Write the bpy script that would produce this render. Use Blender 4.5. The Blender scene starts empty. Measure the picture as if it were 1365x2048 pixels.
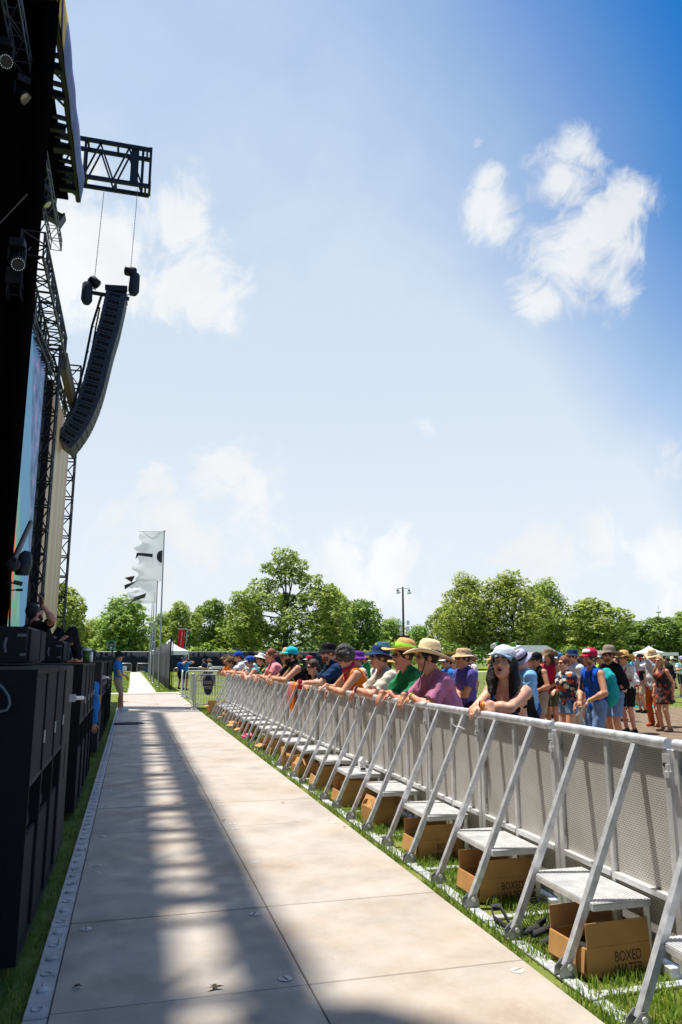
import bpy, bmesh, math, random
import numpy as np
from mathutils import Vector, Matrix
R_ = math.radians
SC = bpy.context.scene
COL = SC.collection
random.seed(7); np.random.seed(7)

# ------------------------------------------------------------------ camera
FPX, CAMH = 1500.0, 1.64
TH = math.atan((1317-1024)/FPX)
PS = math.atan(418*math.cos(TH)/FPX)
_sp, _cp, _st, _ct = math.sin(PS), math.cos(PS), math.sin(TH), math.cos(TH)
CR = Vector((_cp, -_sp, 0)); CF = Vector((_sp*_ct, _cp*_ct, _st)); CU = Vector((-_sp*_st, -_cp*_st, _ct))
cam = bpy.data.cameras.new("camera")
cam.sensor_fit = 'VERTICAL'; cam.sensor_height = 36.0
cam.lens = FPX/2048*36.0
cam.clip_start = 0.05; cam.clip_end = 3000
camo = bpy.data.objects.new("camera", cam); COL.objects.link(camo)
camo.matrix_world = Matrix(((CR.x, CU.x, -CF.x, 0), (CR.y, CU.y, -CF.y, 0), (CR.z, CU.z, -CF.z, CAMH), (0, 0, 0, 1)))
SC.camera = camo

def ray(x, y):
    return CF + CR*((x-682.5)/FPX) + CU*((1024-y)/FPX)
def atY(x, y, Y):
    d = ray(x, y); t = Y/d.y; return Vector((d.x*t, Y, CAMH+d.z*t))
def atX(x, y, X):
    d = ray(x, y); t = X/d.x; return Vector((X, d.y*t, CAMH+d.z*t))
def atZ(x, y, Z):
    d = ray(x, y); t = (Z-CAMH)/d.z; return Vector((d.x*t, d.y*t, Z))

# ------------------------------------------------------------------ exposure, sun, sky
SC.view_settings.view_transform = 'Standard'
SC.view_settings.look = 'None'
SC.view_settings.exposure = 0.75
SC.view_settings.gamma = 1.0
SUN = Vector((-1.0, 0.85, 5.3)).normalized()
sl = bpy.data.lights.new("sun", 'SUN'); sl.energy = 4.3; sl.angle = R_(0.75); sl.color = (1.0, 0.965, 0.90)
so = bpy.data.objects.new("sun", sl); COL.objects.link(so)
so.rotation_euler = SUN.to_track_quat('Z', 'Y').to_euler(); so.location = (-20, 10, 60)

W = bpy.data.worlds.new("World"); SC.world = W; W.use_nodes = True
wt = W.node_tree; wt.nodes.clear()
def wn(t, **k):
    n = wt.nodes.new(t)
    for a, b in k.items(): setattr(n, a, b)
    return n
def wl(a, b): wt.links.new(a, b)
def wmath(op, a, b=None, c=None, clamp=False):
    n = wn('ShaderNodeMath', operation=op, use_clamp=clamp)
    for i, v in enumerate((a, b, c)):
        if v is None: continue
        if isinstance(v, (int, float)): n.inputs[i].default_value = v
        else: wl(v, n.inputs[i])
    return n.outputs[0]
def wrange(v, a, b, c=0.0, d=1.0, smooth=True):
    n = wn('ShaderNodeMapRange'); n.interpolation_type = 'SMOOTHSTEP' if smooth else 'LINEAR'
    wl(v, n.inputs[0])
    for i, q in enumerate((a, b, c, d)): n.inputs[1+i].default_value = q
    return n.outputs[0]
def wmix(f, a, b):
    n = wn('ShaderNodeMix', data_type='RGBA')
    wl(f, n.inputs[0])
    for i, v in ((6, a), (7, b)):
        if isinstance(v, tuple): n.inputs[i].default_value = v
        else: wl(v, n.inputs[i])
    return n.outputs[2]
sky = wn('ShaderNodeTexSky', sky_type='NISHITA')
sky.sun_disc = False
sky.sun_elevation = math.asin(SUN.z); sky.sun_rotation = math.atan2(SUN.x, SUN.y)
sky.air_density = 1.0; sky.dust_density = 1.6; sky.ozone_density = 2.5; sky.altitude = 200
tc = wn('ShaderNodeTexCoord'); DIR = tc.outputs['Generated']
CLOUDS = [  # direction in the photograph, angular size in thousandths of a radian, weight
    (1150, 520, 80, .88), (1205, 480, 66, .84), (1120, 370, 50, .78), (1165, 300, 34, .75), (1075, 600, 48, .95), (990, 420, 46, .7),
    (1255, 420, 44, .8), (1230, 570, 40, .7), (975, 360, 24, .6), (1195, 265, 20, .5),
    (330, 440, 76, .9), (395, 560, 80, .9), (270, 560, 96, 1), (180, 500, 100, 1), (150, 390, 84, .8), (465, 640, 40, .75), (215, 640, 60, .6),
    (330, 950, 50, .75), (430, 960, 66, .85), (520, 1030, 80, .9), (690, 1095, 66, 1), (760, 1140, 74, .9), (620, 1130, 60, .8), (390, 1050, 90, .7),
    (1090, 1120, 78, .9), (1210, 1100, 70, .85), (1310, 1110, 64, .9), (1010, 1180, 70, .7), (1340, 930, 56, .42),
    (858, 855, 20, .5), (956, 288, 14, .5), (900, 1180, 80, .6), (250, 1130, 120, .6), (1330, 1210, 90, .7),
]
cov = None
for (x, y, r, w) in CLOUDS:
    d = ray(x, y).normalized()
    vm = wn('ShaderNodeVectorMath', operation='DISTANCE'); wl(DIR, vm.inputs[0]); vm.inputs[1].default_value = d
    g = wrange(vm.outputs['Value'], 0.0, r*0.00156, w, 0.0)
    cov = g if cov is None else wmath('MAXIMUM', cov, g)
warp = wn('ShaderNodeTexNoise'); warp.inputs['Scale'].default_value = 5.0; warp.inputs['Detail'].default_value = 3; wl(DIR, warp.inputs['Vector'])
wv = wn('ShaderNodeVectorMath', operation='MULTIPLY_ADD'); wl(warp.outputs['Color'], wv.inputs[0]); wv.inputs[1].default_value = (.30, .30, .30); wl(DIR, wv.inputs[2])
n1 = wn('ShaderNodeTexNoise'); n1.inputs['Scale'].default_value = 9.0; n1.inputs['Detail'].default_value = 9; n1.inputs['Roughness'].default_value = .62
wl(wv.outputs[0], n1.inputs['Vector'])
n2 = wn('ShaderNodeTexNoise'); n2.inputs['Scale'].default_value = 3.2; n2.inputs['Detail'].default_value = 6; n2.inputs['Roughness'].default_value = .55
wl(wv.outputs[0], n2.inputs['Vector'])
dens = wmath('ADD', wmath('MULTIPLY', cov, 1.12), wmath('MULTIPLY', wmath('SUBTRACT', n1.outputs['Fac'], .5), 3.0))
mask = wrange(dens, .38, 1.02)
mask = wmath('MULTIPLY', mask, wrange(cov, .0, .25))
# thin high veil, denser towards the sun and the horizon
sv = wn('ShaderNodeVectorMath', operation='DOT_PRODUCT'); wl(DIR, sv.inputs[0]); sv.inputs[1].default_value = ray(200, 900).normalized()
sep = wn('ShaderNodeSeparateXYZ'); wl(DIR, sep.inputs[0])
veil_s = wrange(sv.outputs['Value'], .655, .93, 0.03, .90)
veil_h = wrange(sep.outputs['Z'], .54, 0.08, 0.0, .80)
veil = wmath('ADD', veil_s, veil_h)
veil = wmath('MULTIPLY', veil, wrange(n2.outputs['Fac'], .25, .75, .84, 1.06))
veil = wmath('MINIMUM', veil, .97)
shade = wrange(n2.outputs['Fac'], .3, .7, .84, 1.0)
WHITE = 11.0
cc = wn('ShaderNodeCombineColor'); 
for i, k in enumerate((.985, 1.0, 1.01)): wl(wmath('MULTIPLY', shade, WHITE*k), cc.inputs[i])
hs = wn('ShaderNodeHueSaturation'); hs.inputs['Saturation'].default_value = 1.72; hs.inputs['Value'].default_value = 1.75; wl(sky.outputs[0], hs.inputs['Color'])
vcol = wmix(wrange(sep.outputs['Z'], .46, .04), (7.2, 8.5, 9.9, 1), (9.1, 9.8, 10.6, 1))
c1 = wmix(veil, hs.outputs['Color'], vcol)
c2 = wmix(wmath('MULTIPLY', mask, .90), c1, cc.outputs[0])
bg = wn('ShaderNodeBackground'); wl(c2, bg.inputs[0]); bg.inputs[1].default_value = 0.0545
wo = wn('ShaderNodeOutputWorld'); wl(bg.outputs[0], wo.inputs[0])

# ------------------------------------------------------------------ helpers
def V(*a): return Vector(a)
class MB:
    """collects shapes; build() links them as one mesh object"""
    def __init__(s): s.v = []; s.f = []; s.sm = []
    def add(s, vs, fs, smooth=False):
        b = len(s.v); s.v += [tuple(p) for p in vs]
        for f in fs: s.f.append(tuple(i+b for i in f)); s.sm.append(smooth)
        return s
    def box(s, lo, hi, M=None):
        x0, y0, z0 = lo; x1, y1, z1 = hi
        vs = [Vector(p) for p in ((x0,y0,z0),(x1,y0,z0),(x1,y1,z0),(x0,y1,z0),(x0,y0,z1),(x1,y0,z1),(x1,y1,z1),(x0,y1,z1))]
        if M is not None: vs = [M @ p for p in vs]
        return s.add(vs, [(0,3,2,1),(4,5,6,7),(0,1,5,4),(1,2,6,5),(2,3,7,6),(3,0,4,7)])
    def cbox(s, lo, hi, c=.01, M=None):
        """box with chamfered edges"""
        bm = bmesh.new(); bmesh.ops.create_cube(bm, size=1)
        L = Vector(hi)-Vector(lo); C = (Vector(hi)+Vector(lo))/2
        for v in bm.verts: v.co = Vector((v.co.x*L.x, v.co.y*L.y, v.co.z*L.z))+C
        bmesh.ops.bevel(bm, geom=bm.edges[:], offset=c, segments=1, affect='EDGES')
        bm.verts.index_update()
        vs = [(M @ v.co) if M is not None else v.co.copy() for v in bm.verts]
        s.add(vs, [tuple(v.index for v in f.verts) for f in bm.faces]); bm.free(); return s
    def tube(s, pts, r, n=8, cap=True, smooth=True):
        pts = [Vector(p) for p in pts]; rs = r if isinstance(r, (list, tuple)) else [r]*len(pts)
        vs = []; fs = []; up = None
        for i, p in enumerate(pts):
            t = (pts[min(i+1, len(pts)-1)]-pts[max(i-1, 0)])
            if t.length < 1e-9: t = Vector((0, 0, 1))
            t.normalize()
            if up is None: up = t.orthogonal().normalized()
            u = (up - t*up.dot(t)); u = u.normalized() if u.length > 1e-6 else t.orthogonal().normalized()
            up = u; w = t.cross(u)
            for k in range(n):
                a = 2*math.pi*k/n+math.pi/n; vs.append(p+(u*math.cos(a)+w*math.sin(a))*rs[i])
        for i in range(len(pts)-1):
            for k in range(n):
                a, b = i*n+k, i*n+(k+1) % n; fs.append((a, b, b+n, a+n))
        s.add(vs, fs, smooth)
        if cap: s.add(vs[:n], [tuple(range(n))[::-1]]); s.add(vs[-n:], [tuple(range(n))])
        return s
    def bar(s, a, b, w, h=None, up=(0, 0, 1)):
        """rectangular bar from a to b"""
        a = Vector(a); b = Vector(b); h = w if h is None else h
        t = (b-a).normalized(); u = Vector(up); u = u-t*u.dot(t)
        u = u.normalized() if u.length > 1e-5 else t.orthogonal().normalized()
        q = t.cross(u)
        vs = [p+q*(i*w/2)+u*(j*h/2) for p in (a, b) for (i, j) in ((-1,-1),(1,-1),(1,1),(-1,1))]
        return s.add(vs, [(0,3,2,1),(4,5,6,7),(0,1,5,4),(1,2,6,5),(2,3,7,6),(3,0,4,7)])
    def lathe(s, prof, n=24, M=None, smooth=True, sx=1., sy=1., warp=None):
        vs = []; fs = []
        for (r, z) in prof:
            for k in range(n):
                a = 2*math.pi*k/n; p = Vector((r*math.cos(a)*sx, r*math.sin(a)*sy, z))
                if warp: p = warp(p, a, r)
                vs.append(M @ p if M is not None else p)
        for i in range(len(prof)-1):
            for k in range(n):
                a, b = i*n+k, i*n+(k+1) % n; fs.append((a, b, b+n, a+n))
        return s.add(vs, fs, smooth)
    def grid(s, fn, nu, nv, smooth=True, thick=0.0):
        vs = [Vector(fn(u/nu, v/nv)) for v in range(nv+1) for u in range(nu+1)]
        fs = [(v*(nu+1)+u, v*(nu+1)+u+1, (v+1)*(nu+1)+u+1, (v+1)*(nu+1)+u) for v in range(nv) for u in range(nu)]
        s.add(vs, fs, smooth)
        return s
    def prism(s, poly, y0, y1, M=None):
        """polygon in x,z extruded along y"""
        n = len(poly)
        vs = [Vector((x, y, z)) for y in (y0, y1) for (x, z) in poly]
        if M is not None: vs = [M @ p for p in vs]
        return s.add(vs, [tuple(range(n)), tuple(range(2*n-1, n-1, -1))]+[(i+n, (i+1) % n+n, (i+1) % n, i) for i in range(n)])
    def ball(s, c, r, n=10, m=7, M=None):
        c = Vector(c); r = Vector((r, r, r)) if not hasattr(r, '__len__') else Vector(r)
        prof = [(math.sin(math.pi*i/m), -math.cos(math.pi*i/m)) for i in range(m+1)]
        MM = Matrix.Translation(c) @ Matrix.Diagonal((r.x, r.y, r.z, 1))
        if M is not None: MM = M @ MM
        return s.lathe(prof, n, MM)
    def mesh(s, name):
        me = bpy.data.meshes.new(name); me.from_pydata(s.v, [], s.f)
        me.polygons.foreach_set('use_smooth', s.sm); me.validate(); me.update()
        return me
    def build(s, name, m, parent=None):
        return link(name, s.mesh(name), m, parent)
def link(name, me, m, parent=None):
    o = bpy.data.objects.new(name, me); COL.objects.link(o)
    if m is not None:
        for q in (m if isinstance(m, (list, tuple)) else [m]): me.materials.append(q)
    if parent is not None: o.parent = parent
    return o
def tag(o, label=None, cat=None, group=None, kind=None):
    if label: o['label'] = label
    if cat: o['category'] = cat
    if group: o['group'] = group
    if kind: o['kind'] = kind
    return o
def thing(name, label, cat, loc=(0, 0, 0), rz=0.0, group=None):
    o = bpy.data.objects.new(name, None); COL.objects.link(o); o.empty_display_size = .1
    o.location = loc; o.rotation_euler = (0, 0, rz)
    return tag(o, label, cat, group)
def dup(root, loc=None, rz=None, label=None, group=None, scale=None):
    r = root.copy(); COL.objects.link(r)
    if loc is not None: r.location = loc
    if rz is not None: r.rotation_euler = (0, 0, rz)
    if scale is not None: r.scale = scale
    if label: r['label'] = label
    if group: r['group'] = group
    for ch in list(root.children):
        c = ch.copy(); COL.objects.link(c); c.parent = r
        for g in list(ch.children):
            d = g.copy(); COL.objects.link(d); d.parent = c
    return r

# ------------------------------------------------------------------ materials
MATS = {}
def mat(name, col, rough=.6, metal=0.0, var=0.0, vscale=6.0, bump=0.0, bscale=40.0, spec=.4, stain=None, transl=0.0, emit=0.0, col2=None):
    if name in MATS: return MATS[name]
    m = bpy.data.materials.new(name); m.use_nodes = True; nt = m.node_tree
    p = nt.nodes['Principled BSDF']
    p.inputs['Base Color'].default_value = (*col, 1); p.inputs['Roughness'].default_value = rough
    p.inputs['Metallic'].default_value = metal; p.inputs['Specular IOR Level'].default_value = spec
    if transl: p.inputs['Transmission Weight'].default_value = 0
    need = var > 0 or bump > 0 or col2 is not None
    if need:
        t = nt.nodes.new('ShaderNodeTexCoord')
    if var > 0 or col2 is not None:
        n = nt.nodes.new('ShaderNodeTexNoise'); n.inputs['Scale'].default_value = vscale; n.inputs['Detail'].default_value = 7; n.inputs['Roughness'].default_value = .6
        nt.links.new(t.outputs['Object'], n.inputs['Vector'])
        r = nt.nodes.new('ShaderNodeValToRGB')
        a = tuple(max(0, c*(1-var)) for c in col); b = tuple(min(1, c*(1+var)) for c in (col2 or col))
        r.color_ramp.elements[0].color = (*a, 1); r.color_ramp.elements[0].position = .32
        r.color_ramp.elements[1].color = (*b, 1); r.color_ramp.elements[1].position = .68
        nt.links.new(n.outputs['Fac'], r.inputs[0]); nt.links.new(r.outputs[0], p.inputs['Base Color'])
    if bump > 0:
        n = nt.nodes.new('ShaderNodeTexNoise'); n.inputs['Scale'].default_value = bscale; n.inputs['Detail'].default_value = 4
        nt.links.new(t.outputs['Object'], n.inputs['Vector'])
        b = nt.nodes.new('ShaderNodeBump'); b.inputs['Strength'].default_value = bump; b.inputs['Distance'].default_value = .02
        nt.links.new(n.outputs['Fac'], b.inputs['Height']); nt.links.new(b.outputs[0], p.inputs['Normal'])
    if transl > 0:
        tr = nt.nodes.new('ShaderNodeBsdfTranslucent'); tr.inputs[0].default_value = (*[min(1, c*1.15) for c in col], 1)
        mx = nt.nodes.new('ShaderNodeMixShader'); mx.inputs[0].default_value = transl
        out = nt.nodes['Material Output']
        nt.links.new(p.outputs[0], mx.inputs[1]); nt.links.new(tr.outputs[0], mx.inputs[2]); nt.links.new(mx.outputs[0], out.inputs[0])
    if emit > 0:
        p.inputs['Emission Color'].default_value = (*col, 1); p.inputs['Emission Strength'].default_value = emit
    MATS[name] = m
    return m
def nodes_mat(name, build):
    if name in MATS: return MATS[name]
    m = bpy.data.materials.new(name); m.use_nodes = True
    build(m.node_tree, m.node_tree.nodes['Principled BSDF'])
    MATS[name] = m; return m
def N(nt, t, **k):
    n = nt.nodes.new(t)
    for a, b in k.items(): setattr(n, a, b)
    return n
def ramp(nt, fac, stops):
    r = N(nt, 'ShaderNodeValToRGB'); e = r.color_ramp.elements
    while len(e) < len(stops): e.new(.5)
    for i, (p, c) in enumerate(stops): e[i].position = p; e[i].color = (*c, 1)
    nt.links.new(fac, r.inputs[0]); return r.outputs[0]
def noise(nt, vec, scale, detail=6, rough=.6):
    n = N(nt, 'ShaderNodeTexNoise'); n.inputs['Scale'].default_value = scale; n.inputs['Detail'].default_value = detail; n.inputs['Roughness'].default_value = rough
    nt.links.new(vec, n.inputs['Vector']); return n.outputs['Fac']
def mixc(nt, f, a, b, mode='MIX'):
    n = N(nt, 'ShaderNodeMix', data_type='RGBA', blend_type=mode)
    for i, v in ((0, f), (6, a), (7, b)):
        if isinstance(v, (int, float)): n.inputs[i].default_value = v
        elif isinstance(v, tuple): n.inputs[i].default_value = (*v, 1)
        else: nt.links.new(v, n.inputs[i])
    return n.outputs[2]

BLACK = mat('black_paint', (.006, .006, .007), .7, var=.3, vscale=3, bump=.1)
BLACKM = mat('black_steel', (.012, .015, .022), .5, .0, spec=.3)
DRAPE = mat('black_drape', (.004, .004, .004), 1.0, spec=.0)
ALU = mat('aluminium', (.70, .70, .70), .45, .55, var=.16, vscale=9, bump=.05, bscale=60)
GALV = mat('galvanised_steel', (.62, .635, .65), .48, .55, var=.30, vscale=14, bump=.05, bscale=80)
DARKBOLT = mat('bolt_steel', (.32, .32, .32), .4, .7)
STEEL_L = mat('rack_steel', (.62, .62, .62), .4, .55, var=.12)
WHITEP = mat('white_plastic', (.82, .82, .82), .4)
SKINS = [mat('skin_fair', (.66, .345, .225), .5, var=.12, vscale=10), mat('skin_tan', (.56, .265, .15), .5, var=.12, vscale=10),
         mat('skin_pink', (.64, .285, .18), .5, var=.14, vscale=10), mat('skin_brown', (.30, .15, .09), .5, var=.12, vscale=10)]
def cloth(name, col, var=.10): return mat('cloth_'+name, col, .9, var=var+.05, vscale=7, bump=.8, bscale=11, spec=.1)
def text_mesh(txt, size, M, extrude=.0, align='CENTER', sx=1.0):
    c = bpy.data.curves.new('lettering', 'FONT'); c.body = txt; c.size = size; c.align_x = align; c.align_y = 'CENTER'; c.extrude = extrude; c.resolution_u = 3
    o = bpy.data.objects.new('lettering', c); me = bpy.data.meshes.new_from_object(o)
    me.transform(M @ Matrix.Diagonal((sx, 1, 1, 1))); bpy.data.objects.remove(o); return me
def frame_M(o, ex, ey):
    ex = Vector(ex).normalized(); ey = Vector(ey).normalized(); ez = ex.cross(ey)
    return Matrix(((ex.x, ey.x, ez.x, o[0]), (ex.y, ey.y, ez.y, o[1]), (ex.z, ey.z, ez.z, o[2]), (0, 0, 0, 1)))
# ================================================================== THE SETTING
def b_ground(nt, p):
    t = N(nt, 'ShaderNodeTexCoord').outputs['Object']
    s = N(nt, 'ShaderNodeSeparateXYZ'); nt.links.new(t, s.inputs[0])
    def rng(v, a, b):
        n = N(nt, 'ShaderNodeMapRange'); n.interpolation_type = 'SMOOTHSTEP'; nt.links.new(v, n.inputs[0]); n.inputs[1].default_value = a; n.inputs[2].default_value = b; return n.outputs[0]
    def mth(op, a, b):
        n = N(nt, 'ShaderNodeMath', operation=op)
        for i, v in enumerate((a, b)):
            if isinstance(v, (int, float)): n.inputs[i].default_value = v
            else: nt.links.new(v, n.inputs[i])
        return n.outputs[0]
    wob = mth('MULTIPLY', mth('SUBTRACT', noise(nt, t, .35, 5), .5), 7.0)
    wob2 = mth('MULTIPLY', mth('SUBTRACT', noise(nt, t, 1.6, 5), .5), .5)
    dirt_x = rng(mth('ADD', s.outputs['X'], wob2), 2.75, 3.0)
    far = rng(mth('ADD', s.outputs['Y'], wob), 23.5, 21.0)
    d = mth('MULTIPLY', dirt_x, far)
    patch = rng(noise(nt, t, .55, 6), .56, .66)
    d2 = mth('MULTIPLY', mth('MULTIPLY', patch, dirt_x), .8)
    d = mth('MAXIMUM', d, d2)
    g = ramp(nt, noise(nt, t, 2.2, 8, .7), [(.25, (.07, .095, .018)), (.5, (.145, .18, .035)), (.72, (.23, .235, .075)), (.9, (.31, .26, .13))])
    e = ramp(nt, noise(nt, t, 3.0, 9, .68), [(.25, (.10, .065, .04)), (.5, (.20, .145, .095)), (.8, (.30, .235, .165))])
    c = mixc(nt, d, g, e)
    nt.links.new(c, p.inputs['Base Color']); p.inputs['Roughness'].default_value = .95; p.inputs['Specular IOR Level'].default_value = .1
    b = N(nt, 'ShaderNodeBump'); b.inputs['Strength'].default_value = .6; b.inputs['Distance'].default_value = .05
    nt.links.new(noise(nt, t, 14, 8), b.inputs['Height']); nt.links.new(b.outputs[0], p.inputs['Normal'])
GROUND = nodes_mat('ground', b_ground)
g = MB()
gx = [-600, -120, -30, -8, -2, 0, 2, 6, 15, 40, 120, 600]; gy = [-80, -10, 0, 5, 12, 25, 45, 80, 120, 200, 400, 900]
for i in range(len(gx)-1):
    for j in range(len(gy)-1):
        g.add([(gx[i], gy[j], 0), (gx[i+1], gy[j], 0), (gx[i+1], gy[j+1], 0), (gx[i], gy[j+1], 0)], [(0, 1, 2, 3)])
tag(g.build('ground', GROUND), kind='structure')

def b_walk(nt, p):
    t = N(nt, 'ShaderNodeTexCoord').outputs['Object']
    mp = N(nt, 'ShaderNodeMapping'); mp.inputs['Scale'].default_value = (2.4, .8, 1); nt.links.new(t, mp.inputs[0])
    a = ramp(nt, noise(nt, t, 1.7, 9, .65), [(.22, (.29, .25, .205)), (.5, (.41, .362, .308)), (.78, (.49, .445, .39))])
    br = ramp(nt, noise(nt, t, .9, 8, .7), [(.44, (1, 1, 1)), (.58, (.95, .86, .76)), (.70, (.78, .63, .50))])
    c = mixc(nt, .75, a, br, 'MULTIPLY')
    scuff = ramp(nt, noise(nt, mp.outputs[0], 3.5, 10, .75), [(.62, (0, 0, 0)), (.80, (.8, .8, .8))])
    c = mixc(nt, scuff, c, (.54, .52, .49))
    spots = ramp(nt, noise(nt, t, 10, 6, .8), [(.68, (0, 0, 0)), (.73, (1, 1, 1))])
    c = mixc(nt, spots, c, (.22, .17, .125))
    # fine dark specks
    spk = ramp(nt, noise(nt, t, 55, 2, .5), [(.74, (0, 0, 0)), (.78, (.7, .7, .7))])
    c = mixc(nt, spk, c, (.20, .16, .12))
    nt.links.new(c, p.inputs['Base Color']); 
    rr = ramp(nt, noise(nt, t, 4, 6), [(.3, (.42, .42, .42)), (.7, (.75, .75, .75))]); nt.links.new(rr, p.inputs['Roughness'])
    p.inputs['Specular IOR Level'].default_value = .35
    b = N(nt, 'ShaderNodeBump'); b.inputs['Strength'].default_value = .18; b.inputs['Distance'].default_value = .01
    nt.links.new(noise(nt, t, 90, 5), b.inputs['Height']); nt.links.new(b.outputs[0], p.inputs['Normal'])
WALK = nodes_mat('walkway_panel', b_walk)
FLANGE = mat('flange_plastic', (.50, .48, .45), .55, var=.22, vscale=7, bump=.2, bscale=30)
JOINT = mat('joint_dirt', (.24, .18, .125), .95)
FAST = mat('fastener_plastic', (.54, .51, .47), .5, var=.12, vscale=30)
PITCH = 1.24; Y0 = 4.03-PITCH*3
XS = [-.285, .935, 2.125]
w = MB(); mats = []
def wadd(fn, mi):
    n = len(w.f); fn(); mats.extend([mi]*(len(w.f)-n))
rw = random.Random(3)
for j in range(29):
    for i in range(2):
        a, b = XS[i], XS[i+1]; y0 = Y0+PITCH*j; y1 = y0+PITCH
        dz = rw.uniform(-.0025, .0025)
        wadd(lambda: w.cbox((a+.0022, y0+.0028, .012), (b-.0022, y1-.0028, .04+dz), .004), 0)
        zt = .0405+max(dz, 0)+.001
        for (fx, fy) in ((a+.10, y0+.10), (b-.10, y0+.10), (a+.10, y1-.12), (b-.10, y1-.12)):
            if rw.random() < .5:
                r = .036
                wadd(lambda: w.lathe([(0, zt+.0025), (r*.8, zt+.0025), (r, zt)], 18, Matrix.Translation((fx, fy, 0))), 2)
                an = rw.uniform(0, 3.1)
                M = Matrix.Translation((fx, fy, zt+.0028)) @ Matrix.Rotation(an, 4, 'Z')
                wadd(lambda: w.box((-.026, -.004, 0), (.026, .004, .0012), M), 1)
wadd(lambda: w.box((-.285, Y0, .004), (2.125, Y0+PITCH*29, .011)), 1)
me = w.mesh('walkway')
for q in (WALK, JOINT, FAST): me.materials.append(q)
me.polygons.foreach_set('material_index', mats)
tag(link('walkway', me, None), kind='structure')
# the perforated joining flange along the left edge
w = MB()
for j in range(29):
    y0 = Y0+PITCH*j
    w.cbox((-.40, y0+.004, .006), (-.288, y0+PITCH-.004, .026), .004)
    for k in range(6):
        yy = y0+PITCH*(k+.5)/6
        if k % 2: w.lathe([(.030, .026), (.028, .033), (.020, .036), (0, .036)], 14, Matrix.Translation((-.345, yy, 0)), sx=1.0, sy=1.1)
        else:
            w.lathe([(.030, .026), (.030, .031), (.024, .031), (.022, .0268), (0, .0268)], 14, Matrix.Translation((-.345, yy, 0)))
fl = w.build('walkway_edge_strip', FLANGE); tag(fl, kind='structure')
# crossing and far footpath
PATH = mat('path_matting', (.50, .45, .38), .8, var=.18, vscale=.8)
w = MB()
w.box((-6, 37.3, .002), (2.3, 38.6, .02)); 
w.add([(-.12, 38.65, .016), (1.22, 38.65, .016), (1.22, 50, .016), (1.02, 96, .016), (-.10, 96, .016), (-.05, 50, .016)], [(0, 1, 2, 3, 4, 5)])
tag(w.build('footpath', PATH), kind='structure')

# ------------------------------------------------------------------ grass
def b_grass(nt, p):
    o = N(nt, 'ShaderNodeNewGeometry')
    c = ramp(nt, o.outputs['Random Per Island'], [(0, (.07, .15, .012)), (.5, (.16, .27, .022)), (.85, (.27, .35, .035)), (1, (.36, .33, .10))])
    nt.links.new(c, p.inputs['Base Color']); p.inputs['Roughness'].default_value = .6
    tr = N(nt, 'ShaderNodeBsdfTranslucent'); nt.links.new(c, tr.inputs[0])
    mx = N(nt, 'ShaderNodeMixShader'); mx.inputs[0].default_value = .45
    nt.links.new(p.outputs[0], mx.inputs[1]); nt.links.new(tr.outputs[0], mx.inputs[2])
    nt.links.new(mx.outputs[0], nt.nodes['Material Output'].inputs[0])
GRASS = nodes_mat('grass_blades', b_grass)
def blades(name, n, xr, yr, h, wdt, clump=.0, ypow=1.0, avoid=None, seed=1):
    r = np.random.RandomState(seed)
    x = r.uniform(*xr, n); y = yr[0]+(yr[1]-yr[0])*r.uniform(0, 1, n)**ypow
    if avoid is not None:
        k = avoid(x, y, r); x = x[k]; y = y[k]; n = len(x)
    a = r.uniform(0, 2*math.pi, n); L = h*r.uniform(.45, 1.25, n); ww = wdt*r.uniform(.7, 1.3, n)
    ln = r.uniform(.15, .75, n)
    dx, dy = np.cos(a), np.sin(a); sx, sy = -dy, dx
    z = np.zeros(n)
    def P(t, s, zz): return np.stack([x+dx*L*ln*t+sx*ww*s, y+dy*L*ln*t+sy*ww*s, zz], 1)
    v = np.stack([P(0, -.5, z), P(0, .5, z), P(.35, .4, L*.55), P(.35, -.4, L*.55), P(1, 0, L*(1-.35*ln))], 1).reshape(-1, 3)
    me = bpy.data.meshes.new(name)
    b = np.arange(n)*5
    q = np.stack([b, b+1, b+2, b+3], 1); t3 = np.stack([b+3, b+2, b+4], 1)
    loops = np.concatenate([q.reshape(-1), t3.reshape(-1)])
    me.vertices.add(len(v)); me.vertices.foreach_set('co', v.reshape(-1).astype(np.float32))
    me.loops.add(len(loops)); me.loops.foreach_set('vertex_index', loops.astype(np.int32))
    st = np.concatenate([np.arange(n)*4, n*4+np.arange(n)*3]); 
    me.polygons.add(2*n); me.polygons.foreach_set('loop_start', st.astype(np.int32))
    me.update(calc_edges=True); me.validate()
    o = link(name, me, GRASS); tag(o, 'short green grass growing along the edge of the walkway', 'grass', kind='stuff')
    return o
def clumpy(sc, thr):
    def f(x, y, r):
        ph = np.sin(x*sc*2.1+1.3*np.sin(y*sc*.7))+np.sin(y*sc*1.3+2*np.sin(x*sc))
        return ph+r.uniform(-1, 1, len(x)) > thr
    return f
o = blades('grass', 26000, (2.132, 2.78), (2.2, 12), .066, .0072, ypow=1.25, avoid=clumpy(5, -.6), seed=2); o['label'] = 'green grass growing between the barrier feet and its panels'
o = blades('grass', 9000, (2.13, 2.8), (12, 26), .10, .013, avoid=clumpy(3, -.8), seed=3); o['label'] = 'green grass under the far end of the crowd barrier'
o = blades('grass', 14000, (-1.3, -.40), (3.0, 25), .055, .007, ypow=1.4, avoid=clumpy(5, -.3), seed=4); o['label'] = 'dark green grass growing in the shade beside the speaker cabinets'
o = blades('grass', 420, (-.40, -.30), (3.4, 20), .05, .007, ypow=1.3, avoid=clumpy(9, .9), seed=5); o['label'] = 'small weeds poking through the walkway edge strip'
o = blades('grass', 20000, (-14, 2.2), (38.7, 96), .11, .05, ypow=1.3, avoid=lambda x, y, r: (x < -.15) | (x > 1.3), seed=6); o['label'] = 'bright lawn on both sides of the far footpath'
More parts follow.
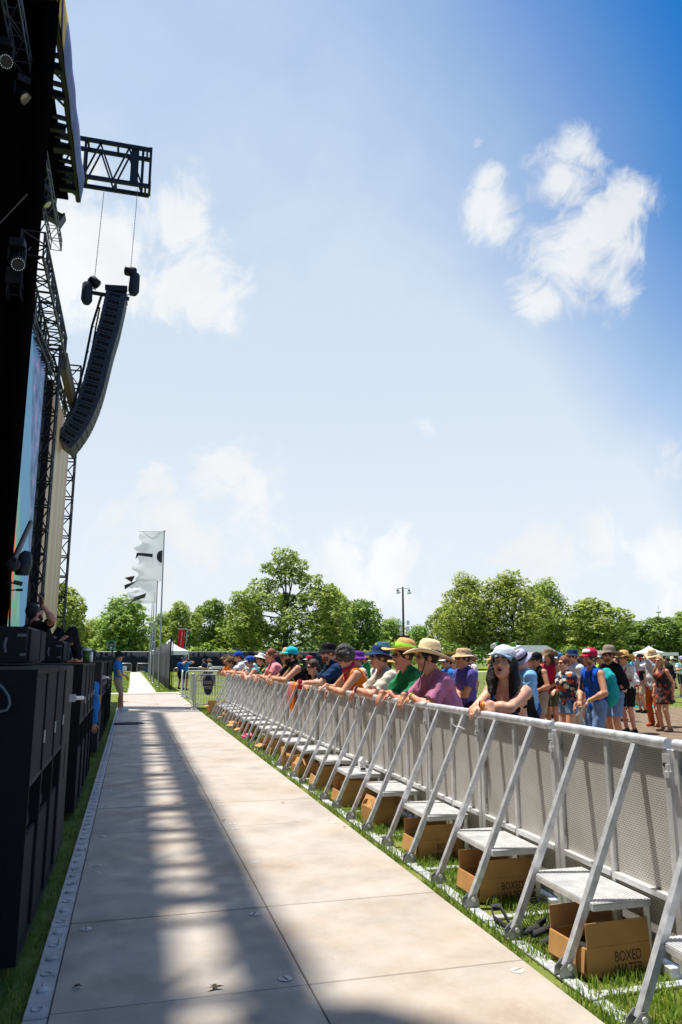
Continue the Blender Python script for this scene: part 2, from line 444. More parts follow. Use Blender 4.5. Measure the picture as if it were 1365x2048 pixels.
o = blades('grass', 16000, (3.2, 34), (22, 70), .07, .04, ypow=1.3, avoid=clumpy(.8, .0), seed=8); o['label'] = 'thin trampled grass on the festival field behind the crowd'

# ------------------------------------------------------------------ crowd barrier
def b_perf(nt, p):
    t = N(nt, 'ShaderNodeTexCoord').outputs['Object']
    s = N(nt, 'ShaderNodeSeparateXYZ'); nt.links.new(t, s.inputs[0])
    cb = N(nt, 'ShaderNodeCombineXYZ'); nt.links.new(s.outputs['Y'], cb.inputs[0]); nt.links.new(s.outputs['Z'], cb.inputs[1])
    br = N(nt, 'ShaderNodeTexBrick'); nt.links.new(cb.outputs[0], br.inputs['Vector'])
    br.inputs['Scale'].default_value = 1; br.inputs['Brick Width'].default_value = .024; br.inputs['Row Height'].default_value = .0125
    br.inputs['Mortar Size'].default_value = .0038; br.inputs['Mortar Smooth'].default_value = .2
    br.inputs['Color1'].default_value = (.24, .215, .185, 1); br.inputs['Color2'].default_value = (.29, .265, .23, 1)
    m = ramp(nt, noise(nt, t, 5, 7), [(.3, (.50, .465, .42)), (.7, (.64, .615, .58))])
    nt.links.new(m, br.inputs['Mortar'])
    nt.links.new(br.outputs['Color'], p.inputs['Base Color']); p.inputs['Roughness'].default_value = .55; p.inputs['Metallic'].default_value = .25
    b = N(nt, 'ShaderNodeBump'); b.inputs['Strength'].default_value = .5; b.inputs['Distance'].default_value = .004
    nt.links.new(br.outputs['Fac'], b.inputs['Height']); nt.links.new(b.outputs[0], p.inputs['Normal'])
PERF = nodes_mat('perforated_panel', b_perf)
SEC = 1.16; SY0 = 3.55
RX = 2.80; RZ = 1.19; FX = 2.27
def make_section():
    t = thing('crowd_barrier', 'x', 'barrier', (0, 0, 0))
    # local y from 0 to SEC
    m = MB(); m.tube([(RX, .03, RZ), (RX, SEC-.03, RZ)], .031, 14)
    m.build('top_rail', GALV, t)
    for i, y in enumerate((.035, SEC/2, SEC-.035)):
        wd = .05 if i != 1 else .036
        m = MB(); m.cbox((RX-.018, y-wd/2, .06), (RX+.022, y+wd/2, RZ-.025), .003); m.build('post', ALU, t)
    for (a, b) in ((.06, SEC/2-.018), (SEC/2+.018, SEC-.06)):
        m = MB(); m.box((RX+.004, a+.002, .42), (RX+.010, b-.002, RZ-.03)); m.build('upper_panel', PERF, t)
        m = MB(); m.box((RX+.004, a+.002, .09), (RX+.010, b-.002, .385)); m.build('lower_panel', PERF, t)
    m = MB(); m.cbox((RX-.026, .062, .385), (RX+.012, SEC/2-.0185, .42), .003); m.cbox((RX-.026, SEC/2+.0185, .385), (RX+.012, SEC-.062, .42), .003); m.build('middle_rail', ALU, t)
    # rivets along the panel edges and hinges
    for y in (SEC/2+.024, SEC-.068):
        for z in (.52, .80, 1.06): m = MB(); m.box((RX-.006, y-.006, z-.018), (RX+.003, y+.006, z+.018)); m.build('hinge', DARKBOLT, t)
    for y in (.29, .85):
        m = MB(); m.bar((FX, y, .06), (RX-.012, y, RZ-.03), .038, .038, up=(0, 1, 0)); br = m.build('brace', GALV, t)
        m = MB()
        for s in (-1, 1): m.prism([(FX-.055, .012), (FX+.05, .012), (FX+.04, .07), (FX+.012, .095), (FX-.012, .095), (FX-.05, .06)], y+s*.0265-.004, y+s*.0265+.004)
        m.box((FX-.05, y-.022, .010), (FX+.045, y+.022, .016))
        cl = m.build('clevis', DARKBOLT, br)
        m = MB(); M = Matrix.Translation((FX, y, .068)) @ Matrix.Rotation(R_(90), 4, 'X')
        m.lathe([(0, -.042), (.014, -.042), (.014, -.034), (.009, -.034), (.009, .034), (.014, .034), (.014, .042), (0, .042)], 10, M, smooth=False); m.build('bolt', ALU, br)
    # folding step
    m = MB(); x0 = FX+.145; x1 = RX-.03; ya, yb = .235, .885
    m.cbox((x0, ya, .358), (x1, yb, .366), .002)
    k = 0; nn = 17
    for k in range(nn):
        xx = x0+.014+(x1-x0-.028)*k/(nn-1); m.box((xx-.0065, ya+.004, .3665), (xx+.0065, yb-.004, .3690))
    for (a, b) in (((x0, ya, .328), (x1, ya+.022, .3575)), ((x0, yb-.022, .328), (x1, yb, .3575)), ((x0-.003, ya+.024, .330), (x0+.016, yb-.024, .3575))): m.box(a, b)
    m.build('step', ALU, t)
    for y in (.26, .86): m = MB(); m.bar((x1-.01, y, .327), (x1-.01, y, .02), .03); m.build('step_leg', ALU, t)
    # base frame lying on the grass
    m = MB(); m.cbox((FX-.045, .01, .004), (FX+.035, SEC-.01, .018), .003)
    m.cbox((FX+.04, .03, .005), (RX+.5, .085, .02), .003); m.cbox((RX-.04, .1, .006), (RX+.03, SEC-.02, .07), .004)
    m.build('base_frame', GALV, t)
    # joining hook
    m = MB(); m.box((RX-.03, -.012, RZ-.16), (RX-.022, .05, RZ-.05)); m.box((RX-.055, -.028, RZ-.165), (RX-.031, .012, RZ-.135)); m.box((RX-.05, -.02, RZ-.133), (RX-.042, .004, RZ-.10))
    m.build('joining_hook', ALU, t)
    m = MB(); M = Matrix.Translation((RX-.0305, .03, RZ-.105)) @ Matrix.Rotation(R_(90), 4, 'Y'); m.lathe([(0, .0), (.013, 0), (.013, -.004), (0, -.004)], 10, M); m.build('hook_hole', BLACK, t)
    return t
ORD = ['nearest', 'second', 'third', 'fourth', 'fifth', 'sixth', 'seventh', 'eighth', 'ninth', 'tenth', 'eleventh', 'twelfth', 'thirteenth', 'fourteenth', 'fifteenth', 'sixteenth', 'seventeenth', 'eighteenth']
sec0 = make_section()
for k in range(-1, 17):
    i = k+1
    lab = {0: 'nearest aluminium crowd barrier section, cut off by the right edge', 1: 'aluminium barrier section with the coiled strap beside its box, second from the near end',
           2: 'aluminium barrier section with a white cable tie hook, under the woman in a cap', 17: 'last barrier section, at the far end against the steel rack'}.get(i, 'aluminium crowd barrier section with step and two braces, %s from the near end' % ORD[i])
    s = sec0 if k == -1 else dup(sec0)
    s.location = (0, SY0+SEC*k, 0); tag(s, lab, 'barrier', 'crowd barrier sections along the walkway')

# cable tie on a brace
m = MB(); y = SY0+SEC*2+.29+.0
pz = RZ-.13; px = FX+(RX-FX)*(pz-.06)/(RZ-.09)
m.tube([(px+.02, y-.03, pz-.015), (px-.02, y-.028, pz+.005), (px-.06, y-.02, pz+.01), (px-.085, y-.005, pz+.035), (px-.075, y+.01, pz+.075)], .006, 6)
tag(m.build('cable_tie', WHITEP), 'white cable tie end sticking out from a barrier brace', 'cable tie')

# ------------------------------------------------------------------ cardboard boxes
CARD = mat('cardboard', (.50, .26, .095), .85, var=.10, vscale=7, spec=.15)
CARDIN = mat('cardboard_inside', (.36, .205, .10), .9, var=.08, vscale=6)
INK = mat('printed_ink', (.03, .028, .028), .8)
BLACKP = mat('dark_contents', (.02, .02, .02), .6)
def cardbox(loc, L, Wd, Hh, rz, flaps, label, word=None, side=False, scrawl=False, cut=0.0):
    """L along x, Wd along y; flaps: angles for front(-y), back, left(-x), right measured from straight up, outwards positive"""
    t = thing('cardboard_box', label, 'box', loc, rz, 'cardboard boxes under the barrier steps')
    th = .005; m = MB(); l, wd = L/2, Wd/2
    m.box((-l, -wd, .0), (l, wd, th))
    m.box((-l, -wd, th), (l, -wd+th, Hh)); m.box((-l, wd-th, th), (l, wd, Hh)); m.box((-l, -wd+th, th), (-l+th, wd-th, Hh)); m.box((l-th, -wd+th, th), (l, wd-th, Hh))
    m.build('box_body', CARD, t)
    FL = min(Wd*.5, .115)
    def flap(a, b, out, ang, fl, name='flap'):
        a = Vector(a); b = Vector(b); out = Vector(out); d = out*math.sin(ang)+Vector((0, 0, 1))*math.cos(ang)
        n = out*math.cos(ang)-Vector((0, 0, 1))*math.sin(ang)
        a = a+d*.002; b = b+d*.002
        v = [a, b, b+d*fl, a+d*fl]; v += [p-n*th for p in v]
        q = MB(); q.add(v, [(0, 1, 2, 3), (7, 6, 5, 4), (0, 4, 5, 1), (1, 5, 6, 2), (2, 6, 7, 3), (3, 7, 4, 0)]); q.build(name, CARD, t)
    flap((-l+.004, -wd, Hh), (l-.004, -wd, Hh), (0, -1, 0), flaps[0], FL)
    flap((l-.004, wd, Hh), (-l+.004, wd, Hh), (0, 1, 0), flaps[1], FL)
    flap((-l, wd-.004, Hh), (-l, -wd+.004, Hh), (-1, 0, 0), flaps[2], FL)
    flap((l, -wd+.004, Hh), (l, wd-.004, Hh), (1, 0, 0), flaps[3], FL)
    r = random.Random(int(loc[1]*100)); m = MB()
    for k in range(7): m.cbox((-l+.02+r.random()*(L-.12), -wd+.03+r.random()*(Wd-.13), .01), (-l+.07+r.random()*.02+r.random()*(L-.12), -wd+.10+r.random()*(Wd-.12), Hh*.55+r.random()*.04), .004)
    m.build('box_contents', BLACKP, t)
    if word:
        for k, wd_ in enumerate(word):
            me = text_mesh(wd_, .072, frame_M((l*.22, -wd-.0015, Hh*.60-.062*k), (1, 0, 0), (0, 0, 1)), sx=.72); link('lettering', me, INK, t)
    if side:
        m = MB()
        for k in range(4): m.box((-l-.0012, -wd*.15-.05+.01*k, Hh*.80-.022*k-.012), (-l-.0004, wd*.15+.04-.008*k, Hh*.80-.022*k-.004))
        m.box((-l-.0012, -wd*.15-.045, Hh*.16), (-l-.0004, wd*.15+.035, Hh*.40)); m.build('printing', INK, t)
    if scrawl:
        m = MB(); pts = [(l*.1+.10*math.sin(i*.55)*(.4+.05*i/2)+.006*i, -wd-.002, Hh*.5+.03*math.cos(i*.9)) for i in range(18)]; m.tube(pts, .003, 4); m.build('scrawl', INK, t)
    return t
def secY(k, off): return SY0+SEC*k+off
B = cardbox
B((2.555, secY(0, .40), .012), .42, .33, .145, R_(3), (R_(-2), R_(4), R_(172), R_(165)), 'large open cardboard box next to the coiled strap, nearest of the row', ['BOXED', 'WATER'], True)
B((2.565, secY(1, .52), .012), .41, .32, .145, R_(2), (R_(-2), R_(3), R_(170), R_(165)), 'open cardboard box with raised flaps under the step below the woman in the cap', ['BOXED', 'WATER'], True)
B((2.560, secY(2, .50), .012), .41, .32, .145, R_(2), (R_(-3), R_(3), R_(168), R_(160)), 'open cardboard box printed BOXED beside the small box with peaked flaps', ['BOXED', 'WATER'], True)
B((2.49, secY(3, .62), .012), .26, .30, .16, R_(6), (R_(-40), R_(-52), R_(-30), R_(40)), 'small cardboard box with flaps leaning together like a roof', None, False)
B((2.55, secY(4, .55), .012), .42, .32, .15, R_(2), (R_(-3), R_(2), R_(170), R_(160)), 'open cardboard box with handwriting under the step that holds the white carton', None, False, True)
B((2.55, secY(5, .55), .012), .42, .32, .15, R_(-3), (R_(-3), R_(4), R_(165), R_(160)), 'open cardboard box just beyond the white carton on the step', ['BOXED'], True)
B((2.45, secY(6, .45), .012), .27, .30, .15, R_(8), (R_(-45), R_(-20), R_(-35), R_(60)), 'half closed small cardboard box in the middle of the row')
B((2.47, secY(7, .35), .012), .28, .30, .15, R_(-6), (R_(-48), R_(30), R_(-20), R_(80)), 'cardboard box with one flap folded in, beyond the half closed box')
B((2.54, secY(8, .35), .012), .40, .30, .15, R_(4), (R_(10), R_(5), R_(165), R_(150)), 'wide cardboard box with its flaps folded down in the far half of the row')
B((2.43, secY(8, .95), .012), .24, .26, .14, R_(14), (R_(40), R_(-30), R_(110), R_(60)), 'small torn cardboard box behind the wide one')
B((2.52, secY(11, .5), .012), .40, .32, .15, R_(0), (R_(80), R_(5), R_(110), R_(130)), 'dark open cardboard box next to the pink bag')
B((2.47, secY(12, .5), .012), .32, .30, .15, R_(20), (R_(60), R_(70), R_(110), R_(60)), 'crushed cardboard box beyond the pink bag')
B((2.50, secY(14, .4), .012), .36, .30, .16, R_(-10), (R_(60), R_(40), R_(110), R_(90)), 'flattened cardboard box near the far end of the row')
B((2.48, secY(16, .55), .012), .55, .34, .30, R_(3), (R_(0), R_(2), R_(110), R_(100)), 'tall cardboard box at the very end of the barrier line')
PINK = mat('pink_plastic', (.75, .05, .16), .4, bump=.5, bscale=30)
m = MB(); r = random.Random(4)
for k in range(9): m.ball((2.36+r.uniform(-.09, .09), secY(10, .75)+r.uniform(-.08, .08), .05+r.uniform(0, .06)), (r.uniform(.04, .07), r.uniform(.04, .06), r.uniform(.03, .05)), 7, 5)
tag(m.build('plastic_bag', PINK), 'crumpled pink plastic bag lying on the grass by the barrier feet', 'bag')
# the carton on a step
t = thing('water_carton', 'small white drink carton standing on a barrier step', 'carton', (2.62, secY(4, .47), .3695), R_(4))
m = MB(); m.cbox((-.036, -.036, 0), (.036, .036, .115), .003); m.prism([(-.036, .1155), (.036, .1155), (.004, .148), (-.004, .148)], -.034, .034); m.box((-.003, -.034, .148), (.003, .034, .160)); m.build('carton_body', WHITEP, t)
for k, wd_ in enumerate(('BOXED', 'WATER')):
    link('lettering', text_mesh(wd_, .026, frame_M((.0, -.0368, .085-.028*k), (1, 0, 0), (0, 0, 1)), sx=.85), INK, t)
m = MB(); m.box((-.026, -.0372, .014), (.026, -.0364, .040)); m.build('printing', INK, t)
# coiled strap
STRAP = mat('strap_webbing', (.035, .035, .038), .8, bump=.4, bscale=120)
m = MB(); c = Vector((2.46, secY(0, .93), .10)); pts = []
for i in range(120):
    a = i*.33; r_ = .018+.0022*i*.33
    pts.append(c+Vector((math.cos(a)*r_*.9, math.sin(a)*r_*.5, math.sin(a)*r_*.85*.0+math.cos(a+1.57)*r_)))
vs = []; fs = []
ax = Vector((-.45, -.85, .25)).normalized(); ax2 = Vector((.9, -.4, 0)).normalized(); ax3 = ax.cross(ax2)
for i in range(120):
    a = i*.33; r_ = .018+.0023*a; p = c+ax2*math.cos(a)*r_+ax3*math.sin(a)*r_
    vs += [p-ax*.03, p+ax*.03]
m.add(vs, [(2*i, 2*i+1, 2*i+3, 2*i+2) for i in range(119)], True)
def ribbon(m, pts, wd, side):
    side = Vector(side).normalized(); vs = []
    for p in pts: vs += [Vector(p)-side*wd/2, Vector(p)+side*wd/2]
    m.add(vs, [(2*i, 2*i+1, 2*i+3, 2*i+2) for i in range(len(pts)-1)], True)
bx, by = 2.38, secY(0, .80)
ribbon(m, [(bx+.1, by+.02, .05), (bx, by-.02, .085), (bx-.08, by+.02, .05), (bx-.10, by+.12, .04), (bx-.14, by+.25, .06), (bx-.12, by+.33, .10), (bx-.07, by+.30, .11), (bx-.07, by+.18, .05)], .04, (.2, .5, .9))
ribbon(m, [(bx+.16, by-.03, .12), (bx+.05, by-.08, .10), (bx-.04, by-.05, .06), (bx+.0, by+.05, .05), (bx+.12, by+.08, .09)], .045, (.4, .3, .8))
ribbon(m, [(bx+.18, by-.10, .03), (bx+.02, by-.12, .05), (bx-.05, by-.14, .03)], .045, (0, .6, .8))
so_ = m.build('webbing_strap', STRAP); md = so_.modifiers.new('s', 'SOLIDIFY'); md.thickness = .003
tag(so_, 'coiled black webbing strap lying in the grass by a barrier foot', 'strap')
# dark mat on the walkway
m = MB(); cm = atZ(260, 1447, .05)
prof = [(0, .03), (.20, .03), (.30, .022), (.34, .006), (.345, 0)]
m.lathe(prof, 26, Matrix.Translation((cm.x-.02, cm.y, .042)), sx=1.05, sy=1.0, warp=lambda p, a, r: Vector((p.x*(1+.07*math.sin(3*a)), p.y*(1+.1*math.cos(2*a)), p.z+.006*math.sin(5*a)*(r > .01)*(r < .33))))
tag(m.build('cable_mat', mat('cable_rubber', (.016, .016, .018), .8, bump=.6, bscale=25)), 'flat black cable heap lying across the walkway', 'cable')
# ================================================================== THE STAGE
def rat(x, y):
    d = ray(x, y); return d.x/d.z
def onrat(r, Z): return r*(Z-CAMH)
def truss(m, A, B, wd, ht, r, bays, up=(0, 0, 1), zig=True, ends=True):
    """box truss from A to B (axis through its centre)"""
    A = Vector(A); B = Vector(B); t = (B-A).normalized(); u = Vector(up); u = (u-t*u.dot(t)).normalized(); q = t.cross(u)
    cs = [q*(sx*wd/2)+u*(sy*ht/2) for sx, sy in ((-1, -1), (1, -1), (1, 1), (-1, 1))]
    for c in cs: m.tube([A+c, B+c], r, 6)
    L = (B-A)
    for i in range(bays+1):
        p = A+L*(i/bays)
        for k in range(4): m.tube([p+cs[k], p+cs[(k+1) % 4]], r*.62, 4, cap=False)
        if i < bays:
            p2 = A+L*((i+1)/bays)
            for k in range(4):
                a, b = (cs[k], cs[(k+1) % 4]) if (i+k) % 2 else (cs[(k+1) % 4], cs[k])
                m.tube([p+a, p2+b], r*.62, 4, cap=False)
    return m
TRUSSM = mat('truss_black', (.008, .011, .018), .5, .0, spec=.3)
TRUSSB = mat('truss_worn', (.016, .022, .034), .45, .0, spec=.4)
ZR = 18.6
roof = thing('stage_roof', 'huge black stage roof with a long fabric banner along its front edge', 'stage roof', (-8, 5, ZR))
def rl(m): # shift into the roof's local frame
    m.v = [(x+8, y-5, z-ZR) for (x, y, z) in m.v]; return m
xin = onrat(-.188, ZR)
m = MB(); m.box((-40, -30, ZR), (xin, 27.3, ZR+.10)); m.box((-40, 27.0, ZR-1.0), (xin-.4, 27.3, ZR-.002)); rl(m).build('roof_deck', DRAPE, roof)
m = MB(); m.prism([(-34, ZR+.102), (xin-3.6, ZR+.102), (xin-5.5, ZR+2.6), (-30, ZR+4.5)], -30, 27); rl(m).build('roof_crown', DRAPE, roof)
# front ladder truss with rungs where the sky shows through
xc = onrat(rat(110.5, 7), ZR-.15)
ladder = MB(); y = 3.0; k = 0
rungs = []
ladder.tube([(xc, -30, ZR-.15), (xc, 27.0, ZR-.15)], .095, 8)
ladder.tube([(xc+.02, -30, ZR+.75), (xc+.02, 27.0, ZR+.75)], .05, 8)
while y < 26.4:
    ladder.bar((xin-.1, y, ZR-.1), (xc, y, ZR-.15), .12, .10)
    ladder.bar((xin-.1, y+.34, ZR-.1), (xc, y+.34, ZR-.15), .06, .08)
    ladder.bar((xin-.1, y+.38, ZR-.1), (xc, y+1.0, ZR-.15), .05, .05)
    ladder.tube([(xc, y, ZR-.15), (xc+.02, y+.62, ZR+.75)], .03, 5); ladder.tube([(xc+.02, y+.62, ZR+.75), (xc, y+1.24, ZR-.15)], .03, 5)
    ladder.box((xin-.2, y+.36, ZR-.3), (xc-(.01, .12, .01, .06, .01)[k % 5], y+.36+(.10, .16, .30, .08, .20)[k % 5], ZR-.11))  # plates added to break the light strip on the walkway into patches
    k += 1; y += (1.25, 1.02, 1.40, 1.15, 1.48, .95)[k % 6]
rl(ladder).build('front_truss', TRUSSM, roof)
# banner, leaning outwards, with a loose scalloped outer edge
def b_banner(nt, p):
    t = N(nt, 'ShaderNodeTexCoord').outputs['Object']; s = N(nt, 'ShaderNodeSeparateXYZ'); nt.links.new(t, s.inputs[0])
    def rng(v, a, b):
        n = N(nt, 'ShaderNodeMapRange'); nt.links.new(v, n.inputs[0]); n.inputs[1].default_value = a; n.inputs[2].default_value = b; return n.outputs[0]
    blue = ramp(nt, noise(nt, t, .9, 5), [(.3, (.16, .24, .48)), (.55, (.30, .36, .58)), (.7, (.34, .28, .52))])
    yel = (.78, .66, .28)
    f = rng(s.outputs['Y'], 14.5, 14.6)
    mm = N(nt, 'ShaderNodeMath', operation='MULTIPLY_ADD'); nt.links.new(s.outputs['Z'], mm.inputs[0]); mm.inputs[1].default_value = .9; nt.links.new(s.outputs['Y'], mm.inputs[2])
    st = rng(mm.outputs[0], 13.5, 13.52); st2 = rng(mm.outputs[0], 13.92, 13.90)
    ml = N(nt, 'ShaderNodeMath', operation='MULTIPLY'); nt.links.new(st, ml.inputs[0]); nt.links.new(st2, ml.inputs[1])
    y2 = mixc(nt, ml.outputs[0], yel, (.03, .05, .16)); c = mixc(nt, f, y2, blue)
    nt.links.new(c, p.inputs['Base Color']); p.inputs['Roughness'].default_value = .85
    tr = N(nt, 'ShaderNodeBsdfTranslucent'); nt.links.new(c, tr.inputs[0])
    mx = N(nt, 'ShaderNodeMixShader'); mx.inputs[0].default_value = .5
    nt.links.new(p.outputs[0], mx.inputs[1]); nt.links.new(tr.outputs[0], mx.inputs[2]); nt.links.new(mx.outputs[0], nt.nodes['Material Output'].inputs[0])
BANNER = nodes_mat('banner_fabric', b_banner)
zb0, zb1 = ZR-.25, ZR+.75
r0, r1 = rat(116, 0), rat(133, 0)
ye = 27.0
def bf(u, v):
    Y = -25+(ye+25)*u; sc = .008*math.sin(Y*1.9)+.006*math.sin(Y*4.3)
    z = zb0+(zb1-zb0)*v; x = onrat(r0+(r1-r0)*v, z)+sc*v+.012*math.sin(Y*3+v*4)
    return (x+8, Y-5, z-ZR)
m = MB(); m.grid(bf, 220, 6); o = m.build('banner', BANNER, roof); md = o.modifiers.new('s', 'SOLIDIFY'); md.thickness = .012
# unseen roof block, added and shaped to cast the shadow across the near walkway
m = MB(); cp_ = [(xin+.002, -14), (2.4, -14), (2.4, 5.2), (.2, 5.42), (-1.2, 5.8), (-2.0, 6.3), (-2.5, 6.9), (xin+.002, 7.0)]; nn = len(cp_); m.add([(x, y, ZR+.9) for x, y in cp_]+[(x, y, ZR+1.4) for x, y in cp_], [tuple(range(nn))[::-1], tuple(range(nn, 2*nn))]+[(i, (i+1) % nn, (i+1) % nn+nn, i+nn) for i in range(nn)]); rl(m).build('added_shade_canopy', DRAPE, roof)
# cantilever truss carrying the loudspeaker array
YC = 27.6
pT = atY(294, 299, YC); pB = atY(299, 373, YC)
cz0, cz1 = pB.z, pT.z; xe = pB.x; xs = -5.2
t = thing('cantilever_truss', 'black cantilever truss sticking out from the roof corner above the speaker array', 'truss', (xe, YC, cz0))
def sh(m, o): m.v = [(a-o[0], b-o[1], c-o[2]) for a, b, c in m.v]; return m
oc = (xe, YC, cz0); DY = .62
for yy in (YC, YC+DY):
    for zz in (cz0, cz1):
        m = MB(); m.bar((xs, yy, zz), (xe, yy, zz), .11, .15); sh(m, oc).build('chord', TRUSSM, t)
m = MB(); n = 4; Lx = (xe-xs-.6)/n
for yy in (YC+.02, YC+DY-.02):
    for i in range(n):
        a = xs+.3+Lx*i
        m.bar((a, yy, cz0+.06), (a+Lx/2, yy, cz1-.06), .06); m.bar((a+Lx/2, yy, cz1-.06), (a+Lx, yy, cz0+.06), .06)
        if i % 2: m.bar((a+Lx, yy, cz0+.06), (a+Lx, yy, cz1-.06), .07)
for i in range(5):
    a = xs+.3+(xe-xs-.45)*i/4
    m.bar((a, YC+.055, cz0), (a, YC+DY-.055, cz0), .08); m.bar((a, YC+.055, cz1), (a, YC+DY-.055, cz1), .08)
sh(m, oc).build('bracing', TRUSSM, t)
m = MB(); m.box((xe-.75, YC-.004, cz0-.04), (xe-.45, YC+.11, cz1-.1)); m.box((xe-.04, YC+.06, cz0-.075), (xe+.06, YC+DY-.06, cz0+.3)); m.box((xe-.05, YC-.075, cz0-.08), (xe+.05, YC-.056, cz1+.08))
sh(m, oc).build('end_plate', TRUSSM, t)
# dark upright bracket where the cantilever leaves the roof
m = MB(); a = atY(146, 400, YC-.3); m.box((-4.2, YC-.35, cz0-.35), (a.x-.15, YC+DY+.1, cz0-.09)); m.box((-4.6, YC-.6, cz0-.3), (-3.75, YC-.37, cz1+.1)); sh(m, oc).build('mounting_bracket', BLACKM, t)

# ---------------------------------------------------------------- loudspeaker array
SPK = mat('speaker_paint', (.034, .05, .082), .45, spec=.35, var=.2, vscale=4)
SPKG = mat('speaker_grille', (.022, .027, .038), .6, var=.25, vscale=60)
SPKH = mat('speaker_opening', (.004, .004, .005), .9)
SPKT = mat('speaker_worn_trim', (.16, .16, .17), .6)
path = [(233, 584), (226, 615), (218, 651), (206, 690), (197, 727), (188.5, 761), (181, 787), (171, 814), (158, 842), (142, 866), (125, 886)]
YA = 27.7
pp = [atY(x, y, YA) for x, y in path]
cum = [0]
for i in range(len(pp)-1): cum.append(cum[-1]+(pp[i+1]-pp[i]).length)
def at_len(s):
    for i in range(len(pp)-1):
        if s <= cum[i+1]: return pp[i].lerp(pp[i+1], (s-cum[i])/(cum[i+1]-cum[i]))
    return pp[-1]
NB = 22; HB = cum[-1]/NB
arr = thing('speaker_array', 'long curved black loudspeaker array hanging from the cantilever truss', 'speaker array', tuple(pp[0]))
DB = .37; WY = 1.25
top0 = Vector(pp[0])
for i in range(NB):
    a, b = at_len(HB*i), at_len(HB*(i+1)); d = (b-a).normalized(); nrm = Vector((-d.z, 0, d.x)); c = (a+b)/2-top0
    if nrm.x < 0: nrm = -nrm
    M = frame_M(c, nrm, d.cross(nrm)*-1 if False else (0, 1, 0)) # x=front, y=depth along stage, z = up the box
    h = HB/2*.985
    cab = MB(); cab.prism([(-DB, -h*.80), (DB, -h*1.0), (DB, h*1.0), (-DB, h*.80)], 0, WY, M); co = cab.build('speaker_cabinet', SPK, arr)
    q = MB()
    for k in (-1, 0, 1): q.box((k*.145-.085, -.008, -h*.42), (k*.145+.045, -.001, h*.5), M)
    q.build('side_opening', SPKH, co)
    q = MB(); q.box((DB+.001, .03, -h*.93), (DB+.014, WY/2-.02, h*.93), M); q.build('grille', SPKG, co)
    q = MB(); q.box((DB+.001, WY/2+.02, -h*.93), (DB+.014, WY-.03, h*.93), M); q.build('grille', SPKG, co)
    for k in (-1, 1): q = MB(); q.box((k*(DB-.05)-.03, -.014, -h*.2), (k*(DB-.05)+.03, -.002, h*1.3), M); q.build('rigging_link', SPK, co)
    if i > 14:
        q = MB(); q.box((DB-.01, -.004, -h), (DB+.018, .024, h), M); q.box((DB-.01, WY/2-.015, -h), (DB+.018, WY/2+.015, h), M); q.build('edge_trim', SPKT, co)
# flying bar with the two pick points, cable loom behind
pl, pr = atY(183, 585, YA+.3)-top0, atY(259, 598, YA+.3)-top0
m = MB(); m.bar(pl, pr, .12, .10, up=(0, 1, 0)); m.bar((-.42, .02, .14), (.40, .02, .20), .06, .22); m.bar((-.42, WY-.02, .14), (.40, WY-.02, .20), .06, .22); m.box((-.38, .06, .1), (.38, WY-.06, .15)); m.build('flying_frame', BLACKM, arr)
m = MB(); m.tube([atY(203, 592, YA+.2)-top0, atY(185, 650, YA+.2)-top0, atY(168, 735, YA+.2)-top0, atY(148, 810, YA+.2)-top0, atY(124, 868, YA+.2)-top0], .045, 6)
m.tube([atY(200, 615, YA+.2)-top0, atY(192, 655, YA+.2)-top0, atY(180, 725, YA+.2)-top0], .03, 6)
for (x, y) in ((196, 640), (190, 662), (183, 690), (180, 712), (176, 725), (168, 757), (162, 770), (152, 806), (146, 826), (135, 848), (120, 872)):
    p = atY(x-8, y+2, YA+.2)-top0; q_ = atY(x+4, y-3, YA+.1)-top0; r_ = atY(x-2, y-10, YA+.2)-top0; m.tube([p, r_, q_], .012, 4)
m.build('cable_loom', BLACKM, arr)
CHAIN = mat('chain_steel', (.30, .32, .34), .4, .6)
def chain(m, a, b, link_=.05, r=.011):
    a = Vector(a); b = Vector(b); n = max(2, int((b-a).length/link_))
    for i in range(n):
        p, q = a.lerp(b, i/n), a.lerp(b, (i+1)/n)
        m.bar(p, q, .03 if i % 2 else .012, .012 if i % 2 else .03, up=(0, 1, 0))
def hoist(hook_top, body_a, body_b, bag_t, bag_b, foot, lab):
    t = thing('chain_hoist', lab, 'hoist', tuple(body_a))
    o = Vector(body_a)
    m = MB(); chain(m, Vector(hook_top)-o, Vector(body_a).lerp(Vector(body_b), .5)-o); m.build('lifting_chain', CHAIN, t)
    a, b = Vector(body_a)-o, Vector(body_b)-o
    m = MB(); d = (b-a); m.tube([a, a+d*.06, a+d*.15, a+d*.85, a+d*.94, b], [.08, .16, .19, .19, .16, .08], 12); m.build('motor_body', BLACKM, t)
    m = MB(); a, b = Vector(bag_t)-o, Vector(bag_b)-o; m.tube([a, a.lerp(b, .1), a.lerp(b, .8), b], [.16, .20, .22, .12], 8); m.build('chain_bag', mat('bag_fabric', (.02, .03, .05), .8, bump=.5, bscale=8), t)
    m = MB(); a = Vector(body_a).lerp(Vector(body_b), .6)-o; chain(m, a, Vector(foot)-o, .14); m.tube([Vector(foot)-o+Vector((.07*math.cos(k), 0, .07*math.sin(k))) for k in np.linspace(0, 5.2, 9)], .02, 5); m.build('hook', CHAIN, t)
hoist(atY(209, 378, YC+.3), atY(180, 556, YA+.3), atY(198, 572, YA+.3), atY(176, 566, YA+.3), atY(173, 608, YA+.3), atY(188, 580, YA+.3), 'capsule shaped chain hoist with a hanging bag above the left end of the speaker array')
hoist(atY(276, 378, YC+.3), atY(249, 540, YA+.3), atY(274, 546, YA+.3), atY(271, 548, YA+.3), atY(267, 590, YA+.3), atY(258, 592, YA+.3), 'chain hoist with a dark bag to the right of the speaker array top')

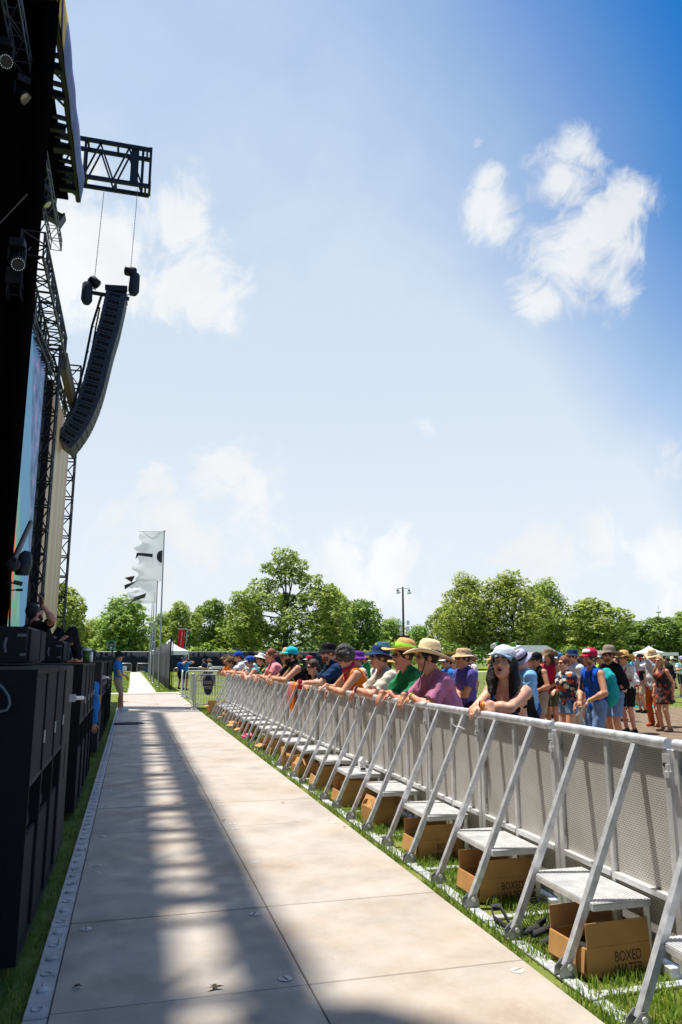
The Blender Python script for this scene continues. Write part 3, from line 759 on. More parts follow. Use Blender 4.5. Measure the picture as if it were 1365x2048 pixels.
# ---------------------------------------------------------------- towers, beams, screens
def tower(xy, wd, z0, z1, bays, lab, r=.032, dp=None):
    t = thing('truss_tower', lab, 'tower', (xy[0], xy[1], z0)); dp = dp or wd; H = z1-z0
    cs = [(-wd/2, -dp/2), (wd/2, -dp/2), (wd/2, dp/2), (-wd/2, dp/2)]
    for (a, b) in cs: m = MB(); m.tube([(a, b, 0), (a, b, H)], r, 8); m.build('leg', TRUSSB, t)
    m = MB()
    for i in range(bays+1):
        z = H*i/bays
        for k in range(4):
            a, b = cs[k], cs[(k+1) % 4]; m.bar((*a, z), (*b, z), .05)
            if i < bays: 
                if (i+k) % 2: a, b = b, a
                m.bar((*a, z), (*b, z+H/bays), .038)
    m.build('lattice', TRUSSM, t)
    m = MB(); m.cbox((-wd*.75, -dp*.75, -.25), (wd*.75, dp*.75, -.05), .02); m.build('base', BLACKM, t)
    return t
YTA = 24.0
a0, a1 = atY(51, 1222, YTA), atY(82, 1222, YTA)
tower(((a0.x+a1.x)/2, YTA+.2), (a1.x-a0.x)*.92, .3, atY(110, 690, YTA).z, 15, 'black lattice tower between the coloured screen and the beige screen')
YTB = 32.5
b0 = atY(127, 1272, YTB)
tower((b0.x-.32, YTB), .60, .0, atY(158, 880, YTB).z+3.2, 17, 'black lattice tower at the outer edge of the beige screen')
rb = rat(104, 650); zbm = 11.2; xb = onrat(rb, zbm)
t = thing('wing_beam', 'black lattice beam running above the coloured side screen', 'truss', (xb, 15, zbm))
m = MB(); truss(m, (0, 2.4, 0), (0, 8.6, 0), .52, .62, .035, 10); m.build('lattice', TRUSSB, t)
m = MB(); truss(m, (-.35, 2.6, -1.1), (-.15, 7.9, -1.0), .3, .3, .03, 12); 
for k in range(9):
    y = 2.6+.6*k; m.box((-.55+.1*(k % 3), y, -.95-.15*(k % 2)), (-.2+.1*(k % 2), y+.25, -.55))
m.build('cable_trunk', BLACKM, t)
t = thing('screen_header', 'dark beam along the top of the beige screen', 'beam', (xb+.1, 24.5, zbm))
m = MB(); m.cbox((-.10, .1, -.35), (.12, 8.1, .25), .01); m.build('beam', mat('header_panel', (.10, .085, .06), .7), t)
m = MB(); truss(m, (-.5, 0, -.1), (-.5, 8.2, -.1), .4, .4, .03, 10); m.build('lattice', TRUSSM, t)
# coloured LED screen (lit)
def b_led(nt, p):
    t = N(nt, 'ShaderNodeTexCoord').outputs['Object']; s = N(nt, 'ShaderNodeSeparateXYZ'); nt.links.new(t, s.inputs[0])
    def lin(ay, az, b):
        n = N(nt, 'ShaderNodeMath', operation='MULTIPLY_ADD'); nt.links.new(s.outputs['Y'], n.inputs[0]); n.inputs[1].default_value = ay; n.inputs[2].default_value = b
        q = N(nt, 'ShaderNodeMath', operation='MULTIPLY_ADD'); nt.links.new(s.outputs['Z'], q.inputs[0]); q.inputs[1].default_value = az; nt.links.new(n.outputs[0], q.inputs[2]); return q.outputs[0]
    def step(v, a, w=.06):
        n = N(nt, 'ShaderNodeMapRange'); nt.links.new(v, n.inputs[0]); n.inputs[1].default_value = a-w; n.inputs[2].default_value = a+w; return n.outputs[0]
    nz = noise(nt, t, 1.8, 8, .7)
    teal = ramp(nt, noise(nt, t, 1.0, 5), [(.3, (.10, .34, .28)), (.7, (.22, .52, .40))])
    lav = ramp(nt, noise(nt, t, .7, 5), [(.3, (.22, .13, .52)), (.7, (.42, .36, .78))])
    navy = ramp(nt, nz, [(.35, (.03, .06, .16)), (.55, (.10, .22, .42)), (.64, (.45, .22, .55)), (.7, (.10, .2, .4))])
    sky_ = (.10, .30, .50)
    c = mixc(nt, step(lin(0, 1, 0), 5.6, .5), teal, lav)
    c = mixc(nt, step(lin(1, .55, 0), 4.2, .05), c, sky_)
    c = mixc(nt, step(lin(1, .42, 0), 5.5, .1), c, navy)
    # orange wedge low down
    w1 = step(lin(-1, -.18, 0), -2.3, .03); w2 = step(lin(0, -1, 0), -4.6, .05); w3 = step(lin(0, 1, 0), 1.1, .1)
    mm = N(nt, 'ShaderNodeMath', operation='MULTIPLY'); nt.links.new(w1, mm.inputs[0]); nt.links.new(w2, mm.inputs[1])
    m2 = N(nt, 'ShaderNodeMath', operation='MULTIPLY'); nt.links.new(mm.outputs[0], m2.inputs[0]); nt.links.new(w3, m2.inputs[1])
    c = mixc(nt, m2.outputs[0], c, (.95, .20, .05))
    nt.links.new(c, p.inputs['Emission Color']); p.inputs['Emission Strength'].default_value = .42; p.inputs['Base Color'].default_value = (.01, .01, .01, 1); p.inputs['Roughness'].default_value = .6
LED = nodes_mat('led_screen', b_led)
xsn = atY(70, 1000, 22.9).x
t = thing('video_screen', 'tall side video screen showing purple, teal and orange shapes', 'screen', (xsn, 18.25, 1.5))
m = MB(); m.box((-.01, .05, .05), (0, 4.65, 8.9)); m.build('display', LED, t)
m = MB(); m.box((-.30, 0, 0), (-.012, 4.7, 8.95)); m.build('housing', BLACKM, t)
def b_beige(nt, p):
    t = N(nt, 'ShaderNodeTexCoord').outputs['Object']; s = N(nt, 'ShaderNodeSeparateXYZ'); nt.links.new(t, s.inputs[0])
    w = N(nt, 'ShaderNodeTexWave'); w.wave_type = 'BANDS'; w.bands_direction = 'Y'; w.inputs['Scale'].default_value = .11; w.inputs['Distortion'].default_value = 3.5; w.inputs['Detail'].default_value = 2; w.inputs['Detail Scale'].default_value = .35
    mp = N(nt, 'ShaderNodeMapping'); mp.inputs['Scale'].default_value = (1, 1, .25); nt.links.new(t, mp.inputs[0]); nt.links.new(mp.outputs[0], w.inputs['Vector'])
    c = ramp(nt, w.outputs['Fac'], [(.1, (.22, .17, .11)), (.45, (.27, .22, .15)), (.62, (.20, .25, .14)), (.74, (.34, .42, .16)), (.82, (.24, .20, .13)), (1, (.19, .15, .11))])
    nt.links.new(c, p.inputs['Emission Color']); p.inputs['Emission Strength'].default_value = .40; p.inputs['Base Color'].default_value = (.03, .03, .03, 1); p.inputs['Roughness'].default_value = .5
BEIGE = nodes_mat('led_screen_beige', b_beige)
xs2 = atY(113, 1255, 31.6).x
t = thing('video_screen', 'tall beige side video screen with a pale green streak, below the speaker array', 'screen', (xs2, 25.0, 2.35))
m = MB(); m.box((-.01, 0.05, .05), (0, 6.55, 8.2)); m.build('display', BEIGE, t)
m = MB(); m.box((-.25, 0, 0), (-.012, 6.6, 8.25)); m.build('housing', BLACKM, t)
# black side drape, stage deck
xd = atY(52, 820, 18.0).x
def drp(u, v):
    x = xd-24*u; return (x, 18+.10*math.sin(x*5.1)+.05*math.sin(x*11), 1.45+(ZR-1.5)*v)
m = MB(); m.grid(drp, 150, 4); o = m.build('stage_drape', DRAPE); md = o.modifiers.new('s', 'SOLIDIFY'); md.thickness = .02
tag(o, 'black curtain hanging down the side of the stage', 'curtain')
m = MB(); m.box((-40, -30, 0), (-27, 27, ZR-.01)); tag(m.build('stage_backdrop', DRAPE), 'black backdrop closing the rear of the stage', 'backdrop')
t = thing('stage_deck', 'black raised stage deck behind the row of speaker cabinets', 'stage', (-14, -2, 0))
m = MB(); m.box((-26, -28, 1.30), (12.25, 22, 1.42)); m.build('deck', BLACK, t); m = MB(); m.box((-26, -28, .02), (12.2, 22, 1.298)); m.build('skirt', DRAPE, t)
# lighting truss and lamps
rl_ = rat(58, 190); zl = 16.4; xl = onrat(rl_, zl)
t = thing('lighting_truss', 'thin lattice truss carrying stage lights under the roof', 'truss', (xl, 15, zl))
m = MB(); truss(m, (0, -13, 0), (0, 11.8, 0), .36, .36, .024, 30); m.build('lattice', mat('truss_bluegrey', (.05, .075, .12), .4, .2), t)
m = MB(); truss(m, (-1.2, -13, .9), (-1.2, 11.8, .9), .45, .45, .03, 22); m.build('rear_lattice', TRUSSM, t)
def head_proto(kind):
    t = thing('stage_light', 'x', 'stage light', (0, 0, 0))
    m = MB(); m.cbox((-.17, -.14, .30), (.17, .14, .50), .02); m.build('base', BLACKM, t)
    m = MB(); m.cbox((-.20, -.05, -.05), (-.16, .05, .32), .01); m.cbox((.16, -.05, -.05), (.20, .05, .32), .01); m.build('yoke', BLACKM, t)
    M = Matrix.Rotation(R_(140), 4, 'X') @ Matrix.Rotation(R_(20), 4, 'Y')
    m = MB(); m.lathe([(0, -.22), (.12, -.20), (.15, -.1), (.145, .12), (.17, .16), (.17, .26), (.15, .26), (.15, .235), (0, .235)], 20, M); h = m.build('lamp_head', BLACKM, t)
    if kind == 0:
        m = MB(); m.lathe([(0, .262), (.08, .258), (.145, .24)], 20, M); m.build('lens', mat('lens_glass', (.45, .50, .38), .15, .3, spec=.8), h)  # pale lens colour stands in for the reflected sky
    else:
        m = MB()
        for k in range(18): a = k*math.pi/9; m.ball((.14*math.cos(a), .14*math.sin(a), .262), .011, 6, 4, M)
        m.build('led_ring', mat('led_bead', (.55, .75, .72), .3, emit=.25), h)
        m = MB(); m.lathe([(0, .24), (.10, .239), (.128, .238)], 16, M); m.build('lens', SPKG, h)
    return t
hp = [head_proto(0), head_proto(1)]
LT = [(43, 190, 0, 'stage light with a pale lens, upper of the bright pair near the left edge', R_(25)), (52, 246, 0, 'stage light with a pale lens, lower of the bright pair near the left edge', R_(25)), (85, 398, 0, 'stage light with a half hidden pale lens close to the sky edge', R_(60)),
      (40, 268, 1, 'ring lit stage light just under the two bright lenses', R_(-30)), (55, 318, 1, 'ring lit stage light in the middle of the hanging row', R_(-40)), (76, 418, 1, 'ring lit stage light beside the half hidden lens', R_(-25)),
      (68, 455, 1, 'ring lit stage light with its full ring showing, second from the bottom', R_(-10)), (33, 520, 1, 'lowest ring lit stage light in front of the black curtain', R_(-5)), (8, 118, 1, 'ring lit stage light at the very left edge of the picture', R_(0))]
used = set()
for (x, y, k, lab, rz) in LT:
    p = atZ(x, y, 15.6) if y < 480 else atY(x, y, 17.2)
    o = hp[k] if k not in used else dup(hp[k]); used.add(k)
    o.location = p; o.rotation_euler = (0, 0, rz); tag(o, lab, 'stage light', 'stage lights under the roof')
# small blinder lamp sticking out at the roof corner
p = atY(117, 431, 26.5)
t = thing('floodlight', 'small black floodlight sticking out below the roof corner against the sky', 'floodlight', tuple(p))
M = frame_M((0, 0, 0), (.9, 0, -.42), (0, 1, 0))
m = MB(); m.cbox((-.22, -.2, -.05), (.18, .2, .05), .01, M); m.cbox((-.22, -.2, -.30), (.18, .2, -.20), .01, M); m.build('lamp_bar', BLACKM, t); m = MB(); m.box((.181, -.25, -.34), (.24, .25, .09), M); m.build('visor', BLACKM, t); m = MB(); m.box((-.22, -.2, -.198), (-.13, .2, -.052), M); m.bar((-.2, 0, 0), (-.9, 0, .25), .05); m.build('bracket', BLACKM, t)
m = MB(); m.tube([atY(-5, 452, 17.5), atY(55, 388, 17.5)], .016, 5); m.tube([atY(58, 500, 17.5), atY(95, 440, 22)], .02, 5); tag(m.build('rigging_cable', mat('cable_grey', (.10, .10, .10), .7)), 'thin grey cable stretched across the dark rigging', 'cable')

# ---------------------------------------------------------------- loudspeaker cabinets along the walkway
CABG = mat('sub_grille', (.011, .011, .012), .9, var=.15, vscale=50, bump=.2, bscale=300)
CABP = mat('sub_paint', (.006, .006, .0065), .85, var=.25, vscale=5, bump=.25, bscale=150)
CABE = mat('sub_end_panel', (.034, .030, .027), .85, var=.15, vscale=6, bump=.2, bscale=150)
def sub(y, w_, plain, lab, z0=.07, z1=1.58, xf=-.50):
    t = thing('subwoofer', lab, 'speaker', (xf, y, z0), 0, 'speaker cabinets standing along the walkway'); H = z1-z0
    if plain:
        m = MB(); m.cbox((-1.0, .004, 0), (0, w_-.004, H), .012); m.build('cabinet', CABE, t)
        m = MB(); m.box((-.001, w_*.45, H*.40), (.004, w_*.52, H*.58)); m.build('label_plate', CABP, t)
        m = MB(); m.box((.0, w_*.55, H*.80), (.05, w_*.62, H*.84)); m.tube([(.045, w_*.58, H*.82), (.10, w_*.8, H*.815)], .018, 8); m.build('plug', STEEL_L, t)
        return t
    m = MB(); m.box((-1.0, .004, 0), (-.36, w_-.004, H)); m.box((-.358, .004, 0), (-.002, .026, H)); m.box((-.358, w_-.026, 0), (-.002, w_-.004, H))
    m.box((-.358, .028, H-.03), (-.002, w_-.028, H)); m.box((-.358, .028, 0), (-.002, w_-.028, .03)); m.build('cabinet', CABP, t)
    zu = H*.60; zl_ = H*.395
    m = MB(); m.box((-.03, .028, zu), (-.012, w_-.028, H-.032)); m.build('upper_grille', CABG, t)
    m = MB(); m.box((-.04, .028, .032), (-.020, w_-.028, zl_)); m.build('lower_grille', CABG, t)
    m = MB(); m.cbox((-.06, .028, zu-.035), (-.004, w_-.028, zu-.002), .008); m.build('shelf_lip', CABE, t)
    prof = [(-.05, zl_+.002), (-.055, zl_+.05), (-.075, zl_+.10), (-.12, zl_+.145), (-.20, zl_+.17), (-.30, zl_+.175), (-.355, zl_+.17), (-.355, zl_+.002)]
    m = MB(); m.prism(prof, .03, w_-.03); m.build('horn_ramp', mat('horn_paint', (.03, .032, .036), .4, spec=.4), t)
    m = MB(); m.box((-.004, w_-.030, H*.70), (.003, w_-.012, H*.75)); m.build('latch', STEEL_L, t)
    return t
def ys(x, y=1338): return atX(x, y, -.5).y
e = [ys(77), ys(100), ys(120), ys(134.5), ys(148)]
for i, lab in enumerate(('nearest black speaker cabinet at the left edge, cut by the picture', 'second black speaker cabinet from the near end, with an open horn slot', 'third black speaker cabinet, just before the grey end panel')):
    sub(e[i], e[i+1]-e[i], False, lab)
sub(e[3], e[4]-e[3], True, 'speaker cabinet turned sideways with a plain grey end panel and a plug')
e = [8.65, 9.5, 10.25, 11.0, 11.6]
for i, lab in enumerate(('black speaker cabinet just past the dark gap after the grey end panel', 'black speaker cabinet below the green paper cup', 'black speaker cabinet below the white can', 'black speaker cabinet beside the leaning man in the blue shirt')): sub(e[i], e[i+1]-e[i], False, lab)
e = [14.0, 14.75, 15.5, 16.25, 17.0]
for i, lab in enumerate(('grey ended speaker cabinet behind the man in the blue shirt', 'black speaker cabinet under the dark blue cloth', 'black speaker cabinet right of the dark blue cloth', 'black speaker cabinet in the middle of the far stack')): sub(e[i], e[i+1]-e[i], i == 0, lab)
e = [18.2, 18.95, 19.7, 20.45, 21.2, 21.95]
for i, lab in enumerate(('first black speaker cabinet of the farthest stack', 'second black speaker cabinet of the farthest stack', 'third black speaker cabinet of the farthest stack', 'fourth black speaker cabinet of the farthest stack', 'last black speaker cabinet, just before the standing guard')): sub(e[i], e[i+1]-e[i], False, lab)
def fill(x0, x1, y0, y1, z0, z1, lab):
    t = thing('fill_speaker', lab, 'speaker', (x1, y0, z0), 0, 'low speakers on top of the cabinets'); w_, h = y1-y0, z1-z0
    m = MB(); m.cbox((x0-x1, 0, 0), (-.02, w_, h), .012); m.build('cabinet', BLACK, t)
    m = MB(); m.cbox((-.018, .03, .02), (.0, w_*.62, h-.02), .004); m.build('grille', CABG, t); m = MB(); m.cbox((-.018, w_*.66, .02), (.004, w_-.02, h-.012), .004); m.build('grille', CABG, t)
    m = MB(); m.box((-.10, -.012, h*.72), (-.03, -.001, h*.80)); m.build('rigging_link', SPKT, t); m = MB(); m.box((-.07, -.012, h*.2), (-.03, -.001, h*.28)); m.build('rigging_link', SPKT, t); m = MB(); m.tube([(-.18, -.01, h*.3), (-.19, -.02, h*.5), (-.18, -.01, h*.7)], .012, 6); m.build('handle', SPKT, t)
fill(-2.6, -.80, 6.6, 7.7, 1.60, 1.895, 'low black speaker on the nearest cabinets at the left edge')
fill(-1.9, -.86, 10.5, 11.5, 1.59, 1.865, 'low black speaker beside the green paper cup')
fill(-1.7, -.90, 15.6, 16.3, 1.59, 1.86, 'low black speaker just beyond the dark blue cloth')
fill(-1.7, -.90, 18.4, 19.2, 1.59, 1.86, 'low black speaker on the far stack, left of the round sign')
fill(-1.7, -.90, 20.0, 20.8, 1.59, 1.84, 'low black speaker farthest along the cabinet row')
# cup, can, cloth
GREEN = mat('cup_green', (.07, .13, .03), .5)
p = Vector((-.58, 11.25, 1.585)); p.x = atY(173, 1318, 11.2).x
t = thing('paper_cup', 'green paper coffee cup with a white lid on the speaker cabinet', 'cup', tuple(p))
m = MB(); m.lathe([(0, .0), (.045, 0), (.060, .165), (0, .165)], 20); m.build('cup_body', GREEN, t); m = MB(); m.lathe([(.063, .165), (.064, .175), (.057, .19), (0, .19)], 20); m.build('lid', WHITEP, t); m = MB(); m.lathe([(.0515, .075), (.0555, .125)], 14); m.v = [v for v in m.v]; m.build('cup_label', mat('cup_print', (.45, .5, .35), .5), t)
p2 = Vector((atY(181.5, 1318, 11.35).x, 11.35, 1.585))
t = thing('drink_can', 'pale blue and white drink can beside the green cup', 'can', tuple(p2))
m = MB(); m.lathe([(0, 0), (.026, 0), (.031, .01), (.031, .128), (.026, .142), (0, .142)], 16); m.build('can_body', mat('can_blue', (.45, .62, .75), .35, .3, col2=(.85, .85, .85), vscale=14), t); m = MB(); m.lathe([(0, .1425), (.024, .1425), (.026, .147), (.024, .149), (0, .146)], 16); m.build('can_lid', ALU, t)
m = MB(); r = random.Random(5)
def clf(u, v):
    x = -1.7+.95*v; Y = 12.9+1.9*u; return (x, Y, 1.62+.26*math.sin(math.pi*min(1, max(0, u)))**.5*(.75+.25*math.sin(v*9+u*5))*(1-.75*(v > .9)*(v-.9)/.1)+.02*math.sin(u*21+v*17))
m.grid(clf, 26, 18); m.build
o = m.build('cover_cloth', mat('cloth_navy_cover', (.02, .045, .16), .85, bump=.5, bscale=9)); md = o.modifiers.new('s', 'SOLIDIFY'); md.thickness = .01
tag(o, 'dark blue cloth thrown over gear on top of the speaker cabinets', 'cloth')
m = MB(); m.box((-1.72, 12.9, 1.42), (-1.0, 14.8, 1.60)); tag(m.build('equipment_case', BLACK), 'black equipment case under the dark blue cloth', 'case')
# cable loop on the nearest cabinet, microphone stand on deck, rail
m = MB(); m.tube([atY(-6, 1365, 4.5), atY(8, 1378, 4.5), atY(17, 1392, 4.5), atY(20, 1408, 4.5), atY(14, 1420, 4.5), atY(-5, 1424, 4.5)], .008, 6); tag(m.build('cable', mat('cable_teal', (.10, .16, .17), .5)), 'loop of cable hanging in front of the nearest cabinet', 'cable')
t = thing('microphone_stand', 'boom microphone stand seen against the coloured screen', 'microphone stand', tuple(atY(22, 1290, 12)))
o_ = Vector(atY(22, 1290, 12))
m = MB(); m.tube([(0, 0, -.5), atY(22, 1160, 12)-o_], .015, 6); m.tube([atY(14, 1165, 12)-o_, atY(30, 1166, 12)-o_], .012, 6); m.tube([atY(20, 1181, 12)-o_, atY(40, 1179, 12)-o_], .01, 6); m.build('stand', BLACKM, t)
m = MB(); m.tube([atY(28, 1164, 12)-o_, atY(45, 1168, 12)-o_], .032, 10); m.build('microphone', mat('foam_grey', (.06, .06, .065), .9), t)
m = MB(); m.tube([atY(33, 1180, 12)-o_, atY(46, 1180, 12)-o_], .02, 8); m.build('microphone', BLACKM, t)
m = MB(); m.ball(atY(27, 1130, 12)-o_, .10, 14, 10); m.build('pop_filter', mat('foam_black', (.03, .03, .035), .8), t)
m = MB(); m.tube([atY(28, 1120, 11.5), atY(44, 1085, 12.5), atY(62, 1045, 14)], .045, 6)
tag(m.build('cable_bundle', BLACKM), 'thick black cable sloping up towards the lattice tower', 'cable')
m = MB(); m.tube([atY(44, 1150, 12.2), atY(46, 1125, 12.2), atY(55, 1108, 12.3)], [.10, .14, .08], 8)
tag(m.build('cable_bundle', BLACKM), 'black bundle hanging in front of the green part of the coloured screen', 'cable')
t = thing('handrail', 'white tubular handrail on the stage behind the cabinets', 'rail', tuple(atY(152, 1283, 16)))
o_ = Vector(atY(152, 1283, 16)); m = MB(); m.tube([atY(104, 1273, 16)-o_, atY(152, 1273.5, 16)-o_], .025, 8); m.build('rail', WHITEP, t); m = MB(); m.tube([(0, 0, -.25), atY(152, 1271, 16)-o_], .025, 8); m.build('post', WHITEP, t)
# ================================================================== FENCES, FLAGS, RACKS, TENTS, SIGNS
SCRIM = mat('black_scrim', (.012, .014, .022), .9, var=.3, vscale=.6, bump=.4, bscale=1.2)
GREYSCRIM = mat('grey_scrim', (.050, .050, .052), .9, var=.35, vscale=1.2, bump=.5, bscale=2.5)
# far black fence: one thing, its posts parts
t = thing('scrim_fence', 'long black fabric fence across the far end of the field', 'fence', (0, 97, 0))
def ff(u, v):
    x = -26+56*u; return (x, .06*math.sin(x*2.1)+.04*math.sin(x*5), .02+(2.42+.03*math.sin(x*.9))*v)
m = MB(); m.grid(ff, 240, 2); o = m.build('fabric', SCRIM, t); md = o.modifiers.new('s', 'SOLIDIFY'); md.thickness = .02
m = MB(); m.tube([(-26, -.05, 2.46), (30, -.05, 2.46)], .025, 6); m.build('top_rail', STEEL_L, t)
for i in range(19): m = MB(); m.tube([(-26+3*i, .12, 0), (-26+3*i, .12, 2.5)], .03, 6); m.build('post', STEEL_L, t)
# grey fence along the footpath
t = thing('scrim_fence', 'grey fabric covered fence running along the right side of the footpath', 'fence', (1.95, 41, 0))
def gf(u, v):
    y = 52*u; return (.05*math.sin(y*2.7)*(1-.4*v)+.03*math.sin(y*6.1), y, .06+(2.46+.06*math.sin(y*1.05)-.05*math.sin(y*3.2)**2)*v)
m = MB(); m.grid(gf, 260, 4); o = m.build('fabric', GREYSCRIM, t); md = o.modifiers.new('s', 'SOLIDIFY'); md.thickness = .02
for i in range(19): m = MB(); m.tube([(.10, 2.85*i, 0), (.10, 2.85*i, 2.62)], .03, 6); m.build('post', BLACKM, t)
m = MB(); m.box((-.05, -.16, .0), (.03, -.02, 2.75)); m.build('end_flap', SCRIM, t)
# flag poles
def b_flag(nt, p):
    p.inputs['Base Color'].default_value = (.54, .55, .58, 1); p.inputs['Roughness'].default_value = .7
    t = N(nt, 'ShaderNodeTexCoord').outputs['Object']
    b = N(nt, 'ShaderNodeBump'); b.inputs['Strength'].default_value = .5; b.inputs['Distance'].default_value = .08
    nt.links.new(noise(nt, t, 2.2, 5), b.inputs['Height']); nt.links.new(b.outputs[0], p.inputs['Normal'])
    tr = N(nt, 'ShaderNodeBsdfTranslucent'); tr.inputs[0].default_value = (.85, .85, .88, 1)
    tp = N(nt, 'ShaderNodeBsdfTransparent')
    mx = N(nt, 'ShaderNodeMixShader'); mx.inputs[0].default_value = .5; m2 = N(nt, 'ShaderNodeMixShader'); m2.inputs[0].default_value = .34
    nt.links.new(p.outputs[0], mx.inputs[1]); nt.links.new(tr.outputs[0], mx.inputs[2]); nt.links.new(mx.outputs[0], m2.inputs[1]); nt.links.new(tp.outputs[0], m2.inputs[2]); nt.links.new(m2.outputs[0], nt.nodes['Material Output'].inputs[0])
FLAG = nodes_mat('sheer_flag', b_flag); FINK = mat('flag_mark', (.055, .05, .055), .9)
POLE = mat('flagpole', (.42, .44, .46), .4, .5)
def flagpole(base, top, lab):
    t = thing('flagpole', lab, 'flagpole', (base[0], base[1], 0), 0, 'flagpoles along the footpath'); b = Vector((base[0], base[1], 0))
    m = MB(); m.tube([(0, 0, 0), (Vector(top)-b)*.5, Vector(top)-b], [.055, .05, .035], 8); m.build('pole', POLE, t)
    m = MB(); m.ball(Vector(top)-b, .07, 8, 6); m.build('finial', POLE, t); m = MB(); m.lathe([(.14, 0), (.14, .03), (.06, .06)], 10); m.build('base', POLE, t); return t
P1 = atY(329.3, 1062, 46); B1 = atY(319, 1330, 46)
flagpole((B1.x, 46), P1, 'tallest, nearest flagpole, carrying the sheer white flag with the half disc')
Ptops = [(315.5, 1163, 54, 307.5), (309.8, 1186, 62, 301.5), (305.3, 1203, 72, 297.5)]
for (x, y, Y, xb_), lab in zip(Ptops, ('second flagpole from the front, carrying the lower ragged flag', 'thin flagpole third from the front', 'farthest thin flagpole, beside the dark fence')): flagpole((atY(xb_, 1345, Y).x, Y), atY(x, y, Y), lab)
def flag(o, wpx, Y, x1, y0, y1, marks, lab, seed):
    t = thing('flag', lab, 'flag', tuple(atY(x1, y0, Y))); O = Vector(atY(x1, y0, Y)); sc = (atY(x1, y0, Y)-atY(x1-wpx, y0, Y)).length
    Hh = (atY(x1, y0, Y)-atY(x1, y1, Y)).length; r = random.Random(seed); ph = [r.uniform(0, 6) for _ in range(6)]
    def fl(u, v): # u from pole outward (-x), v downward
        edge = .12*math.sin(v*17+ph[0])+.08*math.sin(v*31+ph[1]); uu = u*(1+edge*u*u*.9)-.10*v*v*u*0
        return Vector((-uu*sc*(1.0+.10*v)-.10*v*0, .16*math.sin(u*5+v*4+ph[2])*u+.08*math.sin(v*9+u*3+ph[3])*u, -v*Hh-.05*math.sin(u*6+ph[4])*u))
    m = MB(); m.grid(fl, 26, 44); m.build('cloth', FLAG, t)
    if y0 < 1100: m = MB(); m.tube([(.03, 0, .03), (-sc*1.02, 0, -.02)], .022, 6); m.build('top_arm', POLE, t)
    for pts in marks:
        cen = None; q = MB(); f = [fl(*p)+Vector((0, -.035, 0)) for p in pts]; q.add(f+[p+Vector((0, .07, 0)) for p in f], [tuple(range(len(f))), tuple(range(2*len(f)-1, len(f)-1, -1))]+[(i, (i+1) % len(f), (i+1) % len(f)+len(f), i+len(f)) for i in range(len(f))]); q.build('dark_patch', FINK, t)
half = [(.02+.24*abs(math.sin(a))*.9, .50-.125*math.cos(a)) for a in np.linspace(0, math.pi, 14)]
flag(None, 48, 46, 328, 1064, 1163, [half, [(.40, .455), (.40, .52), (1.0, .50), (1.18, .60), (1.12, .47), (1.0, .445)]], 'large sheer white flag with a dark half disc, hanging from its top arm', 3)
flag(None, 50, 54, 314.5, 1158, 1207, [[(.85, .10), (.95, .28), (1.25, .42), (1.2, .25)], [(.38, .58), (.42, .76), (.85, 1.0), (.80, .78)], [(.86, .80), (.80, 1.0), (1.0, 1.08), (.98, .9)], [(.85, -.08), (.95, .03), (1.25, .12), (1.1, -.03)]], 'smaller ragged white flag with dark stripes, partly behind the large one', 9)
# steel rack barriers
def rack(a, b, h, lab, grp='steel rack barriers by the walkway end'):
    a = Vector((a[0], a[1], 0)); b = Vector((b[0], b[1], 0)); L = (b-a).length
    t = thing('rack_barrier', lab, 'barrier', tuple(a), math.atan2(b.y-a.y, b.x-a.x), grp); r = .021
    m = MB(); c = .12; pts = [(0, 0, .10), (0, 0, h-c), (.035, 0, h-.035), (c, 0, h), (L-c, 0, h), (L-.035, 0, h-.035), (L, 0, h-c), (L, 0, .10)]
    m.tube(pts, r, 8); m.tube([(0, 0, .2), (L, 0, .2)], r*.9, 8); m.build('frame', STEEL_L, t)
    n = max(3, int(L/.115))
    for i in range(1, n): m = MB(); m.tube([(L*i/n, 0, .2), (L*i/n, 0, h)], .008, 5, cap=False); m.build('bar', STEEL_L, t)
    for x in (.06, L-.06): m = MB(); m.tube([(x, -.28, .015), (x, -.2, .06), (x, 0, .10), (x, .2, .06), (x, .28, .015)], .018, 6); m.build('foot', STEEL_L, t)
    return t
def GP(x, y): p = atZ(x, y, 0); return (p.x, p.y)
rack((2.0, 25.4), (2.05, 27.5), 1.13, 'steel rack barrier turned edge on, at the walkway side next to the oval sign')
rack((2.05, 25.35), (3.25, 24.1), 1.13, 'steel rack barrier carrying the dark blue oval sign')
rack((2.10, 33.0), (2.2, 35.2), 1.13, 'steel rack barrier turned edge on, near the end of the grey fence')
rack((2.22, 32.9), (4.5, 31.2), 1.13, 'steel rack barrier across the field behind the oval sign')
rack((4.2, 44), (6.4, 44.3), 1.1, 'steel rack barrier in front of the far black fence, left of the sitting pair')
rack((6.5, 44.3), (8.7, 44), 1.1, 'steel rack barrier in front of the far black fence, by the sitting pair')
rack((2.4, 46), (4.1, 46), 1.1, 'steel rack barrier just behind the two photographers')
rack((4.3, 52), (6.5, 52), 1.1, 'far steel rack barrier behind the gate beside the photographers')
p, q = atY(240, 1344, 90), atY(263, 1344, 90); rack((p.x, 90), (q.x, 90), 1.1, 'far steel rack barrier with a white notice, left of the footpath')
a = atY(243.5, 1332, 89.8); b_ = atY(254, 1341, 89.8); m = MB(); m.box((a.x, 89.85, b_.z), (b_.x, 89.88, a.z)); tag(m.build('notice_sheet', WHITEP), 'white notice sheet on the far rack barrier left of the footpath', 'notice')
p, q = atY(274, 1343, 90), atY(298, 1343, 90); rack((p.x, 90), (q.x, 90), 1.1, 'far steel rack barrier with a small blue sign, right of the footpath end')
a = atY(290, 1334, 89.8); b_ = atY(297.5, 1345, 89.8); m = MB(); m.box((a.x, 89.85, max(.02, b_.z)), (b_.x, 89.9, a.z)); tag(m.build('small_sign', mat('sign_blue', (.05, .09, .35), .6)), 'small blue sign at the foot of the far rack barrier', 'sign')
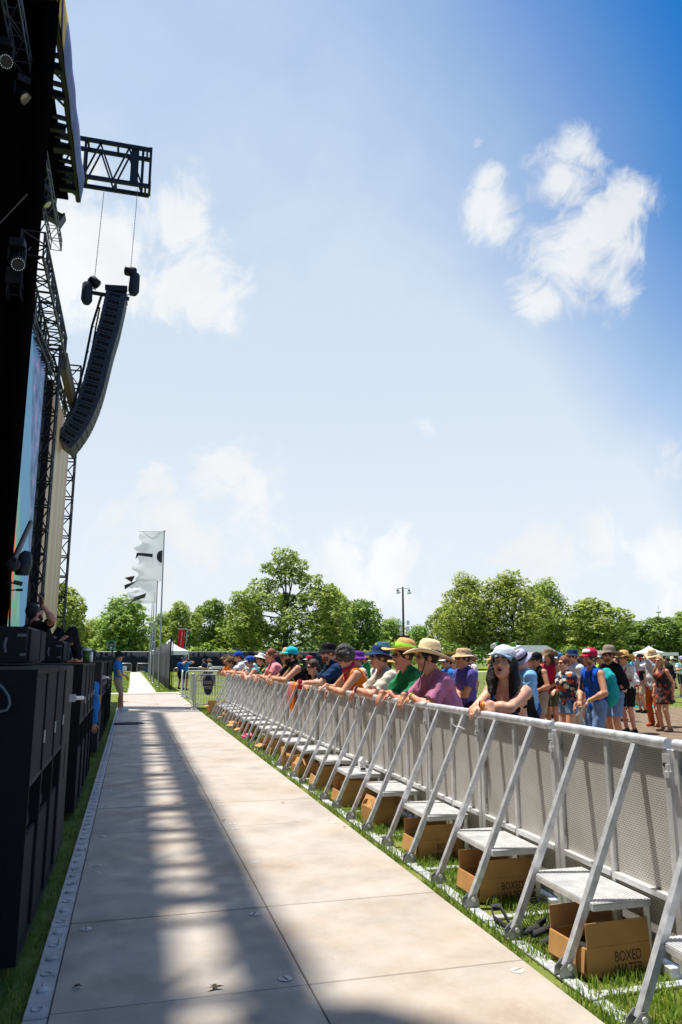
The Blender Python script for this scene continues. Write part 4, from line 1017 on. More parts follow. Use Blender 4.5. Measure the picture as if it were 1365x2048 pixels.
# rack line behind the crowd at right with its posts
CP = [(15.5, 26.5), (18.0, 25.6), (20.5, 24.7)]
for i in range(2): rack(CP[i], CP[i+1], 1.12, ('steel rack barrier behind the woman in black, on the grass', 'steel rack barrier at the right edge of the picture')[i], 'rack barriers around the crowd')
rack((12.6, 27.4), (15.3, 26.6), 1.12, 'steel rack barrier behind the man taking a photo', 'rack barriers around the crowd')
# oval sign
NAVY = mat('sign_navy', (.018, .015, .085), .5); CREAM = mat('sign_cream', (.72, .60, .30), .6)
c = atY(406.5, 1370.5, 24.85); hx = .19; hz = (atY(406, 1351, 24.85).z-atY(406, 1391, 24.85).z)/2
d = Vector((1.2, -1.25, 0)).normalized(); cc_ = Vector((2.05, 25.35, 0))+d*.55; cc_.z = c.z
t = thing('oval_sign', 'dark blue oval sign with two lines of cream lettering on the steel rack', 'sign', tuple(cc_), math.atan2(d.y, d.x))
m = MB(); n = 28; ring = [(hx*math.cos(2*math.pi*i/n), -.05, hz*math.sin(2*math.pi*i/n)) for i in range(n)]
m.add(ring+[(x, -.025, z) for x, y, z in ring], [tuple(range(n)), tuple(range(2*n-1, n-1, -1))]+[(i, i+n, (i+1) % n+n, (i+1) % n) for i in range(n)]); m.build('board', NAVY, t)
for k, w_ in enumerate(('GOOD', 'MUSIC')): link('lettering', text_mesh(w_, .135, frame_M((0, -.053, .08-.15*k), (1, 0, 0), (0, 0, 1)), sx=.86), CREAM, t)
# round teal sign
TEAL = mat('sign_teal', (.05, .42, .38), .5)
c = atY(223, 1290, 34); R0 = (atY(232.5, 1290, 34)-atY(213.5, 1290, 34)).length/2
t = thing('round_sign', 'round black sign with a teal rim, two lines of pale lettering and an arrow', 'sign', (c.x, 34, 0))
m = MB(); M = frame_M((0, 0, c.z), (1, 0, 0), (0, 0, 1)); m.lathe([(0, .0), (R0*.86, 0), (R0*.86, -.03), (0, -.03)], 32, M, smooth=False); m.build('board', mat('sign_black', (.012, .012, .02), .6), t)
m = MB(); m.lathe([(R0*.84, .012), (R0, .012), (R0, -.04), (R0*.84, -.04), (R0*.84, .012)], 32, M, smooth=False); m.build('rim', TEAL, t)
PALE = mat('sign_pale', (.55, .66, .42), .6)
for k, w_ in enumerate(('PLATINUM', 'ENTRANCE')): link('lettering', text_mesh(w_, R0*.36, frame_M((0, -.016, c.z+R0*.16-R0*.34*k), (1, 0, 0), (0, 0, 1)), sx=.92), PALE, t)
m = MB(); m.box((-.02, -.02, c.z-R0*.80), (.02, -.012, c.z-R0*.5)); m.add([(-.07, -.017, c.z-R0*.55), (.07, -.017, c.z-R0*.55), (0, -.017, c.z-R0*.36)], [(0, 1, 2)]); m.build('arrow', WHITEP, t)
m = MB(); m.tube([(R0*.75, .0, c.z-R0*1.05), (R0*.75, .0, c.z-R0*.55)], .035, 8); m.build('stem', TEAL, t); m = MB(); m.tube([(R0*.3, .05, 0), (R0*.3, .05, c.z-R0*.4)], .03, 8); m.build('post', BLACKM, t)
# red banner
RED = mat('banner_red', (.62, .008, .02), .7, transl=.3)
Yr = 86; a, b_ = atY(358.2, 1259, Yr), atY(371, 1302, Yr)
t = thing('banner_flag', 'tall red banner with white vertical lettering beside the white tent peak', 'banner', (b_.x+.02, Yr, 0)); ox = b_.x+.02
m = MB(); m.grid(lambda u, v: (a.x-ox-.10*v+(b_.x-a.x-.12)*u*(1-.02*v), .06*math.sin(u*3+v*4), a.z+(b_.z-a.z-.5*(u < .0))*v), 8, 16); m.build('cloth', RED, t)
for i, ch in enumerate('EMERGENCY EXIT'):
    if ch != ' ': link('lettering', text_mesh(ch, .20, frame_M(((a.x+b_.x)/2-ox-.02-.015*i, -.10, a.z-.32-.165*i), (1, 0, 0), (0, 0, 1))), WHITEP, t)
m = MB(); m.tube([(.02-.25, 0, 0), (.12, 0, a.z+.06)], .04, 8); m.tube([(.10, 0, a.z+.05), (a.x-ox-.15, 0, a.z+.06)], .03, 6); m.build('pole', POLE, t)
# tents
TENT = mat('tent_white', (.82, .82, .84), .6, transl=.25)
def tent(c, w_, eave, peak, lab, name='canopy_tent', col=None, n=4, hip=.5):
    t = thing(name, lab, 'tent', (c[0], c[1], 0)); h = w_/2
    m = MB(); rows = [(1.0, eave), (.82, eave+(peak-eave)*.10), (.55, eave+(peak-eave)*.27), (.28, eave+(peak-eave)*.55), (.08, eave+(peak-eave)*.88), (0.012, peak)]
    vs = []
    for (k, z) in rows: vs += [(-h*k, -h*k, z), (h*k, -h*k, z), (h*k, h*k, z), (-h*k, h*k, z)]
    m.add(vs, [(i*4+j, i*4+(j+1) % 4, i*4+4+(j+1) % 4, i*4+4+j) for i in range(len(rows)-1) for j in range(4)]); m.build('roof', col or TENT, t)
    m = MB()
    for (x0, y0, x1, y1) in ((-h, -h, h, -h), (h, -h, h, h), (h, h, -h, h), (-h, h, -h, -h)): m.add([(x0, y0, eave-.35), (x1, y1, eave-.35), (x1, y1, eave), (x0, y0, eave)], [(0, 1, 2, 3)])
    m.build('valance', col or TENT, t)
    for sx in (-1, 1):
        for sy in (-1, 1): m = MB(); m.tube([(sx*h*.98, sy*h*.98, 0), (sx*h*.98, sy*h*.98, eave)], .05, 6); m.build('pole', STEEL_L, t)
    return t
c = atY(339, 1305, 75); tent((c.x, 75), 3.5, 2.35, atY(337, 1279, 75).z, 'white peaked tent behind the end of the grey fence')
c = atY(912, 1300, 112); tent((c.x, 113), 8.5, 3.0, atY(905, 1282, 113).z, 'large white tent among the trees behind the straw hats')
c = atY(1345, 1310, 70); tent((c.x, 72), 2.7, 2.3, atY(1345, 1305, 72).z, 'small white peaked tent far off at the right edge', col=TENT)
c = atY(1372, 1310, 70); tent((c.x, 76), 2.6, 2.3, 3.1, 'second small white tent cut off by the right edge')
c = atY(1207, 1320, 70); tent((c.x, 71), 2.8, 1.75, 2.3, 'orange canopy seen between the red cap and the grey hat', col=mat('tent_orange', (.75, .16, .02), .7, transl=.3))
# bar tent
c0, c1 = atY(1008, 1310, 58), atY(1105, 1310, 58)
t = thing('bar_tent', 'long white roofed bar tent with a purple sign', 'tent', (c0.x, 58, 0)); Lb = c1.x-c0.x+1
m = MB(); m.prism([(-.3, 0), (Lb, 0), (Lb, .0), (Lb-1.5, .75), (1.6, .75)], 0, 2.4, Matrix.Translation((0, 0, atY(1050, 1308, 58).z-.03))); m.build('roof', TENT, t)
zs = atY(1050, 1309, 58).z
m = MB(); m.box((0, .1, 0), (Lb-.2, .16, zs-.05)); m.build('wall', mat('tent_wall', (.40, .42, .33), .8), t)
for k, (x0, x1, col) in enumerate(((0.0, .9, (.16, .08, .42)), (1.4, 3.1, (.12, .40, .12)), (3.3, 4.7, (.6, .16, .05)), (9.5, 10.4, (.4, .1, .2)))):
    m = MB(); m.box((x0, .06, zs-.32), (x1, .095, zs-.16)); m.build('sign_strip', mat('strip_%d' % k, col, .7), t)
a, b_ = atY(1045, 1309, 58), atY(1083, 1322, 58)
m = MB(); m.box((a.x-c0.x, .0, b_.z-.6), (b_.x-c0.x, .05, a.z-.02)); m.build('bar_sign', mat('bar_purple', (.14, .07, .42), .6), t)
link('lettering', text_mesh('BAR', .78, frame_M(((a.x+b_.x)/2-c0.x+.2, -.008, a.z-.55), (1, 0, 0), (0, 0, 1)), sx=1.0), WHITEP, t)
for sx in (0, 4, 8, Lb-.4): m = MB(); m.tube([(sx, -.06, 0), (sx, -.06, zs)], .05, 6); m.build('pole', STEEL_L, t)
# yellow sign
a, b_ = atY(880, 1303, 55), atY(922, 1318, 55)
t = thing('hanging_sign', 'yellow sign with dark lettering on the front of the large tent', 'sign', (a.x, 55, 0)); YEL = mat('sign_yellow', (.75, .46, .05), .6)
m = MB(); m.box((-1.2, 0, b_.z-.1), (b_.x-a.x, .06, a.z)); m.build('board', YEL, t)
for k, w_ in enumerate(('FIRST CORNER WORKED', 'IS TEN MINUTES')): link('lettering', text_mesh(w_, .17, frame_M((.72, -.005, a.z-.18-.2*k), (1, 0, 0), (0, 0, 1)), sx=.72), INK, t)
for x in (-1, b_.x-a.x-.2): m = MB(); m.tube([(x, .1, 0), (x, .1, a.z)], .05, 6); m.build('post', STEEL_L, t)
# water sign
a, b_ = atY(761, 1283.5, 60), atY(779, 1310, 60)
t = thing('water_sign', 'blue square box sign lettered W behind the navy hat', 'sign', (a.x, 60, 0)); WB = mat('water_blue', (.05, .30, .55), .6); s_ = b_.x-a.x
m = MB(); m.box((0, 0, b_.z-.3), (s_, s_, a.z)); m.build('board', WB, t); m = MB(); m.box((.02, -.01, a.z-.08), (s_-.02, s_, a.z+.01)); m.build('top_edge', WHITEP, t)
link('lettering', text_mesh('W', .48, frame_M((s_*.3, -.006, a.z-.40), (1, 0, 0), (0, 0, 1)), sx=.8), WHITEP, t); m = MB(); m.tube([(s_/2, s_/2, 0), (s_/2, s_/2, b_.z)], .06, 8); m.build('post', STEEL_L, t)
# utility pole with lamps and boxes
Yp = 78; top = atY(806, 1174, Yp); WOODP = mat('pole_wood', (.085, .07, .058), .9, var=.25, vscale=3)
t = thing('utility_pole', 'wooden utility pole with two floodlights and white antenna boxes', 'pole', (top.x, Yp, 0)); ht = top.z
m = MB(); m.tube([(0, 0, 0), (0, 0, ht)], [.15, .10], 10); m.build('pole', WOODP, t)
zc = atY(806, 1177.5, Yp).z; m = MB(); m.bar((-.72, -.18, zc), (.72, -.18, zc), .07); m.build('crossarm', STEEL_L, t)
GLASSW = mat('lamp_glass', (.85, .86, .86), .25)
for s in (-1, 1):
    m = MB(); M = frame_M((s*.66, -.18, zc-.22), (1, 0, -.35*s if s < 0 else .1), (0, 1, 0)); m.lathe([(0, .14), (.10, .12), (.13, -.02), (.16, -.06)], 12, M); l = m.build('floodlight', BLACKM, t)
    m = MB(); m.lathe([(.16, -.062), (.24, -.30), (.22, -.36), (0, -.38)], 14, M); m.build('lamp_bowl', GLASSW, l)
for (x0, y0, x1, y1) in ((797.5, 1241, 800.5, 1251), (813, 1241, 818, 1250), (799, 1253, 802, 1263), (812.5, 1253, 818, 1263)):
    a, b_ = atY(x0, y0, Yp), atY(x1, y1, Yp); m = MB(); m.cbox((a.x-top.x, -.30, b_.z), (b_.x-top.x, -.12, a.z), .02); m.bar((0, 0, (a.z+b_.z)/2), ((a.x+b_.x)/2-top.x, -.1, (a.z+b_.z)/2), .05); m.build('antenna_box', WHITEP, t)
a, b_ = atY(801.5, 1271, Yp), atY(816, 1287, Yp); m = MB(); m.box((a.x-top.x, -.45, b_.z), (b_.x-top.x, -.25, a.z)); m.build('brown_box', mat('rust_board', (.10, .028, .018), .8), t)
# small field flags
def field_flag(px, y0, pw, ph, Y, col, lab):
    b0 = atY(px, 1320, Y); tp = atY(px, y0, Y); t = thing('field_flag', lab, 'flag', (b0.x, Y, 0))
    m = MB(); m.tube([(0, 0, 0), (tp.x-b0.x, 0, tp.z)], .02, 6); m.build('pole', WHITEP, t)
    s = Y/1500; m = MB(); m.grid(lambda u, v: (tp.x-b0.x-pw*s*u, .12*math.sin(u*4), tp.z-ph*s*v*(1-.6*u)-.5*ph*s*u*(pw > 0)), 8, 4); o = m.build('cloth', col, t); md = o.modifiers.new('s', 'SOLIDIFY'); md.thickness = .01
field_flag(991, 1285, 13, 14, 50, mat('flag_whitered', (.8, .72, .74), .7, transl=.3), 'white pennant flying above the woman in the cap')
field_flag(992.5, 1284, -3.5, 12, 50.3, mat('flag_green', (.02, .35, .12), .7, transl=.3), 'narrow green pennant next to the white one')
field_flag(1032.5, 1283, 20, 12, 52, mat('flag_yellowgreen', (.45, .50, .05), .7, transl=.3, col2=(.05, .35, .08), vscale=5), 'yellow and green pennant flying above the bar tent')
# ================================================================== TREES
def b_leaf(stops, tr_=.48):
    def f(nt, p):
        g = N(nt, 'ShaderNodeNewGeometry'); oi = N(nt, 'ShaderNodeObjectInfo')
        c = ramp(nt, g.outputs['Random Per Island'], stops)
        hs_ = N(nt, 'ShaderNodeHueSaturation'); nt.links.new(c, hs_.inputs['Color'])
        mr = N(nt, 'ShaderNodeMapRange'); nt.links.new(oi.outputs['Random'], mr.inputs[0]); mr.inputs[3].default_value = .485; mr.inputs[4].default_value = .515; nt.links.new(mr.outputs[0], hs_.inputs['Hue'])
        c = hs_.outputs[0]
        nt.links.new(c, p.inputs['Base Color']); p.inputs['Roughness'].default_value = .55; p.inputs['Specular IOR Level'].default_value = .3
        t = N(nt, 'ShaderNodeBsdfTranslucent'); nt.links.new(c, t.inputs[0])
        mx = N(nt, 'ShaderNodeMixShader'); mx.inputs[0].default_value = tr_
        nt.links.new(p.outputs[0], mx.inputs[1]); nt.links.new(t.outputs[0], mx.inputs[2]); nt.links.new(mx.outputs[0], nt.nodes['Material Output'].inputs[0])
    return f
LEAF_OAK = nodes_mat('leaves_oak', b_leaf([(0, (0.135, 0.196, 0.027)), (.5, (0.306, 0.383, 0.062)), (.85, (0.490, 0.545, 0.107)), (1, (0.686, 0.673, 0.176))]))
LEAF_GRN = nodes_mat('leaves_green', b_leaf([(0, (0.107, 0.194, 0.028)), (.5, (0.259, 0.387, 0.052)), (.85, (0.429, 0.510, 0.082)), (1, (0.613, 0.612, 0.140))]))
LEAF_DRK = nodes_mat('leaves_dark', b_leaf([(0, (0.073, 0.135, 0.019)), (.5, (0.185, 0.290, 0.043)), (.85, (0.306, 0.418, 0.066)), (1, (0.416, 0.486, 0.097))]))
BARK = mat('bark', (.055, .045, .036), .95, var=.3, vscale=4, bump=.5, bscale=12)
def leaf_mesh(name, blobs, n, size, seed, hang=.25, flat=.0):
    """leaf quads scattered through the outer volume of lumpy blobs (x, y, z, r, rz)"""
    r = np.random.RandomState(seed); B = np.array(blobs, float); w = B[:, 3]**2; w /= w.sum()
    k = r.choice(len(B), n, p=w); d = r.normal(size=(n, 3)); d /= np.linalg.norm(d, axis=1)[:, None]
    low = d[:, 2] < -.35; d[low, 2] *= -r.uniform(-.6, 1, low.sum()); 
    rad = 1-np.abs(r.normal(0, .22, n)); rad = np.clip(rad, .15, 1.12)
    # clumpiness: pull leaves towards random twig directions
    tw = r.normal(size=(len(B), 26, 3)); tw /= np.linalg.norm(tw, axis=2)[:, :, None]
    pick = tw[k, r.randint(0, 26, n)]; d = d*.62+pick*.62; d /= np.linalg.norm(d, axis=1)[:, None]
    rad *= 1+.13*np.sin(d[:, 0]*7+k)+.10*np.sin(d[:, 2]*9+2*k)
    p = B[k, :3]+d*rad[:, None]*np.stack([B[k, 3], B[k, 3], B[k, 4]], 1)
    nr = d+r.normal(0, .75, (n, 3)); nr[:, 2] += .95; nr /= np.linalg.norm(nr, axis=1)[:, None]
    a = np.cross(nr, r.normal(size=(n, 3))); a /= np.linalg.norm(a, axis=1)[:, None]; b = np.cross(nr, a)
    s = size*r.uniform(.5, 1.35, n)[:, None]; s2 = s*r.uniform(.5, .9, n)[:, None]
    v = np.stack([p-a*s, p+b*s2*.6-a*s*.1, p+a*s, p-b*s2*.6+a*s*.1], 1).reshape(-1, 3)
    me = bpy.data.meshes.new(name); me.vertices.add(4*n); me.vertices.foreach_set('co', v.reshape(-1).astype(np.float32))
    me.loops.add(4*n); me.loops.foreach_set('vertex_index', np.arange(4*n, dtype=np.int32)); me.polygons.add(n); me.polygons.foreach_set('loop_start', np.arange(0, 4*n, 4, dtype=np.int32))
    me.update(calc_edges=True); return me
def make_tree(name, lab, blobs, n, size, seed, leafm, trunk=.28, limbs=True, lean=(0, 0)):
    t = thing(name, lab, 'tree', (0, 0, 0)); r = random.Random(seed); H = max(b[2]+b[4] for b in blobs)
    link('crown', leaf_mesh('crown', blobs, n, size, seed), leafm, t)
    m = MB(); zt = H*.62; tr_ = [(lean[0]*k+.15*math.sin(k*3+seed), lean[1]*k+.12*math.cos(k*4+seed), zt*k) for k in (0, .2, .45, .7, 1)]
    m.tube(tr_, [trunk*1.35, trunk, trunk*.8, trunk*.5, trunk*.2], 9)
    for b in blobs:
        k = min(.92, max(.25, (b[2]-b[4]*.9)/zt)); base = Vector((lean[0]*k, lean[1]*k, zt*k*.9)); tip = Vector(b[:3]); mid = base.lerp(tip, .5)+Vector((r.uniform(-.3, .3), r.uniform(-.3, .3), -.25))
        m.tube([base, mid, tip], [trunk*.34, trunk*.22, trunk*.06], 6)
        for _ in range(4):
            e = tip+Vector((r.uniform(-1, 1)*b[3]*.8, r.uniform(-1, 1)*b[3]*.8, r.uniform(-.5, .8)*b[4])); m.tube([mid.lerp(tip, r.uniform(.3, 1)), (tip+e)/2+Vector((0, 0, .1)), e], [trunk*.13, trunk*.09, trunk*.03], 4)
    m.build('trunk', BARK, t); return t
def crown(w_, h, base, n, seed, k=.36, top=.5):
    """random lumpy crown: n lumps inside an egg of width w_, from base to h"""
    r = random.Random(seed); out = []
    for i in range(n):
        u = i/(n-1); z = base+(h-base)*(.16+.70*u); wz = math.sin(math.pi*min(1, (u*.80+.16)))**.8*(w_/2)*.66
        a = i*2.399+r.uniform(-.4, .4); q = r.uniform(.55, 1.0)*wz; s = k*w_/2*r.uniform(.8, 1.2)*(1-.35*u*top)
        out.append((q*math.cos(a), q*math.sin(a), z, s, s*r.uniform(.72, .95)))
    return out
# unit kinds are built at real size, then copied and scaled a little
BIG = [(-.3, 0, 16.4, 1.5, 1.3), (.9, .6, 15.0, 1.7, 1.3), (-1.5, -.4, 14.6, 1.5, 1.1), (.3, .3, 13.4, 2.0, 1.3), (2.9, 0, 12.6, 1.8, 1.1), (4.8, .3, 11.2, 1.9, 1.1), (3.6, -1.2, 10.2, 2.2, 1.3), (-2.9, .4, 12.0, 1.8, 1.1), (-4.6, -.3, 10.3, 2.0, 1.2), (-5.8, .6, 9.0, 1.6, 1.1), (-2.4, -1.5, 9.4, 2.3, 1.4),
       (.8, 1.6, 9.6, 2.2, 1.5), (6.6, .2, 9.4, 1.7, 1.1), (5.4, -1, 7.6, 2.2, 1.5), (-5.2, -1, 6.6, 2.3, 1.5), (-3.3, 1, 5.2, 2.4, 1.7), (1.2, -2.2, 6.8, 2.5, 1.6), (3.6, 1.4, 5.0, 2.4, 1.8), (-.9, 1.2, 4.6, 2.2, 1.7), (6.6, .6, 5.2, 2.0, 1.7), (-6.6, .4, 4.6, 2.0, 1.6)]
tb = make_tree('oak_tree', 'x', [(x, y, z, r*1.14, q*1.12) for x, y, z, r, q in BIG], 15000, .27, 11, LEAF_OAK, .42)
tr = make_tree('round_tree', 'x', crown(9.6, 10.6, .8, 15, 5, .46), 7500, .30, 21, LEAF_GRN, .26)
tm = make_tree('oak_tree', 'x', crown(8.0, 10.2, .8, 15, 8, .44), 6500, .27, 31, LEAF_OAK, .26)
td = make_tree('oak_tree', 'x', crown(11.5, 14.4, 1.0, 20, 13, .42), 10500, .27, 41, LEAF_OAK, .34)
tk = make_tree('dark_tree', 'x', crown(8.6, 9.6, .6, 15, 17, .46), 6500, .28, 51, LEAF_DRK, .26)
PROTO = {'b': (tb, 17.7, 15.5), 'r': (tr, 10.6, 9.6), 'm': (tm, 10.2, 8.0), 'd': (td, 14.4, 11.5), 'k': (tk, 9.6, 8.6)}
TREES = [ # x, top, width in the photograph, distance, kind, turn, label
    (118, 1162, 104, 100, 'm', .3, 'oak beside the outer lattice tower, half hidden by the stage'), (188, 1238, 70, 128, 'r', 1.0, 'low distant tree between the stage and the bright green tree'), (160, 1246, 60, 124, 'm', 3.0, 'low olive tree just right of the lattice tower'),
    (246, 1193, 128, 104, 'r', 2.0, 'bright green rounded tree behind the flagpoles'), (360, 1199, 84, 108, 'm', 1.2, 'olive tree standing behind the red banner'), (424, 1194, 90, 112, 'k', 2.7, 'dark tree with a tufted top right of the red banner'), (322, 1225, 60, 130, 'r', 4.0, 'small light green tree behind the tallest flagpole'),
    (572, 1094, 206, 105, 'b', 0.0, 'tallest oak with an open, branching top'), (492, 1192, 86, 116, 'm', 2.2, 'oak on the left shoulder of the tallest oak'), (668, 1174, 92, 113, 'm', 5.1, 'oak on the right shoulder of the tallest oak'), (726, 1194, 96, 108, 'k', .5, 'dark rounded tree left of the utility pole'), (782, 1236, 74, 126, 'r', 3.6, 'light green low tree behind the utility pole'), (842, 1250, 70, 140, 'r', .9, 'distant light green tree right of the utility pole'),
    (938, 1140, 128, 106, 'd', 1.0, 'left half of the big oak pair, pale and leafy'), (1028, 1138, 150, 104, 'd', 2.6, 'largest dense oak in the middle of the right group'), (1096, 1152, 116, 112, 'd', 4.2, 'oak with an uneven top on the right of the dense oak'), (892, 1206, 80, 114, 'm', 3.3, 'yellowish oak at the left edge of the right group'), (1196, 1192, 132, 106, 'm', .2, 'spreading oak right of the dense group'), (1150, 1224, 80, 122, 'k', 1.9, 'dark tree filling the gap beside the spreading oak'), (1262, 1238, 96, 124, 'k', 3.9, 'dark green tree behind the man taking a photo'), (1326, 1230, 104, 118, 'k', 5.6, 'dark green tree above the small white tents'), (1392, 1218, 110, 122, 'r', 2.4, 'green tree cut off by the right edge'), (450, 1232, 70, 132, 'k', 4.8, 'far dark tree in the gap left of the tallest oak')]
usedk = set()
for (x, ty, w_, Y, k, rz, lab) in TREES:
    pr, H, Wd = PROTO[k]; b = atY(x, 1317, Y); tp = atY(x, ty, Y); dist = math.hypot(b.x, b.y)
    sx = w_*1.18/FPX*dist/Wd; sz = tp.z/H
    o = pr if k not in usedk else dup(pr); usedk.add(k)
    o.location = (b.x, Y, 0); o.rotation_euler = (0, 0, rz if k != 'b' else -.25); o.scale = (sx, sx, sz); tag(o, lab, 'tree', 'trees beyond the field')
# far wood closing the horizon
bl = []; r = random.Random(77)
for i in range(120):
    x = -120+i*3.1+r.uniform(-1, 1); h = r.uniform(5.2, 9.2)*(1.12 if x > 120 else 1); s = r.uniform(2.6, 4.4); bl.append((x, 165+r.uniform(-6, 10), h-s*.8, s, s)); bl.append((x+1, 160+r.uniform(-4, 4), 2.4, 3.2, 2.8))
o = link('woodland', leaf_mesh('woodland', bl, 26000, .62, 5), LEAF_DRK); tag(o, 'dark green woodland closing the view behind the field', 'woodland', kind='stuff')
for i in range(18): pass
# shrub line right behind the black fence
bl = []
for i in range(70):
    x = -24+i*1.35+r.uniform(-.5, .5); s = r.uniform(1.2, 2.1); bl.append((x, 102+r.uniform(-1.5, 2), 1.5+r.uniform(0, 1.3), s, s*.9))
o = link('undergrowth', leaf_mesh('undergrowth', bl, 12000, .30, 6), LEAF_GRN); tag(o, 'green undergrowth showing above the black fence', 'shrubs', kind='stuff')
# distant lattice mast on the ridge
b0 = atY(1325, 1317, 420); tp = atY(1325, 1209, 420); t = thing('water_tower', 'tiny pale tower far off above the trees at the right', 'tower', (b0.x, 420, 0)); z2 = atY(1325, 1222, 420).z; z1 = atY(1325, 1227, 420).z
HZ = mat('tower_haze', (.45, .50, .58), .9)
m = MB(); m.tube([(0, 0, 0), (0, 0, z1)], .25, 6); m.build('mast', HZ, t); m = MB(); m.lathe([(0, z1), (1.6, z1+.5), (1.9, (z1+z2)/2), (1.2, z2), (0, z2)], 12); m.build('tank', HZ, t); m = MB(); m.tube([(0, 0, z2), (0, 0, tp.z)], [.18, .05], 6); m.build('antenna', HZ, t)
# ================================================================== PEOPLE
def nrm(v): v = Vector(v); return v.normalized()
class Field:
    def __init__(s, lo, hi, h):
        s.lo = np.array(lo, float)-2*h; n = np.ceil((np.array(hi, float)+2*h-s.lo)/h).astype(int)+1
        s.h = h; s.n = n; s.D = np.full(n, 9.0, np.float32); s.ax = [(s.lo[i]+h*np.arange(n[i])).astype(np.float32) for i in range(3)]
    def blk(s, lo, hi):
        a = np.clip(np.floor((np.array(lo)-s.lo)/s.h).astype(int), 0, s.n-1); b = np.clip(np.ceil((np.array(hi)-s.lo)/s.h).astype(int)+1, 0, s.n)
        sl = tuple(slice(int(a[i]), int(max(a[i]+1, b[i]))) for i in range(3))
        return sl, s.ax[0][sl[0]][:, None, None], s.ax[1][sl[1]][None, :, None], s.ax[2][sl[2]][None, None, :]
    def add(s, prim, k=.02, g=0.0, sub=False):
        fn, lo, hi = prim; pad = k+g+3*s.h
        sl, X, Y, Z = s.blk(np.array(lo)-pad, np.array(hi)+pad); d = fn(X, Y, Z)-g; D = s.D[sl]
        if sub:
            d = -d; hh = np.clip(.5-.5*(D-d)/k, 0, 1); s.D[sl] = D+(d-D)*hh+k*hh*(1-hh)
        else:
            hh = np.clip(.5+.5*(D-d)/k, 0, 1); s.D[sl] = D+(d-D)*hh-k*hh*(1-hh)
    def cut(s, fn):
        s.D = np.maximum(s.D, fn(s.ax[0][:, None, None], s.ax[1][None, :, None], s.ax[2][None, None, :]))
    def wrinkle(s, amp, seed=0.0):
        X, Y, Z = s.ax[0][:, None, None], s.ax[1][None, :, None], s.ax[2][None, None, :]
        s.D += (amp*(np.sin(23*Z+9*np.sin(8*Y+seed)+6*X+seed)*.6+np.sin(31*Y+12*Z+7*np.sin(11*X+seed*2))*.5+.5*np.sin(47*X-38*Z+6*np.sin(15*Y+seed)))).astype(np.float32)
    def mesh(s, name):
        D = s.D; h = s.h; inn = D < 0; c = {}
        n0, n1, n2 = D.shape; S = lambda a, d: a[d[0]:n0-1+d[0], d[1]:n1-1+d[1], d[2]:n2-1+d[2]]
        cnt = sum(S(inn, d).astype(np.int8) for d in np.ndindex(2, 2, 2)); act = (cnt > 0) & (cnt < 8)
        idx = np.argwhere(act); nv = len(idx); me = bpy.data.meshes.new(name)
        if nv == 0: return me
        ids = np.full(act.shape, -1, np.int32); ids[act] = np.arange(nv)
        pos = np.zeros((nv, 3)); num = np.zeros(nv)
        i, j, k = idx.T
        for ax in range(3):
            o = [a for a in range(3) if a != ax]
            for u in (0, 1):
                for v in (0, 1):
                    d = [0, 0, 0]; d[o[0]] = u; d[o[1]] = v; e = list(d); e[ax] = 1
                    a = D[i+d[0], j+d[1], k+d[2]]; b = D[i+e[0], j+e[1], k+e[2]]; m = (a < 0) != (b < 0)
                    t = np.where(m, a/np.where(m, a-b, 1), 0); q = np.zeros((nv, 3)); q[:] = d; q[:, ax] = t
                    pos[m] += q[m]; num[m] += 1
        pos = (idx+pos/num[:, None])*h+s.lo
        quads = []
        for ax in range(3):
            o = [a for a in range(3) if a != ax]
            sa = [slice(0, n) for n in D.shape]; sb = list(sa); sa[ax] = slice(0, D.shape[ax]-1); sb[ax] = slice(1, D.shape[ax])
            a = inn[tuple(sa)]; b = inn[tuple(sb)]; ed = np.argwhere(a != b)
            ok = (ed[:, o[0]] > 0) & (ed[:, o[1]] > 0) & (ed[:, o[0]] < D.shape[o[0]]-1) & (ed[:, o[1]] < D.shape[o[1]]-1); ed = ed[ok]
            flip = a[tuple(ed.T)]
            def cid(u, v): e = ed.copy(); e[:, o[0]] -= u; e[:, o[1]] -= v; return ids[tuple(e.T)]
            q = np.stack([cid(1, 1), cid(0, 1), cid(0, 0), cid(1, 0)], 1)
            if ax == 1: flip = ~flip
            q[~flip] = q[~flip][:, ::-1]; quads.append(q)
        q = np.concatenate(quads).astype(np.int32)
        me.vertices.add(nv); me.vertices.foreach_set('co', pos.reshape(-1).astype(np.float32))
        me.loops.add(4*len(q)); me.loops.foreach_set('vertex_index', q.reshape(-1)); me.polygons.add(len(q)); me.polygons.foreach_set('loop_start', np.arange(0, 4*len(q), 4, dtype=np.int32))
        me.polygons.foreach_set('use_smooth', np.ones(len(q), bool)); me.update(calc_edges=True); me.validate(); return me
def cone(a, b, ra, rb):
    a = np.array(a, float); b = np.array(b, float); ba = b-a; L = max(float(ba@ba), 1e-9)
    def fn(X, Y, Z):
        x, y, z = X-a[0], Y-a[1], Z-a[2]; t = np.clip((x*ba[0]+y*ba[1]+z*ba[2])/L, 0, 1)
        return np.sqrt((x-ba[0]*t)**2+(y-ba[1]*t)**2+(z-ba[2]*t)**2)-(ra+(rb-ra)*t)
    r = max(ra, rb); return fn, np.minimum(a, b)-r, np.maximum(a, b)+r
def ell(c, r, F=None):
    c = np.array(c, float); r = np.array(r, float); F = np.eye(3) if F is None else F # rows are axes
    def fn(X, Y, Z):
        x, y, z = X-c[0], Y-c[1], Z-c[2]; l = [(x*F[i][0]+y*F[i][1]+z*F[i][2]) for i in range(3)]
        k0 = np.sqrt(sum((l[i]/r[i])**2 for i in range(3))); k1 = np.sqrt(sum((l[i]/r[i]**2)**2 for i in range(3)))
        return k0*(k0-1)/np.maximum(k1, 1e-6)
    e = np.abs(np.array(F).T)@r; return fn, c-e, c+e
